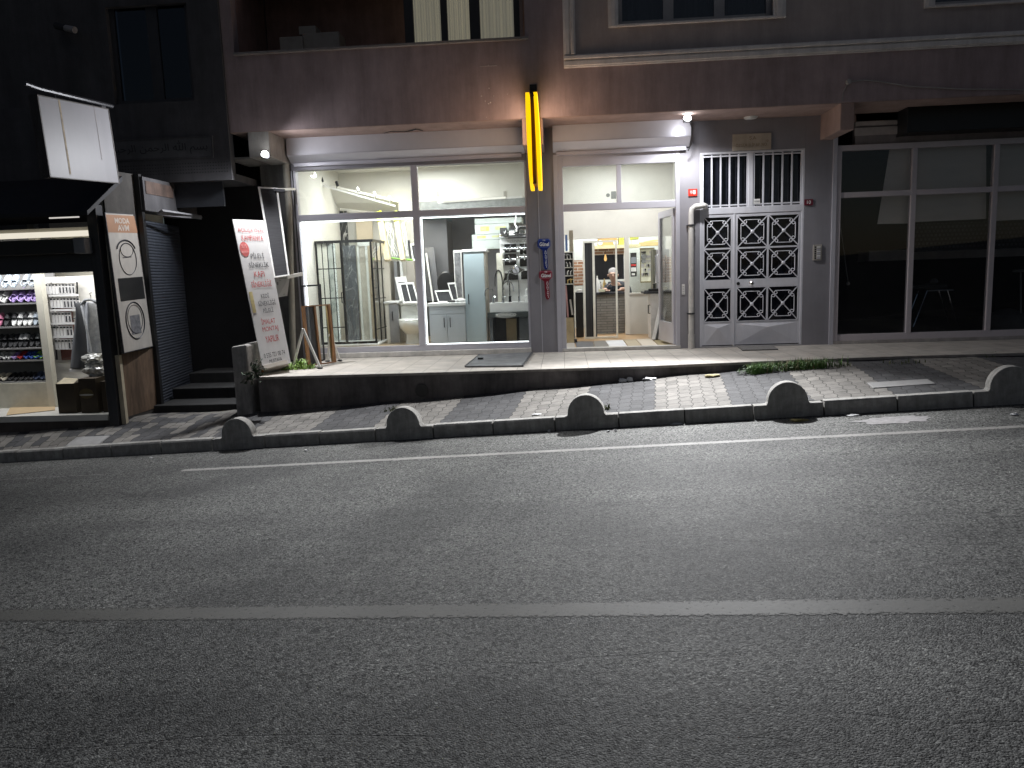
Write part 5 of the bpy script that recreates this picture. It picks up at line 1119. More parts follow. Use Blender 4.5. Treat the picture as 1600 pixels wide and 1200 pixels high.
for (bx_, by_, sgn) in ((hx0-.14, yps-.40, 1), (hx0+.1, yps-.34, -1)):
    base = Vector((bx_, by_, zdt+.03)); ch = []
    for k in range(4):
        a_ = -.5+.33*k; L_ = (.07, .08, .075, .06)[k]; d_ = Vector((sgn*.35+a_*.5, -1, 0)).normalized(); s_ = base+Vector((a_*.05, -.02, .005))
        ch.append([(tuple(base), .022), (tuple(s_), .014), (tuple(s_+d_*L_*.55+Vector((0, 0, .008))), .009), (tuple(s_+d_*L_+Vector((0, 0, -.008))), .007)])
    ch.append([(tuple(base), .022), (tuple(base+Vector((sgn*.035, -.005, 0))), .011), (tuple(base+Vector((sgn*.055, -.04, -.005))), .009)])
    skin('hand', ch, M_skin, per)
ofc = thing('desk_chair', 'black desk chair under the person behind the counter', 'chair', (hx0+.1, yps+.2, .02)); MB().box(hx0-.12, hx0+.32, yps-.1, yps+.32, .40, .46).build('seat', M_black, ofc, bevel=.03); MB().box(hx0-.08, hx0+.28, yps+.34, yps+.4, .5, 1.0).build('backrest', M_black, ofc, bevel=.03); MB().tube([(hx0+.1, yps+.12, .05), (hx0+.1, yps+.12, .4)], .03).build('column', M_blackmetal, ofc)
lg_ = MB()
for k in range(5): a_ = 2*math.pi*k/5; lg_.tube([(hx0+.1, yps+.12, .07), (hx0+.1+.27*math.cos(a_), yps+.12+.27*math.sin(a_), .035)], .02, 6)
lg_.build('base', M_blackmetal, ofc)
# right part behind partition glass: picture, key board, tool wall
yr = 4.4
o = MB().pbox(985, 395, 995, 432, yr, .04).build('framed_poster', M_black); tag(o, 'tall dark poster with red band seen right of the partition post', 'poster')
for (p0, p1, m_) in (((986, 402), (994, 411), mat('grey picture', (.2, .22, .25), .6)), ((986, 413), (994, 415.5), M_red), ((986, 418), (994, 424), M_boardwhite), ((987, 427), (992, 430), M_boardwhite)): setp(MB().pbox(*p0, *p1, yr-.004, .004).build('picture_field', m_), o)
kbd = thing('key_board', 'white board full of hanging keys in an olive frame on the rear wall', 'key board', U(1012, 415, yr)); q = rectq(1000, 388, 1023, 441, yr-.02)
q.slab(.02).build('board', mat('ivory board', (.74, .74, .62), .5), kbd); q.frame(.05, .035, .03, w0=.012).build('frame', mat('olive wood', (.22, .18, .06), .5), kbd)
rnd = random.Random(11)
for i in range(7):
    for j in range(6):
        if rnd.random() < .12: continue
        ks = MB(); u = .13+.11*i+rnd.uniform(-.01, .01); v = .88-.125*j
        c_ = q.at(u, v, .016); ks.lathe(tuple(c_), [(.02, .004), (.02, -.004)], 8, 'Y', 1, 1.2); ks.bar(c_, q.at(u, v-.07, .016), .012, .006); o = ks.build('key', M_alu if rnd.random() < .6 else M_blackmetal, kbd)
ws = MB().pbox(998, 379, 1040, 383, yr-.25, .25).build('tool_shelf', mat('pale wood shelf', (.6, .45, .2), .6)); tag(ws, 'pale wooden shelf above the key board', 'shelf')
ln = thing('drill_case', 'tan strips and tools piled on the wooden shelf above the key board', 'tools', U(1018, 377, yr-.2))
for k in range(5):
    p0 = U(1006+k*3, 378.5-k*.6, yr-.2+k*.02); p1 = U(1024+k*3.5, 376.5-k*.5, yr-.2+k*.02); MB().bar(p0, p1, .03, .02).build('strip', mat('tan strip', (.6, .42, .18), .6), ln)
cl = thing('wall_clock', 'small grey locks and clamps hanging at the top left of the key board', 'lock', U(1004, 400, yr-.06)); MB().lathe(tuple(U(1006, 401, yr-.06)), [(.05, .02), (.06, 0), (.05, -.02)], 12, 'Y').pbox(1003, 403, 1009, 411, yr-.07, .03).build('body', mat('grey metal', (.25, .26, .27), .4, .5), cl); MB().tube([U(1003, 404, yr-.06), U(1004, 397, yr-.06), U(1008, 397, yr-.06), U(1009, 404, yr-.06)], .01, 6).build('shackle', M_chrome, cl)
# grey cabinet and white counter at the right
r_, a, b, zb = cabinet('tall_cabinet', (1025, 390), (1046, 470), 2.0, .4, mat('pale grey lacquer', (.48, .47, .49), .35), 'tall pale grey cabinet with dark edge beside the open door leaf', zb=.02)
MB().box(a.x-.05, a.x, 1.98, 2.4, .02, a.z).build('edge_panel', mat('olive edge', (.12, .12, .09), .5), r_)
MB().tube([(b.x-.12, 2.0, Z(1038, 419, 2.)), (b.x-.12, 1.96, Z(1038, 419, 2.)), (b.x-.12, 1.96, Z(1038, 460, 2.)), (b.x-.12, 2.0, Z(1038, 460, 2.))], .009).build('handle', M_chrome, r_)
r_, a, b, zb = cabinet('base_cabinet', (1016.5, 459), (1050, 516), 1.5, .45, mat('white lacquer', (.66, .65, .64), .35), 'white low cabinet with dark worktop and side handle inside the shop door', zb=.02)
MB().box(a.x-.12, b.x+.1, 1.46, 1.97, a.z, a.z+.035).build('worktop', M_darkalu, r_, bevel=.004)
MB().tube([(a.x-.002, 1.55, Z(1013, 490, 1.5)), (a.x-.035, 1.55, Z(1013, 490, 1.5)), (a.x-.035, 1.55, Z(1013, 477, 1.5)), (a.x-.002, 1.55, Z(1013, 477, 1.5))], .01).build('handle', M_black, r_)
zt2 = a.z+.035; p = U(1022, 452, 1.6); o = thing('tape_dispenser', 'black stapling tool with knob on the dark worktop', 'tool', (p.x, 1.6, zt2)); MB().box(p.x-.1, p.x+.14, 1.55, 1.65, zt2, zt2+.05).box(p.x-.17, p.x-.05, 1.56, 1.63, zt2, zt2+.025).build('body', M_black, o, bevel=.008); MB().tube([(p.x, 1.6, zt2+.05), (p.x, 1.6, zt2+.11)], .015).lathe((p.x, 1.6, zt2+.11), [(.02, 0), (.03, .015), (.01, .03)], 10).build('knob', M_black, o)
o = MB().box(p.x-.03, p.x+.2, 1.66, 1.8, zt2+.001, zt2+.04).build('paper_stack', M_boardwhite, bevel=.004); tag(o, 'stack of white papers behind the black tool on the dark worktop', 'paper')
# leaning profile samples at the open leaf
for i, (pb_, pt_, col, lb) in enumerate((((1021, 531), (1036, 459), (.7, .69, .68), 'white window profile sample leaning left-most against the open door leaf'), ((1025, 530), (1037, 466), (.16, .17, .19), 'dark grey window profile sample leaning against the open door leaf'), ((1031, 530.5), (1040, 470), (.66, .65, .64), 'second white window profile sample between the dark grey and the brown ones'), ((1033.5, 530.5), (1039, 485), (.07, .04, .025), 'brown window profile sample leaning right-most against the open door leaf'))):
    a = UZ(pb_[0], pb_[1], .03); b = U(pt_[0], pt_[1], a.y+.32); o = MB().bar(a, b, .05, .06, (0, 1, 0)).build('profile_sample', mat('profile sample %d' % i, col, .4)); tag(o, lb, 'profile sample', 'profile samples leaning inside the door')
# small things seen in the transom of the door
o = thing('ceiling_speaker', 'two small black cameras behind the left transom pane of the shop door', 'camera', U(952, 305, 2.2)); MB().lathe(tuple(U(950, 305, 2.2)), [(.03, -.03), (.035, 0), (.03, .03)], 12, 'Y').pbox(955, 299, 963, 310, 2.2, .06).build('body', mat('grey plastic', (.12, .12, .11), .5), o)

# ================================================================== THINGS ON THE TERRACE AND FRONT
# campaign sign
cq = PQ(U(411, 577, -2.04), U(454.5, 567, -1.72), (411.5, 344.5), U(363.3, 342.5, -1.6))
cs = thing('campaign_sign', 'tall white campaign board with red and black lettering leaning on the terrace corner', 'sign board', cq.p[0])
cq.slab(.018).build('board', M_boardwhite, cs)
lines = [('AÇILIŞA ÖZEL', .10, .95, .928, .042, M_red), ('KAMPANYA', .17, .87, .874, .038, M_red), ('PİLELİ', .35, .78, .755, .045, M_ink), ('SİNEKLİK', .23, .89, .693, .045, M_ink), ('KAPI', .34, .68, .625, .038, M_red), ('SİNEKLİĞİ', .18, .85, .562, .05, M_red),
         ('KEDİ', .42, .69, .479, .037, M_ink), ('SİNEKLİĞİ', .28, .87, .430, .042, M_ink), ('PİLELİ', .40, .74, .380, .037, M_ink), ('İMALAT', .26, .74, .308, .044, M_red), ('MONTAJ', .25, .79, .248, .04, M_red), ('YAPILIR', .28, .75, .185, .042, M_red), ('0 535 721 00 74', .12, .86, .081, .03, M_ink), ('MUSTAFA', .27, .71, .04, .024, M_ink)]
lines = [(t, a, b, c-d/2, c+d/2, m) for t, a, b, c, d, m in lines]
mbs = {}
for t, u0, u1, v0, v1, m in lines:
    mbs.setdefault(m.name, (m, MB())); text_on(cq, t, u0, u1, v0, v1, m, mb=mbs[m.name][1], w=.003, bold=-.002)
for k_, (m, b_) in mbs.items(): b_.build('lettering', m, cs)
dk_ = MB(); c0 = (.19, .797); n = 28
dk_.add([cq.at(c0[0]+.15*math.cos(2*math.pi*k/n), c0[1]+.05*math.sin(2*math.pi*k/n), .002) for k in range(n)], [tuple(range(n))])
sk = dk_.build('round_sticker', M_inkred, cs); text_on(cq, '%15', .1, .28, .805, .83, mat('pale pink ink', (.75, .4, .38), .6), sk, 'print', .004); text_on(cq, 'İNDİRİM', .08, .30, .77, .79, MATS['pale pink ink'], sk, 'print', .004)
cq.slab(.002, None, .05, .16, .37, .51, .003).build('yellow_sticker', mat('faded yellow sticker', (.55, .46, .22), .6, var=.3, scale=10), cs)
fb2 = Quad(UZ(414, 583, .0)+Vector((0, 0, .0)), UZ(452, 575, .0), U(450, 567, -1.76), U(412, 577, -2.07)); fb2.slab(.05).build('foot', mat('pale wood foot', (.45, .41, .36), .7), cs)
o = MB().lathe(tuple(UZ(417, 580, .02)+Vector((-.02, -.03, -.01))), [(.03, 0), (.05, .015), (.045, .035), (.015, .05)], 9, 'Z', 1.2, .8).build('brick_lump', mat('orange brick', (.5, .2, .1), .9, var=.3), smooth=True); tag(o, 'orange brick fragment at the foot of the campaign sign', 'brick')
# leaning insect screen behind it with clips
sq = PQ(U(428, 434, -.95), U(452.5, 430.5, -.85), (434, 293.5), U(403, 291.5, -.78))
ss = thing('insect_screen', 'tall dark insect screen in a white frame leaning behind the campaign sign', 'insect screen', sq.p[0])
sq.frame(.1, .015, .035).build('frame', M_pvc, ss); sq.slab(.006, None, .1, .9, .015, .985, -.012).build('net', mat('black pleated net', (.03, .03, .034), .8, var=.5, stretch=(1, 1, 40)), ss)
sq.slab(.05, None, .78, 1.35, .955, .985, .02).build('clamp', M_darkalu, ss)
MB().bar(U(433, 296, -.62), U(460, 295.5, -.1), .035, .035).build('fixing_arm', M_pvc, ss)
o = MB().bar(U(448, 433, -.85), U(472, 428, -.5), .03, .05).build('wall_batten', M_pvc); tag(o, 'short white batten above the printed notice by the beige downpipe', 'batten')
nq = Quad(U(434, 465, -.8), U(449, 462, -.75), U(453, 431, -.75), U(429, 433, -.8))
no = nq.slab(.003).build('paper_notice', mat('paper', (.66, .65, .62), .8, var=.06), None); tag(no, 'printed paper notice hanging between the campaign sign and the beige downpipe', 'notice')
rnd = random.Random(2); tm = MB()
for k in range(9):
    v = .92-.1*k; nq.slab(.0005, tm, .28, .28+rnd.uniform(.35, .55), v-.025, v, .0015)
nq.slab(.0005, tm, .1, .2, .6, .75, .0015); nq.slab(.0005, tm, .8, .92, .7, .85, .0015); tm.build('print', mat('grey print', (.3, .3, .28), .7), no)
# door frame samples on A-legs
def sample(pts, y0, bw, bh, m, label, mull=None, name='frame_sample', net=None, group='door frame samples on stands'):
    q = Quad(*[U(*p, y) for p, y in zip(pts, y0)]); r_ = thing(name, label, 'door frame', q.p[0], group); f = q.frame(bw, bh, .032)
    if mull: q.slab(.03, f, mull-bw*.4, mull+bw*.4, bh, 1-bh, -.003)
    f.build('frame', m, r_)
    if net: q.slab(.004, None, bw, .5, bh, 1-bh, -.02).build('net', net, r_)
    return r_, q
M_wood = mat('golden oak foil', (.27, .135, .055), .45, var=.3, scale=3, stretch=(14, 14, .6))
M_ol = mat('olive oak foil', (.26, .20, .09), .45, var=.3, scale=3, stretch=(14, 14, .6))
M_anth = mat('anthracite foil', (.05, .055, .06), .4, var=.1)
b1, b2 = UZ(482, 573, .02), UZ(526, 566, .02)
r_, q = sample(((482, 572.5), (526, 566), (516, 475), (472.5, 478)), (b1.y, b2.y, b2.y+.1, b1.y+.1), .085, .02, M_wood, 'golden oak coloured door frame sample on white A-shaped legs in front of the shop window', .44, net=M_net)
b3, b4 = UZ(480, 566, .02), UZ(507, 560, .02)
r2_, q2 = sample(((479, 570), (508, 563), (501.5, 444), (470.5, 446)), (-1.0, -.9, -.85, -.95), .09, .02, M_anth, 'anthracite door frame sample standing behind the golden oak one', None)
mlg = MB()
q.slab(.03, None, .95, 1.03, 0, 1, -.05).build('olive_upright', M_ol, r_)
def aleg(px_top, py_top, l, r, ytop, label):
    a = U(px_top, py_top, ytop); r0_ = thing('stand_leg', label, 'stand', a, 'white A-shaped stands'); 
    for (px, py) in (l, r): b_ = UZ(px, py, .012); MB().bar(a, b_, .03, .03, (0, 1, 0)).build('leg', M_pvc, r0_); MB().box(b_.x-.03, b_.x+.03, b_.y-.025, b_.y+.025, .002, .02).build('rubber_foot', M_black, r0_)
aleg(473.5, 514, (458, 574), (500.5, 575), b1.y-.05, 'white A-shaped stand at the left end of the golden oak frame sample')
aleg(516, 522, (512, 564), (531, 563), b2.y+.05, 'white A-shaped stand at the right end of the golden oak frame sample')
# key shaped signs
def key_sign(pts_head, px_l, px_r, ytop_, ybot, col, border, label, lean):
    (hx0_, hy0, hx1_, hy1) = pts_head; q = rectq(hx0_, hy0, hx1_, hy1, -.05)
    k_ = thing('key_sign', label, 'sign', q.p[0], 'key shaped signs on the grey pier')
    m1 = mat('sign enamel %.2f' % col[0], col, .35, var=.05); m2 = mat('sign border %.2f' % col[0], border, .4)
    W_ = q.p[1].x-q.p[0].x; H_ = q.p[3].z-q.p[0].z; x0 = q.p[0].x; z0 = q.p[0].z
    zb_ = Z(850, ybot, -.05); sw_ = W_*.34; xc = x0+W_*.55
    def outline(g, yy, off):
        c = .03; P = [(x0-g+c, z0-g), (xc-sw_/2-g, z0-g-.03), (xc-sw_/2-g+off, zb_+.04), (xc-sw_/4+off, zb_-g), (xc+sw_/4+off, zb_-g), (xc+sw_/2+g+off, zb_+.04), (xc+sw_/2+g, z0-g-.03), (x0+W_+g-c, z0-g), (x0+W_+g, z0-g+c), (x0+W_+g, z0+H_+g-c), (x0+W_+g-c, z0+H_+g), (x0-g+c, z0+H_+g), (x0-g, z0+H_+g-c), (x0-g, z0-g+c)]
        return [(a_, yy, b_) for a_, b_ in P]
    MB().prism(outline(0, -.05, lean), (0, .02, 0)).build('plate', m1, k_)
    bd = MB(); bd.prism([(x0+.012, -.0515, z0+.012), (x0+W_-.012, -.0515, z0+.012), (x0+W_-.012, -.0515, z0+H_-.012), (x0+.012, -.0515, z0+H_-.012)], (0, .001, 0)); bd.build('border', m2, k_)
    bd = MB(); bd.prism([(x0+.02, -.053, z0+.02), (x0+W_-.02, -.053, z0+.02), (x0+W_-.02, -.053, z0+H_-.02), (x0+.02, -.053, z0+H_-.02)], (0, .001, 0)); bd.build('head_field', m1, k_)
    mw_ = mat('sign white', (.8, .8, .82), .4); t_ = MB()
    text_on(q, 'TSE', .4, .62, .76, .9, mw_, mb=t_, w=.005, bold=.01); text_on(q, 'Günel', .16, .9, .22, .64, mw_, mb=t_, w=.005, bold=.025)
    t_.build('lettering', mw_, k_)
    t_ = MB(); word = 'ANAHTARCI'; n_ = len(word); zt_ = z0-.03
    for i, chh in enumerate(word):
        zc1 = zt_-(zt_-zb_-.02)*(i+.12)/n_; zc0 = zt_-(zt_-zb_-.02)*(i+.82)/n_; xx = xc+.012+lean*(i/n_); ww = sw_*(.22 if chh != 'I' else .06)
        qq = Quad((xx-ww, -.0525, zc0), (xx+ww, -.0525, zc0), (xx+ww, -.0525, zc1), (xx-ww, -.0525, zc1)); text_on(qq, chh, 0, 1, 0, 1, mw_, mb=t_, w=.001, bold=.012)
    t_.build('lettering', mw_, k_)
key_sign((839.5, 373.5, 860, 387.5), 847, 854, 388, 421, (.006, .022, .16), (.1, .16, .5), 'blue key shaped sign with white lettering on the grey pier', .012)
key_sign((842, 423, 863, 436), 850, 857, 437, 468, (.17, .008, .022), (.5, .15, .2), 'red key shaped sign below the blue one on the grey pier', .012)
# blade sign with two glowing yellow faces
bx_, by0, by1 = U(834, 200, -1.15).x, -1.5, YO-.04
zt_, zb_ = U(829, 147, -1.2).z, U(842, 297, -1.2).z
bs = thing('blade_sign', 'glowing yellow vertical sign projecting from the wall between the two shopfronts', 'sign', (bx_, YO, zt_))
M_yel = mat('lit yellow acrylic', (.8, .5, .02), .35, var=.06, emit=(1., .58, .0), estr=1.2)
M_yel2 = mat('lit yellow face', (.8, .6, .1), .35, var=.06, emit=(1., .70, .50), estr=5.)
M_sgn = mat('dark amber core', (.10, .04, .004), .5, var=.3)
ymid, ry = (by0+by1)/2, (by1-by0)/2; zmid, rz = (zt_+zb_)/2, (zt_-zb_)/2
def oval(k_, n_=40, s=1.):
    a_ = 2*math.pi*k_/n_; c_, s_ = math.cos(a_), math.sin(a_); e = .45
    return ymid+s*ry*math.copysign(abs(c_)**e, c_), zmid+s*rz*math.copysign(abs(s_)**e, s_)
lean_ = -.022
def vert(x, k_, s=1.): y_, z_ = oval(k_, s=s); return (x+lean_*(z_-zmid)*1.0, y_, z_)
for sx, xo in ((-1, -.05), (1, .05)):
    rim = MB(); n_ = 40
    bow = [math.cos((oval(k_)[1]-zmid)/rz*1.35)*.03*sx for k_ in range(n_)]
    A_ = [vert(bx_+xo+bow[k_]*.4-.023, k_) for k_ in range(n_)]; B_ = [vert(bx_+xo+bow[k_]*.4+.023, k_) for k_ in range(n_)]
    rim.add(A_+B_, [(k_, (k_+1) % n_, n_+(k_+1) % n_, n_+k_) for k_ in range(n_)]+[tuple(range(n_, 2*n_)) if sx < 0 else tuple(range(n_))])
    rim.build('rim', M_yel, bs)
    C_ = [vert(bx_+xo+bow[k_]*.4+sx*.004, k_, .985) for k_ in range(n_)]
    MB().add(C_, [tuple(range(n_))]).build('face', M_yel2, bs)
MB().box(bx_-.024, bx_+.024, by0+.05, by1-.02, zb_+.06, zt_-.06).build('core', M_sgn, bs)
MB().tube([(bx_-.01, by1-.05, zt_-.03), (bx_-.015, by1, zt_+.1), (bx_-.015, YO, zt_+.14)], .014, 8).box(bx_-.05, bx_+.05, YO-.02, YO, zt_+.08, zt_+.2).build('bracket', M_blackmetal, bs)
# floodlights
def flood(loc, yawd, label):
    f_ = thing('floodlight', label, 'floodlight', loc); L_ = Vector(loc)
    m = Matrix.Translation(L_) @ Matrix.Rotation(R(yawd), 4, 'Z') @ Matrix.Rotation(R(-32), 4, 'X')
    o = MB().box(-.06, .06, 0, .035, -.045, .045).build('housing', M_darkalu, mw=m, bevel=.006); setp(o, f_)
    o = MB().lathe((0, 0, 0), [(.05, -.002), (.046, -.018), (.03, -.034), (.01, -.04)], 16, 'Y').build('lamp_face', emat('lamp face', (1., 1., 1.), 40.), mw=m, smooth=True); setp(o, f_)
    o = MB().tube([L_+Vector((0, .03, 0)), L_+Vector((0, .07, .0)), L_+Vector((0, .1, .03))], .01, 6).build('bracket', M_blackmetal); setp(o, f_)
    return m
fl1 = U(414, 241, YO-.14); fl2 = U(1074, 185, -.6)
flood(tuple(fl1), 12, 'dazzling floodlight on the pale beam above the campaign sign')
flood(tuple(fl2), 4, 'dazzling small floodlight on the shutter box above the shop door')
# plates, plaque, intercom, ceiling lamp
q = rectq(1075.5, 295.5, 1089.5, 306, -.045); o = q.slab(.008).build('number_plate', mat('red enamel', (.55, .035, .02), .35, var=.04)); tag(o, 'bright red house number plate 10A beside the shop door', 'number plate'); text_on(q, '10ᴬ', .2, .84, .2, .82, M_white, o, 'lettering', .003, .004)
q = rectq(1257, 311.5, 1270, 320.5, -.045); o = q.slab(.008).build('number_plate', mat('maroon enamel', (.14, .015, .03), .35, var=.04)); tag(o, 'maroon house number plate 10 right of the entrance door', 'number plate'); text_on(q, '10', .3, .75, .22, .8, M_white, o, 'lettering', .003, .004)
q = rectq(1145, 210, 1205, 233, -.055); o = q.slab(.024).build('marble_plaque', mat('aged marble plaque', (.46, .41, .34), .5, var=.12, scale=7, stain=.2), bevel=.003); tag(o, 'pale marble name plaque above the entrance door', 'plaque')
mi = mat('worn gilt letters', (.2, .155, .1), .7, var=.4, scale=30); text_on(q, 'Ş.A', .43, .6, .58, .84, mi, o, 'lettering', .002, .0); text_on(q, 'ÖZGÜR ELİF AP. NO.', .08, .9, .22, .46, mi, o, 'lettering', .002, .0); text_on(q, '10', .86, .92, .46, .6, mi, o, 'lettering', .002)
q = rectq(1271, 382.5, 1284, 406.5, -.05); ic = q.slab(.02).build('intercom', mat('champagne aluminium', (.42, .39, .35), .35, .3), bevel=.003); tag(ic, 'entry phone panel with a column of buttons right of the entrance door', 'intercom')
for k in range(6):
    for c_ in ((.28, .6),): q.slab(.006, None, .4, .82, .1+.14*k, .19+.14*k, .006).build('button', M_boardwhite if k % 2 else M_alu, ic)
    q.slab(.002, None, .15, .34, .1+.14*k, .19+.14*k, .002).build('name_tag', M_black, ic)
p = UZ(1173, 182, ZS); o = MB().lathe((p.x, p.y, ZS-.04), [(.09, .04), (.1, .03), (.085, .008), (.03, 0)], 22).build('ceiling_lamp', mat('opal glass', (.6, .6, .58), .3, var=.03), smooth=True); tag(o, 'unlit round ceiling lamp under the soffit above the entrance door', 'lamp')
q = rectq(1065.5, 444, 1070, 460, -.04); o = q.slab(.002).build('paper_sticker', M_boardwhite); tag(o, 'narrow white sticker on the right jamb of the shop door', 'sticker'); tmb = MB(); [q.slab(.0004, tmb, .2, .8, .1+.16*k, .16+.16*k, .001) for k in range(5)]; tmb.build('print', mat('grey print', (.3, .3, .28), .7), o)
# black sign box on the right
bq0, bq1 = U(1420, 161, -.35), U(1421, 207, -.35); sb = thing('sign_box', 'unlit black sign box above the dark shop on the right', 'sign', (bq0.x, 0, bq1.z))
MB().box(bq0.x, 8.5, -.35, -.002, bq1.z, bq0.z).build('box', mat('black sign face', (.004, .004, .005), .35, var=.3), sb, bevel=.006); MB().box(bq0.x-.012, bq0.x, -.355, -.002, bq1.z-.01, bq0.z+.01).build('end_cap', mat('dark sign end', (.02, .02, .022), .5), sb)
# furniture of the dark shop
ys_ = 1.0
st = thing('bar_stool', 'dark stool with thin chrome legs behind the dark shop window', 'stool', U(1460, 512, ys_)); zt_ = Z(1460, 453, ys_)
xa, xb = X(1448, 453, ys_), X(1490, 453, ys_); MB().box(xa, xb, ys_, ys_+.35, zt_-.02, zt_).build('seat_rail', M_chrome, st); MB().box(xa-.22, xb-.06, ys_+.05, ys_+.33, zt_, zt_+.1).build('seat', M_black, st, bevel=.03)
for pa, pb in (((1449, 454), (1427, 511)), ((1481, 454), (1496, 509))):
    for dy in (0, .3): MB().tube([U(*pa, ys_)+Vector((0, dy, 0)), U(*pb, ys_)+Vector((0, dy, 0))], .011, 6).build('leg', M_chrome, st, smooth=True)
p = U(1460, 428, ys_+.2); o = MB().lathe((p.x, p.y, zt_+.1), [(.05, 0), (.07, .03), (.05, .06), (.02, .08)], 10).build('cloth_bundle', mat('grey cloth', (.2, .2, .2), .9), smooth=True); tag(o, 'small pale cloth lying on the dark stool', 'cloth')
o = MB().pbox(1358, 392, 1700, 396.5, 1.6, .5).build('wall_counter', mat('pale counter edge', (.5, .47, .44), .5)); tag(o, 'long pale shelf edge across the dark shop behind the windows', 'shelf')
o = MB().lathe(tuple(U(1574, 495, 1.2)+Vector((0, 0, -.1))), [(.3, -.2), (.34, 0), (.28, .14), (.12, .22), (.02, .24)], 22).build('beanbag', mat('grey fabric seat', (.12, .115, .115), .9), smooth=True); tag(o, 'grey rounded seat at the right end of the dark shop', 'seat')
o = MB().tube([U(1595, 425, 1.), U(1595, 500, 1.)], .012).lathe(tuple(U(1595, 425, 1.)), [(.1, 0), (.12, .02), (.1, .04)], 16).build('side_table', mat('pale metal', (.45, .44, .42), .4, .3)); tag(o, 'small round pale table at the right edge of the photo in the dark shop', 'table')
o = MB().tube([U(1310, 330, .8), U(1325, 440, .8)], .008, 6).lathe(tuple(U(1325, 443, .8)), [(.02, -.03), (.035, 0), (.02, .03)], 10).build('blind_cord', mat('cord', (.3, .29, .27), .7)); tag(o, 'hanging blind cord with a pale weight at the left of the dark shop window', 'cord')
# mats
q = Quad(UZ(726, 574, .004), UZ(818, 573, .004), UZ(833, 552, .004), UZ(748, 556, .004)); o = q.slab(.02, w0=.02).build('ramp_mat', mat('grey steel plate', (.2, .205, .215), .45, .3, var=.25, scale=6, stain=.3)); tag(o, 'grey sheet metal plate lying before the shop window near the pier', 'plate')
q.slab(.004, None, .0, .02, 0, 1, .024).build('edge', M_darkalu, o); q.slab(.004, None, .97, 1., 0, 1, .024).build('edge', M_darkalu, o); 
o = MB().box(U(747, 562, -1.).x, U(755, 562, -1.).x, -1.05, -.95, .03, .05).build('hinge', M_black); tag(o, 'small black hinge on the grey sheet metal plate', 'hinge')
q = Quad(UZ(1160, 548, .004), UZ(1216, 546.5, .004), UZ(1206, 539.5, .004), UZ(1150, 540.5, .004)); o = q.slab(.012, w0=.012).build('doormat', mat('grey doormat', (.16, .155, .15), .95, var=.3, scale=30, bump=.5)); tag(o, 'flat grey doormat before the entrance door', 'doormat')

# ------------------------------------------------------------------ projecting blank sign, neighbour side
xq_ = -5.72
q = Quad(UX(78, 277, xq_), UX(187, 287, xq_), UX(169.5, 170, xq_), UX(57.5, 147.5, xq_))
ps = thing('projecting_sign', 'blank white projecting sign with rust streaks above the shoe shop', 'sign', q.p[0])
M_ps = mat('weathered white sign', (.24, .235, .25), .5, var=.05, scale=2, stain=.1)
q.slab(.1).build('panel', M_ps, ps)
st_ = MB(); q.slab(.001, st_, .262, .285, .06, 1, .002); st_.build('rust_streak', mat('rust streak', (.3, .24, .16), .7, var=.3, scale=3, stretch=(1, 1, 5)), ps); st_ = MB(); q.slab(.001, st_, .765, .775, .3, 1, .002); st_.build('rust_streak', mat('grey streak', (.22, .2, .2), .7, var=.3, scale=3), ps)
q.frame(.012, .012, .11, w0=.004).build('frame', mat('dark sign rim', (.06, .05, .045), .6), ps)
MB().tube([UX(38, 130, xq_-.05), UX(60, 138, xq_-.05), UX(175, 166, xq_-.05)], .025, 8).build('arm', M_darkalu, ps)
for px, py in ((86, 146), (144, 160)): MB().tube([UX(px, py, xq_-.05), UX(px, py+9, xq_-.05)], .008, 5).build('hook', M_darkalu, ps)
fl = thing('wall_camera', 'small cylindrical camera high on the dark neighbour wall', 'camera', U(102, 45, YN-.1)); MB().tube([U(88, 40, YN-.1), U(103, 44, YN-.15)], .05, 10).build('housing', M_dark, fl); MB().tube([U(103, 44, YN-.15), U(117, 47, YN-.2)], .045, 10).build('lamp_head', mat('grey lens', (.3, .28, .28), .5), fl)
# MODA sign on the corner
mq = PQ(U(193.5, 552.5, YS-.02), U(239.5, 541.5, yw1-.02), (213.5, 334.5), U(163.5, 331.5, YS-.02))
ms = thing('vertical_sign', 'tall narrow sign with orange head and shoe drawings beside the shoe shop', 'sign', mq.p[0])
mq.slab(.03).build('panel', mat('dirty white panel', (.46, .43, .39), .6, var=.08, stain=.2), ms)
mq.slab(.001, None, .02, .98, .86, .985, .002).build('orange_field', mat('faded orange', (.34, .18, .10), .6, var=.08), ms)
t_ = MB(); mwt = mat('faded white ink', (.48, .42, .37), .6); text_on(mq, 'MODA', .26, .72, .925, .965, mwt, mb=t_, w=.004, bold=.03); text_on(mq, 'AVM', .32, .68, .872, .915, mwt, mb=t_, w=.004, bold=.03); t_.build('lettering', mwt, ms)
mq.slab(.001, None, .12, .93, .37, .535, .002).build('black_field', M_black, ms)
def ring(mb, cu, cv, ru, rv, w_, v=1., a0=0, a1=2*math.pi): mb.tube([mq.at(cu+ru*math.cos(a0+(a1-a0)*k/24), cv+rv*math.sin(a0+(a1-a0)*k/24), .004) for k in range(25)], w_, 4)
d_ = MB(); ring(d_, .52, .67, .27, .115, .006); ring(d_, .5, .72, .3, .085, .012, a0=.3, a1=math.pi-.3); ring(d_, .52, .735, .2, .05, .005); ring(d_, .5, .22, .3, .135, .009); ring(d_, .5, .23, .24, .105, .004); d_.tube([mq.at(.36, .68, .004), mq.at(.64, .685, .004)], .005, 4)
d_.build('line_drawing', M_ink, ms)
mq.slab(.001, None, .34, .66, .12, .26, .002).build('photo_patch', mat('grey photo', (.14, .14, .15), .6, var=.5, scale=20), ms)
mq.frame(.02, .006, .034, w0=.003).build('frame', M_darkalu, ms)

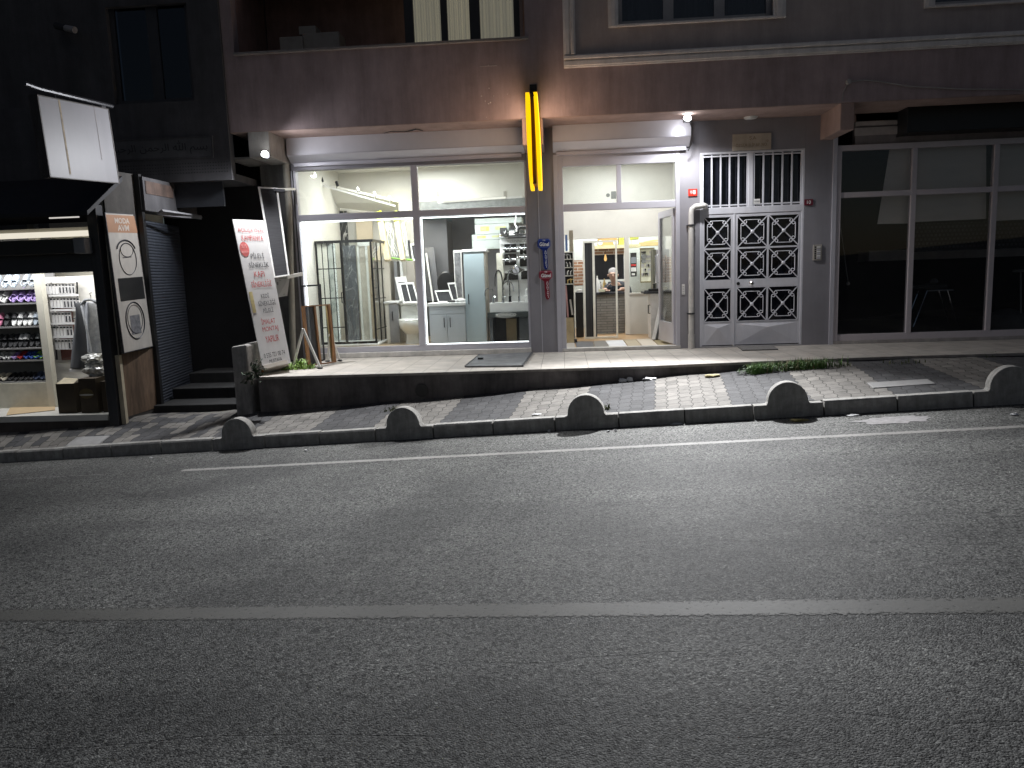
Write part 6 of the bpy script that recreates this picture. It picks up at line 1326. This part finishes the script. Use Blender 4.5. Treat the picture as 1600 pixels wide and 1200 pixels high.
# ------------------------------------------------------------------ shoe shop goods
ysh_ = YS+.75
xsr = X(66, 500, ysh_)
ft = thing('shoe_rack', 'white shelf rack full of slippers in the lit shoe shop', 'shelf rack', (xsr-1., ysh_, ZF))
shelf_py = [449, 472, 508.5, 542, 561, 594]
shz = [Z(40, py, ysh_) for py in shelf_py]
m_ = MB()
for z in shz: m_.box(-9.5, xsr, ysh_-.05, ysh_+.4, z-.03, z-.008)
m_.box(-9.5, xsr, ysh_+.36, ysh_+.4, ZF, 2.2).build('shelf', mat('grey lit shelf', (.27, .265, .26), .5, var=.06), ft)
MB().box(xsr, xsr+.10, ysh_-.08, ysh_+.02, ZF, 2.2).build('upright', M_sw, ft)
MB().box(-9.5, xsr, ysh_-.08, ysh_+.0, ZF, shz[5]-.032).build('plinth', mat('pale plinth', (.5, .48, .4), .5), ft)
def slipper_mesh(kind):
    L_, W_ = .23, .09; n_ = 18; vs = []
    def outline(t):   # foot outline
        w_ = W_/2*(.82+.28*math.sin(math.pi*t)**.7*(.7+.6*t)); return w_
    prof = []
    for k in range(n_+1):
        a_ = 2*math.pi*k/n_; prof.append((W_/2*math.sin(a_)*(1.0 if math.cos(a_) > 0 else .82), L_/2*math.cos(a_)))
    sole = MB().prism([(x, y, 0) for x, y in prof[:-1]], (0, 0, .025))
    top = MB()
    y0, y1 = (-.01, .075) if kind == 'slide' else (-.02, .112)
    for j in range(7):
        y = y0+(y1-y0)*j/6
        for i in range(9):
            a_ = math.pi*i/8; hw = W_/2*1.04*math.sqrt(max(.05, 1-(y/(L_/2*1.03))**2)); hgt = .055*(1. if kind == 'slide' else (1-.55*max(0, (j-2)/4)**2))
            top.v.append((-hw*math.cos(a_), y, .01+hgt*math.sin(a_)))
    for j in range(6):
        for i in range(8): b_ = j*9+i; top.f.append((b_, b_+1, b_+10, b_+9))
    if kind == 'clog':
        top.f.append(tuple(6*9+i for i in range(9)))
        top.tube([(-.043, -.02, .035), (-.047, -.07, .045), (0, -.118, .05), (.047, -.07, .045), (.043, -.02, .035)], .008, 5)
    return sole, top
PROTO = {}
def slipper(kind, col_s, col_t, loc, rot, label, group):
    key = (kind, col_s, col_t)
    if key not in PROTO:
        s_, t_ = slipper_mesh(kind); r_ = bpy.data.objects.new('slipper', None); COL.objects.link(r_); r_.empty_display_size = .05
        s_.build('sole', mat('foam %s' % (col_s,), col_s, .6, var=.06), r_, bevel=.006); t_.build('upper', mat('foam %s' % (col_t,), col_t, .55, var=.06), r_, smooth=True); PROTO[key] = r_; o = r_
    else: o = copy_tree(PROTO[key])
    o.location = loc; o.rotation_euler = rot; tag(o, label, 'slipper', group); return o
GRY, LIL, WHT, BLK, PBL, PNK, BLU, GRN, REDC, CRM, NAV = (.30, .33, .36), (.42, .30, .62), (.68, .68, .66), (.02, .02, .022), (.42, .48, .54), (.6, .2, .32), (.03, .09, .4), (.2, .45, .1), (.45, .03, .03), (.6, .56, .45), (.03, .045, .09)
rows_ = [
 (0, [(-8, 'clog', GRY, GRY), (8, 'clog', PBL, PBL), (20, 'clog', PBL, PBL), (37, 'clog', GRY, GRY), (49, 'clog', GRY, GRY)], 'grey blue foam clog on the top shelf of the shoe rack'),
 (1, [(-5, 'clog', WHT, WHT), (5, 'clog', WHT, WHT)], 'white foam clog on the second shelf of the shoe rack'),
 (1, [(20, 'clog', LIL, LIL), (31, 'clog', LIL, LIL), (43, 'clog', LIL, LIL), (54, 'clog', LIL, LIL)], 'lilac foam clog on the second shelf of the shoe rack'),
 (2, [(-4, 'slide', PNK, PNK)], 'pink slide at the left end of the third shelf'), (2, [(8, 'slide', BLK, BLK)], 'black slide on the third shelf beside the pink one'),
 (2, [(20, 'slide', WHT, BLK), (29, 'slide', WHT, WHT), (37, 'slide', WHT, BLK), (46, 'slide', WHT, WHT)], 'white slide with dark strap on the third shelf'),
 (2, [(54, 'slide', PBL, PBL), (61, 'slide', PBL, PBL)], 'pale blue slide at the right end of the third shelf'),
 (3, [(-4, 'slide', BLK, BLK), (4, 'slide', BLK, BLK), (14, 'slide', BLK, BLK), (22, 'slide', BLK, BLK), (48, 'slide', BLK, BLK), (57, 'slide', BLK, (.12, .13, .13)), (65, 'slide', BLK, BLK)], 'black slide on the fourth shelf'),
 (3, [(30, 'slide', BLK, WHT), (38, 'slide', BLK, WHT)], 'black slide with a broad white strap on the fourth shelf'),
 (4, [(-3, 'clog', WHT, WHT), (5, 'clog', WHT, WHT), (13, 'clog', WHT, WHT)], 'white child clog on the fifth shelf'), (4, [(22, 'clog', LIL, LIL)], 'lilac child clog on the fifth shelf'), (4, [(31, 'clog', REDC, REDC)], 'red child clog on the fifth shelf'),
 (4, [(40, 'clog', BLU, BLU), (48, 'clog', BLU, BLU)], 'blue child clog on the fifth shelf'), (4, [(56, 'clog', BLU, GRN), (63, 'clog', GRN, BLU)], 'green and blue child clog at the right end of the fifth shelf'),
 (5, [(-4, 'clog', CRM, CRM), (5, 'clog', CRM, CRM)], 'cream clog on the bottom shelf'), (5, [(15, 'clog', BLK, BLK), (23, 'clog', BLK, BLK), (31, 'clog', BLK, BLK), (39, 'clog', BLK, BLK), (47, 'clog', BLK, BLK)], 'glossy black clog on the bottom shelf'), (5, [(56, 'clog', NAV, NAV), (64, 'clog', NAV, NAV), (71, 'clog', NAV, NAV)], 'navy clog at the right end of the bottom shelf')]
rnd = random.Random(9)
for ri, items, lb in rows_:
    for px, kind, cs_, ct_ in items:
        x = X(px+rnd.uniform(-.6, .6), shelf_py[ri]-10, ysh_-.02); tilt = R(58 if ri < 4 else 30)+rnd.uniform(-.06, .06); sc_ = 1. if ri < 4 else .82
        o = slipper(kind, cs_, ct_, (x, ysh_+.05, shz[ri]+.105*math.sin(tilt)*sc_), (tilt, 0, rnd.uniform(-.12, .12)+math.pi), lb, lb if len(items) > 1 else None)
        o.rotation_euler = (tilt-math.pi*0, 0, math.pi*0+rnd.uniform(-.1, .1)); o.scale = (sc_*1.05, sc_, sc_)
# wire rack with white packets
yk_ = YS+.88
rk = thing('wire_rack', 'black wire rack hung with rows of white packets behind the grey jacket', 'display rack', U(100, 570, yk_)); w_ = MB()
pA = [U(80, 440, yk_), U(120, 437, yk_), U(126, 556, yk_), U(89, 562, yk_)]
w_.tube(pA+[pA[0]], .012, 6)
for k in range(1, 6): w_.tube([pA[0].lerp(pA[3], k/6), pA[1].lerp(pA[2], k/6)], .008, 5)
w_.build('wire_frame', M_black, rk, smooth=True)
MB().box(X(66, 500, yk_+.06), X(158, 500, yk_+.06), yk_+.06, yk_+.1, ZF, Z(100, 432, yk_+.06)).build('back_board', M_offwhite, rk)
MB().pbox(86, 476, 121, 562, yk_+.04, .015).build('red_brown_back', mat('red brown board', (.16, .06, .05), .7), rk)
for j, py in enumerate((451, 473, 496, 517, 538)):
    n_ = 9 if j < 2 else 6
    for i in range(n_):
        if i < 4 and rnd.random() < .0: continue
        px = (73 if j == 0 else 78+2*j)+5.2*i+j*.5; p = U(px, py, yk_-.02)
        r__ = MB().box(p.x-.02, p.x+.02, p.y, p.y+.012, p.z-.075, p.z+.075).build('packet', M_boardwhite); tag(r__, 'white packet hanging in the %s row of the wire rack' % ['top', 'second', 'third', 'fourth', 'fifth'][j], 'packet', 'white packets in the %s row of the wire rack' % ['top', 'second', 'third', 'fourth', 'fifth'][j])
        s__ = MB().box(p.x-.014, p.x+.014, p.y-.002, p.y, p.z+.04, p.z+.06)
        if i >= 4: s__.box(p.x-.009, p.x+.009, p.y-.006, p.y, p.z-.06, p.z+.02)
        s__.build('print', M_ink, r__)
    p0, p1 = U(74+2*j, py-11, yk_-.04), U(122+j, py-12, yk_-.04); o = MB().bar(p0, p1, .012, .03).build('price_strip', M_boardwhite); setp(o, rk)
# grey jacket hanging, dark board
yj = YS+.55
def cloth(pts, y0, n, m, name, parent, amp=.02):
    # pts: left/right pixel outline pairs from top to bottom
    vs = []; cols = 12
    for (xl_, xr_, py) in pts:
        for i in range(cols+1):
            px = xl_+(xr_-xl_)*i/cols; p = U(px, py, y0); t = i/cols; vs.append((p.x, p.y-.10*math.sin(math.pi*t)+amp*math.sin(t*11+py*.05), p.z))
    r_ = len(pts); fs = [(j*(cols+1)+i, j*(cols+1)+i+1, (j+1)*(cols+1)+i+1, (j+1)*(cols+1)+i) for j in range(r_-1) for i in range(cols)]
    o = MB().add(vs, fs).build(name, m, parent, smooth=True); md = o.modifiers.new('t', 'SOLIDIFY'); md.thickness = .012; sd = o.modifiers.new('s', 'SUBSURF'); sd.levels = 1; sd.render_levels = 1; return o
jk = thing('jacket', 'light grey jacket hanging at the door post of the shoe shop', 'jacket', U(143, 475, yj))
cloth([(134, 152, 471), (131, 158, 476), (130, 162, 490), (132, 164, 510), (134, 166, 530), (136, 167, 552)], yj, 0, mat('heather grey fleece', (.34, .35, .37), .95, var=.25, scale=18, bump=.3), 'body', jk)
cloth([(120, 128, 472), (119, 134, 482), (117, 138, 505), (113, 141, 530), (111, 143, 553), (109, 144, 577)], yj+.08, 0, mat('charcoal side', (.075, .078, .085), .9, var=.12), 'lining', jk, .008)
MB().tube([U(128, 475, yj-.02), U(133, 469, yj-.04), U(142, 468, yj-.03), U(152, 472, yj-.02)], .02, 6).build('collar', mat('collar grey', (.25, .26, .27), .9), jk, smooth=True)
for px in (133,): MB().tube([U(127, 478, yj-.08), U(132, 500, yj-.13), U(138, 525, yj-.13), U(143, 550, yj-.12)], .012, 6).build('edge_band', mat('pale band', (.45, .46, .48), .9), jk, smooth=True)
MB().tube([U(142, 468, yj), U(142, 462, yj), U(140, 459, yj), U(143, 457, yj)], .006, 5).build('hanger', M_chrome, jk)
bd = MB().pbox(108, 577, 131, 580.5, yj+.1, .12).build('white_board', M_boardwhite); tag(bd, 'white board edge under the grey jacket', 'board')
# plastic bag on the cartons
def crumple(name, c, rx, ry, rz_, m, seed, sub=3, amp=.25):
    bm = bmesh.new(); bmesh.ops.create_icosphere(bm, subdivisions=sub, radius=1); rr = random.Random(seed)
    for v in bm.verts: s_ = 1+rr.uniform(-amp, amp); v.co = Vector((c[0]+v.co.x*rx*s_, c[1]+v.co.y*ry*s_, c[2]+v.co.z*rz_*s_))
    me = bpy.data.meshes.new(name); bm.to_mesh(me); bm.free(); me.materials.append(m); o = bpy.data.objects.new(name, me); COL.objects.link(o); return o
M_film = mat('crumpled clear film', (.45, .45, .43), .12, var=.4, scale=14, spec=.9)
yb5 = YS+.42; zc5 = Z(150, 594, YS+.3)
o = crumple('plastic_bag', tuple(U(147, 561, yb5)), .17, .12, .07, M_film, 1); tag(o, 'upper crumpled clear plastic bag on the cartons at the door post', 'plastic bag')
o = crumple('plastic_bag', tuple(U(152, 578, yb5)), .17, .14, .10, M_film, 2); tag(o, 'lower crumpled clear plastic bag on the cartons at the door post', 'plastic bag')
M_dkart = mat('shaded brown carton', (.045, .032, .018), .8, var=.2)  # shade put into the carton brown; only the flap stays pale
for (p0, p1, y, d, lb, tilt) in (((86, 600), (121, 646), YS+.12, .35, 'open brown carton left of the jar carton inside the shoe shop door', 0), ((121, 592), (155, 646), YS+.1, .35, 'brown carton printed with a bowl, inside the shoe shop door', 0), ((156, 596), (170, 647), YS+.14, .3, 'brown carton right beside the door post of the shoe shop', 0)):
    a = U(*p0, y); b = U(*p1, y); xx0, xx1 = a.x, b.x
    r_ = thing('carton', lb, 'carton', ((xx0+xx1)/2, y, ZF), 'brown cartons at the shoe shop door'); MB().box(xx0+.006, xx1-.006, y, y+d, ZF, a.z).build('box', M_dkart, r_)
    if p0[0] < 100: MB().quad((xx0+.01, y+.005, a.z), (xx1-.01, y+.005, a.z), (xx1-.01, y+.12, a.z+.05), (xx0+.06, y+.12, a.z+.07)).build('flap', mat('carton flap', (.35, .3, .2), .7), r_)
    if p0[0] == 121:
        c_ = U(135, 615, y-.002); MB().lathe(tuple(c_), [(.1, .001), (.1, -.002)], 20, 'Y', 1, .7).build('printed_bowl', mat('bowl print', (.09, .065, .02), .6), r_); c_ = U(135, 617, y-.004); MB().lathe(tuple(c_), [(.1, .001), (.1, -.002)], 20, 'Y', 1, .12).build('printed_rim', mat('bowl rim print', (.45, .42, .38), .5), r_)
q = Quad(UZ(10, 649, ZF+.004), UZ(86, 641, ZF+.004), UZ(85, 607, ZF+.004), UZ(28, 613, ZF+.004)); o = q.slab(.006, w0=.006).build('floor_board', mat('tan card', (.42, .31, .18), .8, var=.08)); tag(o, 'tan sheet of card lying on the shoe shop floor', 'card')

# ------------------------------------------------------------------ pavement things
def cover(px, py, w, d, label):
    p = ground_at(px, py); l = KI @ p; e = .012; zf = lambda x, y: pz(x, y)
    q = [KM @ Vector((l.x+sx*w/2, l.y+sy*d/2, zf(l.x+sx*w/2, l.y+sy*d/2)+.012)) for sx, sy in ((-1, -1), (1, -1), (1, 1), (-1, 1))]
    qq = Quad(*q); o = qq.slab(.03).build('utility_cover', mat('smooth concrete cover', (.26, .255, .25), .8, var=.12, scale=10, bump=.1), bevel=.006); tag(o, label, 'utility cover'); return o
cover(1407, 600, .62, .26, 'smooth rectangular utility cover in the paving near the right half-moon kerb'); cover(137, 689, .5, .22, 'rectangular utility cover in the dim paving at the lower left')
# grass along the wall
def grass(name, spans, n, hmin, hmax, m, label_kind='stuff', seed=1, wid=.006):
    rr = random.Random(seed); mb = MB()
    for k in range(n):
        (px0, px1, py0, py1, dens) = rr.choice(spans); px = rr.triangular(px0, px1, (px0+px1)/2 if dens else px0+(px1-px0)*rr.random()); py = py0+(py1-py0)*(px-px0)/(px1-px0)+rr.uniform(-2.5, 2.); p = ground_at(px, py)
        h = rr.uniform(hmin, hmax); a_ = rr.uniform(0, 2*math.pi); lean = rr.uniform(.1, .7)*h; d_ = Vector((math.cos(a_), math.sin(a_), 0)); s_ = Vector((-d_.y, d_.x, 0))*wid*rr.uniform(.6, 1.5)
        b_ = p+Vector((0, 0, -.01)); m1 = b_+d_*lean*.35+Vector((0, 0, h*.6)); t_ = b_+d_*lean+Vector((0, 0, h*rr.uniform(.8, 1.)))
        mb.add([b_-s_, b_+s_, m1+s_*.8, m1-s_*.8, t_], [(0, 1, 2, 3), (3, 2, 4)])
    o = mb.build(name, m); o['kind'] = 'stuff'; return o
def leafmat(name, c1, c2):
    m = mat(name, c1, .6, var=.5, scale=14); return m
M_gr = leafmat('grass blades', (.07, .15, .028), 0); M_grd = leafmat('dry weeds', (.09, .105, .045), 0)
grass('grass', [(1163, 1212, 583, 580, 1), (1168, 1205, 585, 581, 1), (1212, 1300, 579, 573, 0), (1222, 1300, 577, 574, 1), (1140, 1330, 584, 571, 0)], 1500, .03, .16, M_gr, seed=1, wid=.0042)
grass('weeds', [(1300, 1330, 574, 572, 0), (1378, 1450, 569, 566, 0), (1540, 1570, 558, 556, 0), (600, 625, 643, 640, 0), (940, 955, 640, 638, 1)], 170, .02, .08, M_grd, seed=4)
grass('dry_stems', [(1160, 1300, 584, 573, 0)], 150, .05, .19, mat('dead stems', (.2, .17, .09), .8, var=.4, scale=12), seed=12, wid=.0028)
def broad_leaves():
    rr = random.Random(21); mb = MB()
    for k in range(420):
        px = rr.uniform(1150, 1310); p = ground_at(px, 584-(px-1160)*.078+rr.uniform(-2, 2.5)); h = rr.uniform(.01, .09); a_ = rr.uniform(0, 6.283); d_ = Vector((math.cos(a_), math.sin(a_), rr.uniform(-.2, .5))).normalized()*rr.uniform(.012, .03); s_ = d_.cross(Vector((0, 0, 1))).normalized()*rr.uniform(.006, .013); c_ = p+Vector((0, 0, h))
        mb.add([c_-d_, c_+s_, c_+d_, c_-s_], [(0, 1, 2, 3)])
    o = mb.build('leafy_weeds', mat('weed leaves', (.05, .09, .03), .6, var=.5, scale=16)); o['kind'] = 'stuff'
broad_leaves()
def gutter_grit():
    rr = random.Random(31); mb = MB()
    for k in range(420):
        x = rr.uniform(-6.5, 5.2); y = -abs(rr.gauss(0, .10))-.012 if rr.random() < .75 else -rr.uniform(.1, .9); r_ = rr.uniform(.003, .009)*(1 if rr.random() < .9 else 1.8); q = [(x+r_*math.cos(a)*rr.uniform(.7, 1.3), y+r_*math.sin(a)*rr.uniform(.7, 1.3), 0.) for a in (0, 1.57, 3.14, 4.71)]
        mb.add(q+[(x, y, r_*rr.uniform(.5, 1.))], [(0, 1, 4), (1, 2, 4), (2, 3, 4), (3, 0, 4)])
    o = mb.build('gutter_grit', mat('grit', (.2, .19, .175), .9, var=.6, scale=9), mw=KM); o['kind'] = 'stuff'
gutter_grit()
def weeds_terrace():
    rr = random.Random(8); mb = MB()
    for k in range(260):
        px = rr.gauss(470, 13) if rr.random() < .6 else rr.uniform(440, 490); p = UZ(px, 577-.06*(px-440)+rr.uniform(-2.5, 2.5), .0)
        h = rr.uniform(.02, .10)*(1.4 if abs(px-473) < 8 else .8); a_ = rr.uniform(0, 2*math.pi); d_ = Vector((math.cos(a_), math.sin(a_), 0)); s_ = Vector((-d_.y, d_.x, 0))*.008
        t_ = p+d_*h*.9+Vector((0, 0, h)); m1 = p+d_*h*.35+Vector((0, 0, h*.6)); mb.add([p-s_, p+s_, m1+s_*1.4, m1-s_*1.4, t_], [(0, 1, 2, 3), (3, 2, 4)])
    o = mb.build('terrace_weeds', mat('bright weeds', (.16, .26, .05), .6, var=.4, scale=14)); o['kind'] = 'stuff'
weeds_terrace()
# dark leafy bush at the terrace corner
bc = U(399, 583, -2.26); bu = thing('shrub', 'small dark leafy plant hanging over the terrace corner beside the campaign sign', 'plant', tuple(bc)); rr = random.Random(6); st_ = MB(); lf_ = MB()
for k in range(26):
    d_ = Vector((rr.gauss(0, .5), rr.uniform(-1., -.1)*.5, rr.uniform(-.5, 1.))).normalized(); L_ = rr.uniform(.08, .24); e_ = bc+d_*L_+Vector((0, 0, -.02)); st_.tube([bc, bc+d_*L_*.5+Vector((0, 0, .015)), e_], .004, 4)
    for j in range(7):
        c_ = bc.lerp(e_, rr.uniform(.25, 1.05)); a_ = Vector((rr.gauss(0, 1), rr.gauss(0, 1), rr.gauss(0, .7))).normalized()*rr.uniform(.018, .04); b_ = a_.cross(Vector((rr.gauss(0, 1), rr.gauss(0, 1), rr.gauss(0, 1)))).normalized()*rr.uniform(.008, .016); lf_.add([c_-a_, c_+b_, c_+a_, c_-b_], [(0, 1, 2, 3)])
st_.build('stems', mat('stem brown', (.05, .045, .03), .9), bu); lf_.build('leaves', mat('dark leaves', (.035, .06, .03), .55, var=.4), bu)
# litter
def litter(px, py, rx, rz_, m, seed, label, name='litter', cat='litter', z=None):
    p = ground_at(px, py); o = crumple(name, (p.x, p.y, p.z+rz_*.8), rx, rx*.6, rz_, m, seed, 2, .45); tag(o, label, cat); return o
M_pap = mat('crumpled paper', (.66, .66, .66), .6, var=.1)
litter(972, 597, .05, .025, M_pap, 1, 'left crumpled white paper at the foot of the retaining wall', 'paper_litter'); litter(984, 596, .04, .03, M_pap, 2, 'right crumpled white paper at the foot of the retaining wall', 'paper_litter'); litter(1015, 594, .07, .02, M_pap, 3, 'flat pale wrapper at the wall foot where the light paving band begins', 'wrapper')
litter(1112, 589, .09, .02, mat('dry leaf', (.36, .31, .16), .8, var=.4, scale=20), 4, 'pile of dry yellow leaves at the wall foot left of the grass', 'leaf_litter', 'leaves')
litter(1248, 658, .08, .012, mat('yellow leaf', (.25, .21, .08), .7, var=.3), 5, 'yellow wrapper in the gutter before the half-moon kerb', 'wrapper'); litter(1057, 663, .06, .008, M_pap, 6, 'flat white scrap in the gutter left of the yellow wrapper', 'paper_litter'); litter(1334, 650, .07, .01, M_pap, 7, 'dim paper scrap in the gutter right of the yellow wrapper', 'paper_litter')
litter(838, 648, .05, .006, M_pap, 8, 'white scrap lying on the kerb left of the middle half-moon', 'paper_litter'); litter(951, 675, .018, .012, M_pap, 9, 'left white pebble on the road before the middle half-moon kerb', 'pebble'); litter(962, 674, .016, .012, M_pap, 10, 'right white pebble on the road before the middle half-moon kerb', 'pebble')
litter(858, 675, .016, .014, M_pap, 11, 'white pebble in the gutter left of the middle half-moon kerb', 'pebble'); litter(1040, 1032, .02, .006, mat('grey scrap', (.3, .3, .3), .7), 12, 'small pale scrap on the near asphalt', 'scrap')
litter(1585, 649, .03, .012, M_pap, 13, 'pale pebble in the gutter at the far right', 'pebble'); litter(236, 716, .02, .008, M_pap, 14, 'small pale pebble in the gutter at the lower left', 'pebble'); litter(478, 705, .02, .01, M_pap, 15, 'small pale pebble in the gutter right of the leftmost half-moon', 'pebble')

# ================================================================== LIGHT
def lamp(kind, name, loc, energy, col=(1, 1, 1), size=.1, size_y=None, target=None, angle=None, blend=.5):
    l = bpy.data.lights.new(name, kind); l.energy = energy; l.color = col
    if kind == 'AREA':
        l.size = size
        if size_y: l.shape = 'RECTANGLE'; l.size_y = size_y
    elif kind in ('SPOT', 'POINT'): l.shadow_soft_size = size
    if kind == 'SPOT': l.spot_size = R(angle); l.spot_blend = blend
    o = bpy.data.objects.new(name, l); COL.objects.link(o); o.location = loc
    if target is not None: o.rotation_euler = (Vector(target)-Vector(loc)).to_track_quat('-Z', 'Y').to_euler()
    elif kind == 'AREA': o.rotation_euler = (0, 0, 0)
    return o
lamp('SPOT', 'flood_right', tuple(fl2+Vector((-.0, -.08, -.03))), 2900, (.97, .98, 1.), .06, target=(.6, -5.2, -.5), angle=90, blend=1.)
lamp('SPOT', 'flood_right_down', tuple(fl2+Vector((.0, -.06, -.05))), 230, (.97, .98, 1.), .06, target=(1.7, -1.3, 0), angle=168, blend=.6)
lamp('SPOT', 'flood_left', tuple(fl1+Vector((0, -.1, -.02))), 210, (.93, .95, 1.), .06, target=(-5.2, -3.4, 1.6), angle=165, blend=.6)
lamp('SPOT', 'flood_left_down', tuple(fl1+Vector((0, -.1, -.04))), 600, (.97, .98, 1.), .06, target=(-2.5, -2.9, -.2), angle=128, blend=1.)
lamp('SPOT', 'flood_right_wall', tuple(fl2+Vector((-.02, .0, -.07))), 6, (.92, .94, 1.), .04, target=tuple(fl2+Vector((-.5, 1., -.75))), angle=150, blend=.5)
lamp('SPOT', 'flood_left_wall', tuple(fl1+Vector((.02, -.08, -.04))), 34, (.92, .94, 1.), .04, target=tuple(fl1+Vector((1.2, .75, -.35))), angle=140, blend=.6)
lamp('AREA', 'window_led_light', (-1.4, .16, 2.16), 28, (.95, .98, 1.), 1.7, .06, target=(-1.4, 1.2, .3))
lamp('AREA', 'window_led_light', (-3.2, .16, 2.16), 18, (.95, .98, 1.), 1.5, .06, target=(-3.2, 1.2, .3))
lamp('AREA', 'display_room_light', (-2.6, 1.3, 3.15), 88, (.96, .98, 1.), 1.8, 1.0)
lamp('AREA', 'display_warm_light', (-2.9, 1.7, 2.95), 10, (1., .82, .45), .3)
lamp('AREA', 'entrance_room_light', (1.0, 1.4, 3.15), 60, (.95, .98, 1.), 1.2, 1.2)
lamp('AREA', 'rear_room_light', (1.0, 3.6, 3.1), 115, (.97, .98, 1.), 1.4, .9)
lamp('AREA', 'shoe_shop_light', (-7.4, YS+.45, zl_-.1), 60, (.97, .98, 1.), 2.6, .5)
facade_fill = lamp('SUN', 'facade_fill', (0, -10, 20), .03, (1., .86, .78)); facade_fill.data.angle = R(10); facade_fill.rotation_euler = (R(38), 0, R(14))  # added faint fill on the facade; no sun shines at night

w = bpy.data.worlds.new('World'); scene.world = w; w.use_nodes = True; nt = w.node_tree
sky = nt.nodes.new('ShaderNodeTexSky'); sky.sky_type = 'NISHITA'; sky.sun_disc = False; sky.sun_elevation = R(52); sky.sun_rotation = R(166)
bg = nt.nodes['Background']; bg.inputs[1].default_value = .012; nt.links.new(sky.outputs[0], bg.inputs[0])
scene.view_settings.view_transform = 'Standard'; scene.view_settings.look = 'None'; scene.view_settings.exposure = 0
scene.render.engine = 'CYCLES'
scene.cycles.use_denoising = True
scene.cycles.max_bounces = 7; scene.cycles.transparent_max_bounces = 16; scene.cycles.glossy_bounces = 3
scene.cycles.sample_clamp_indirect = 4.
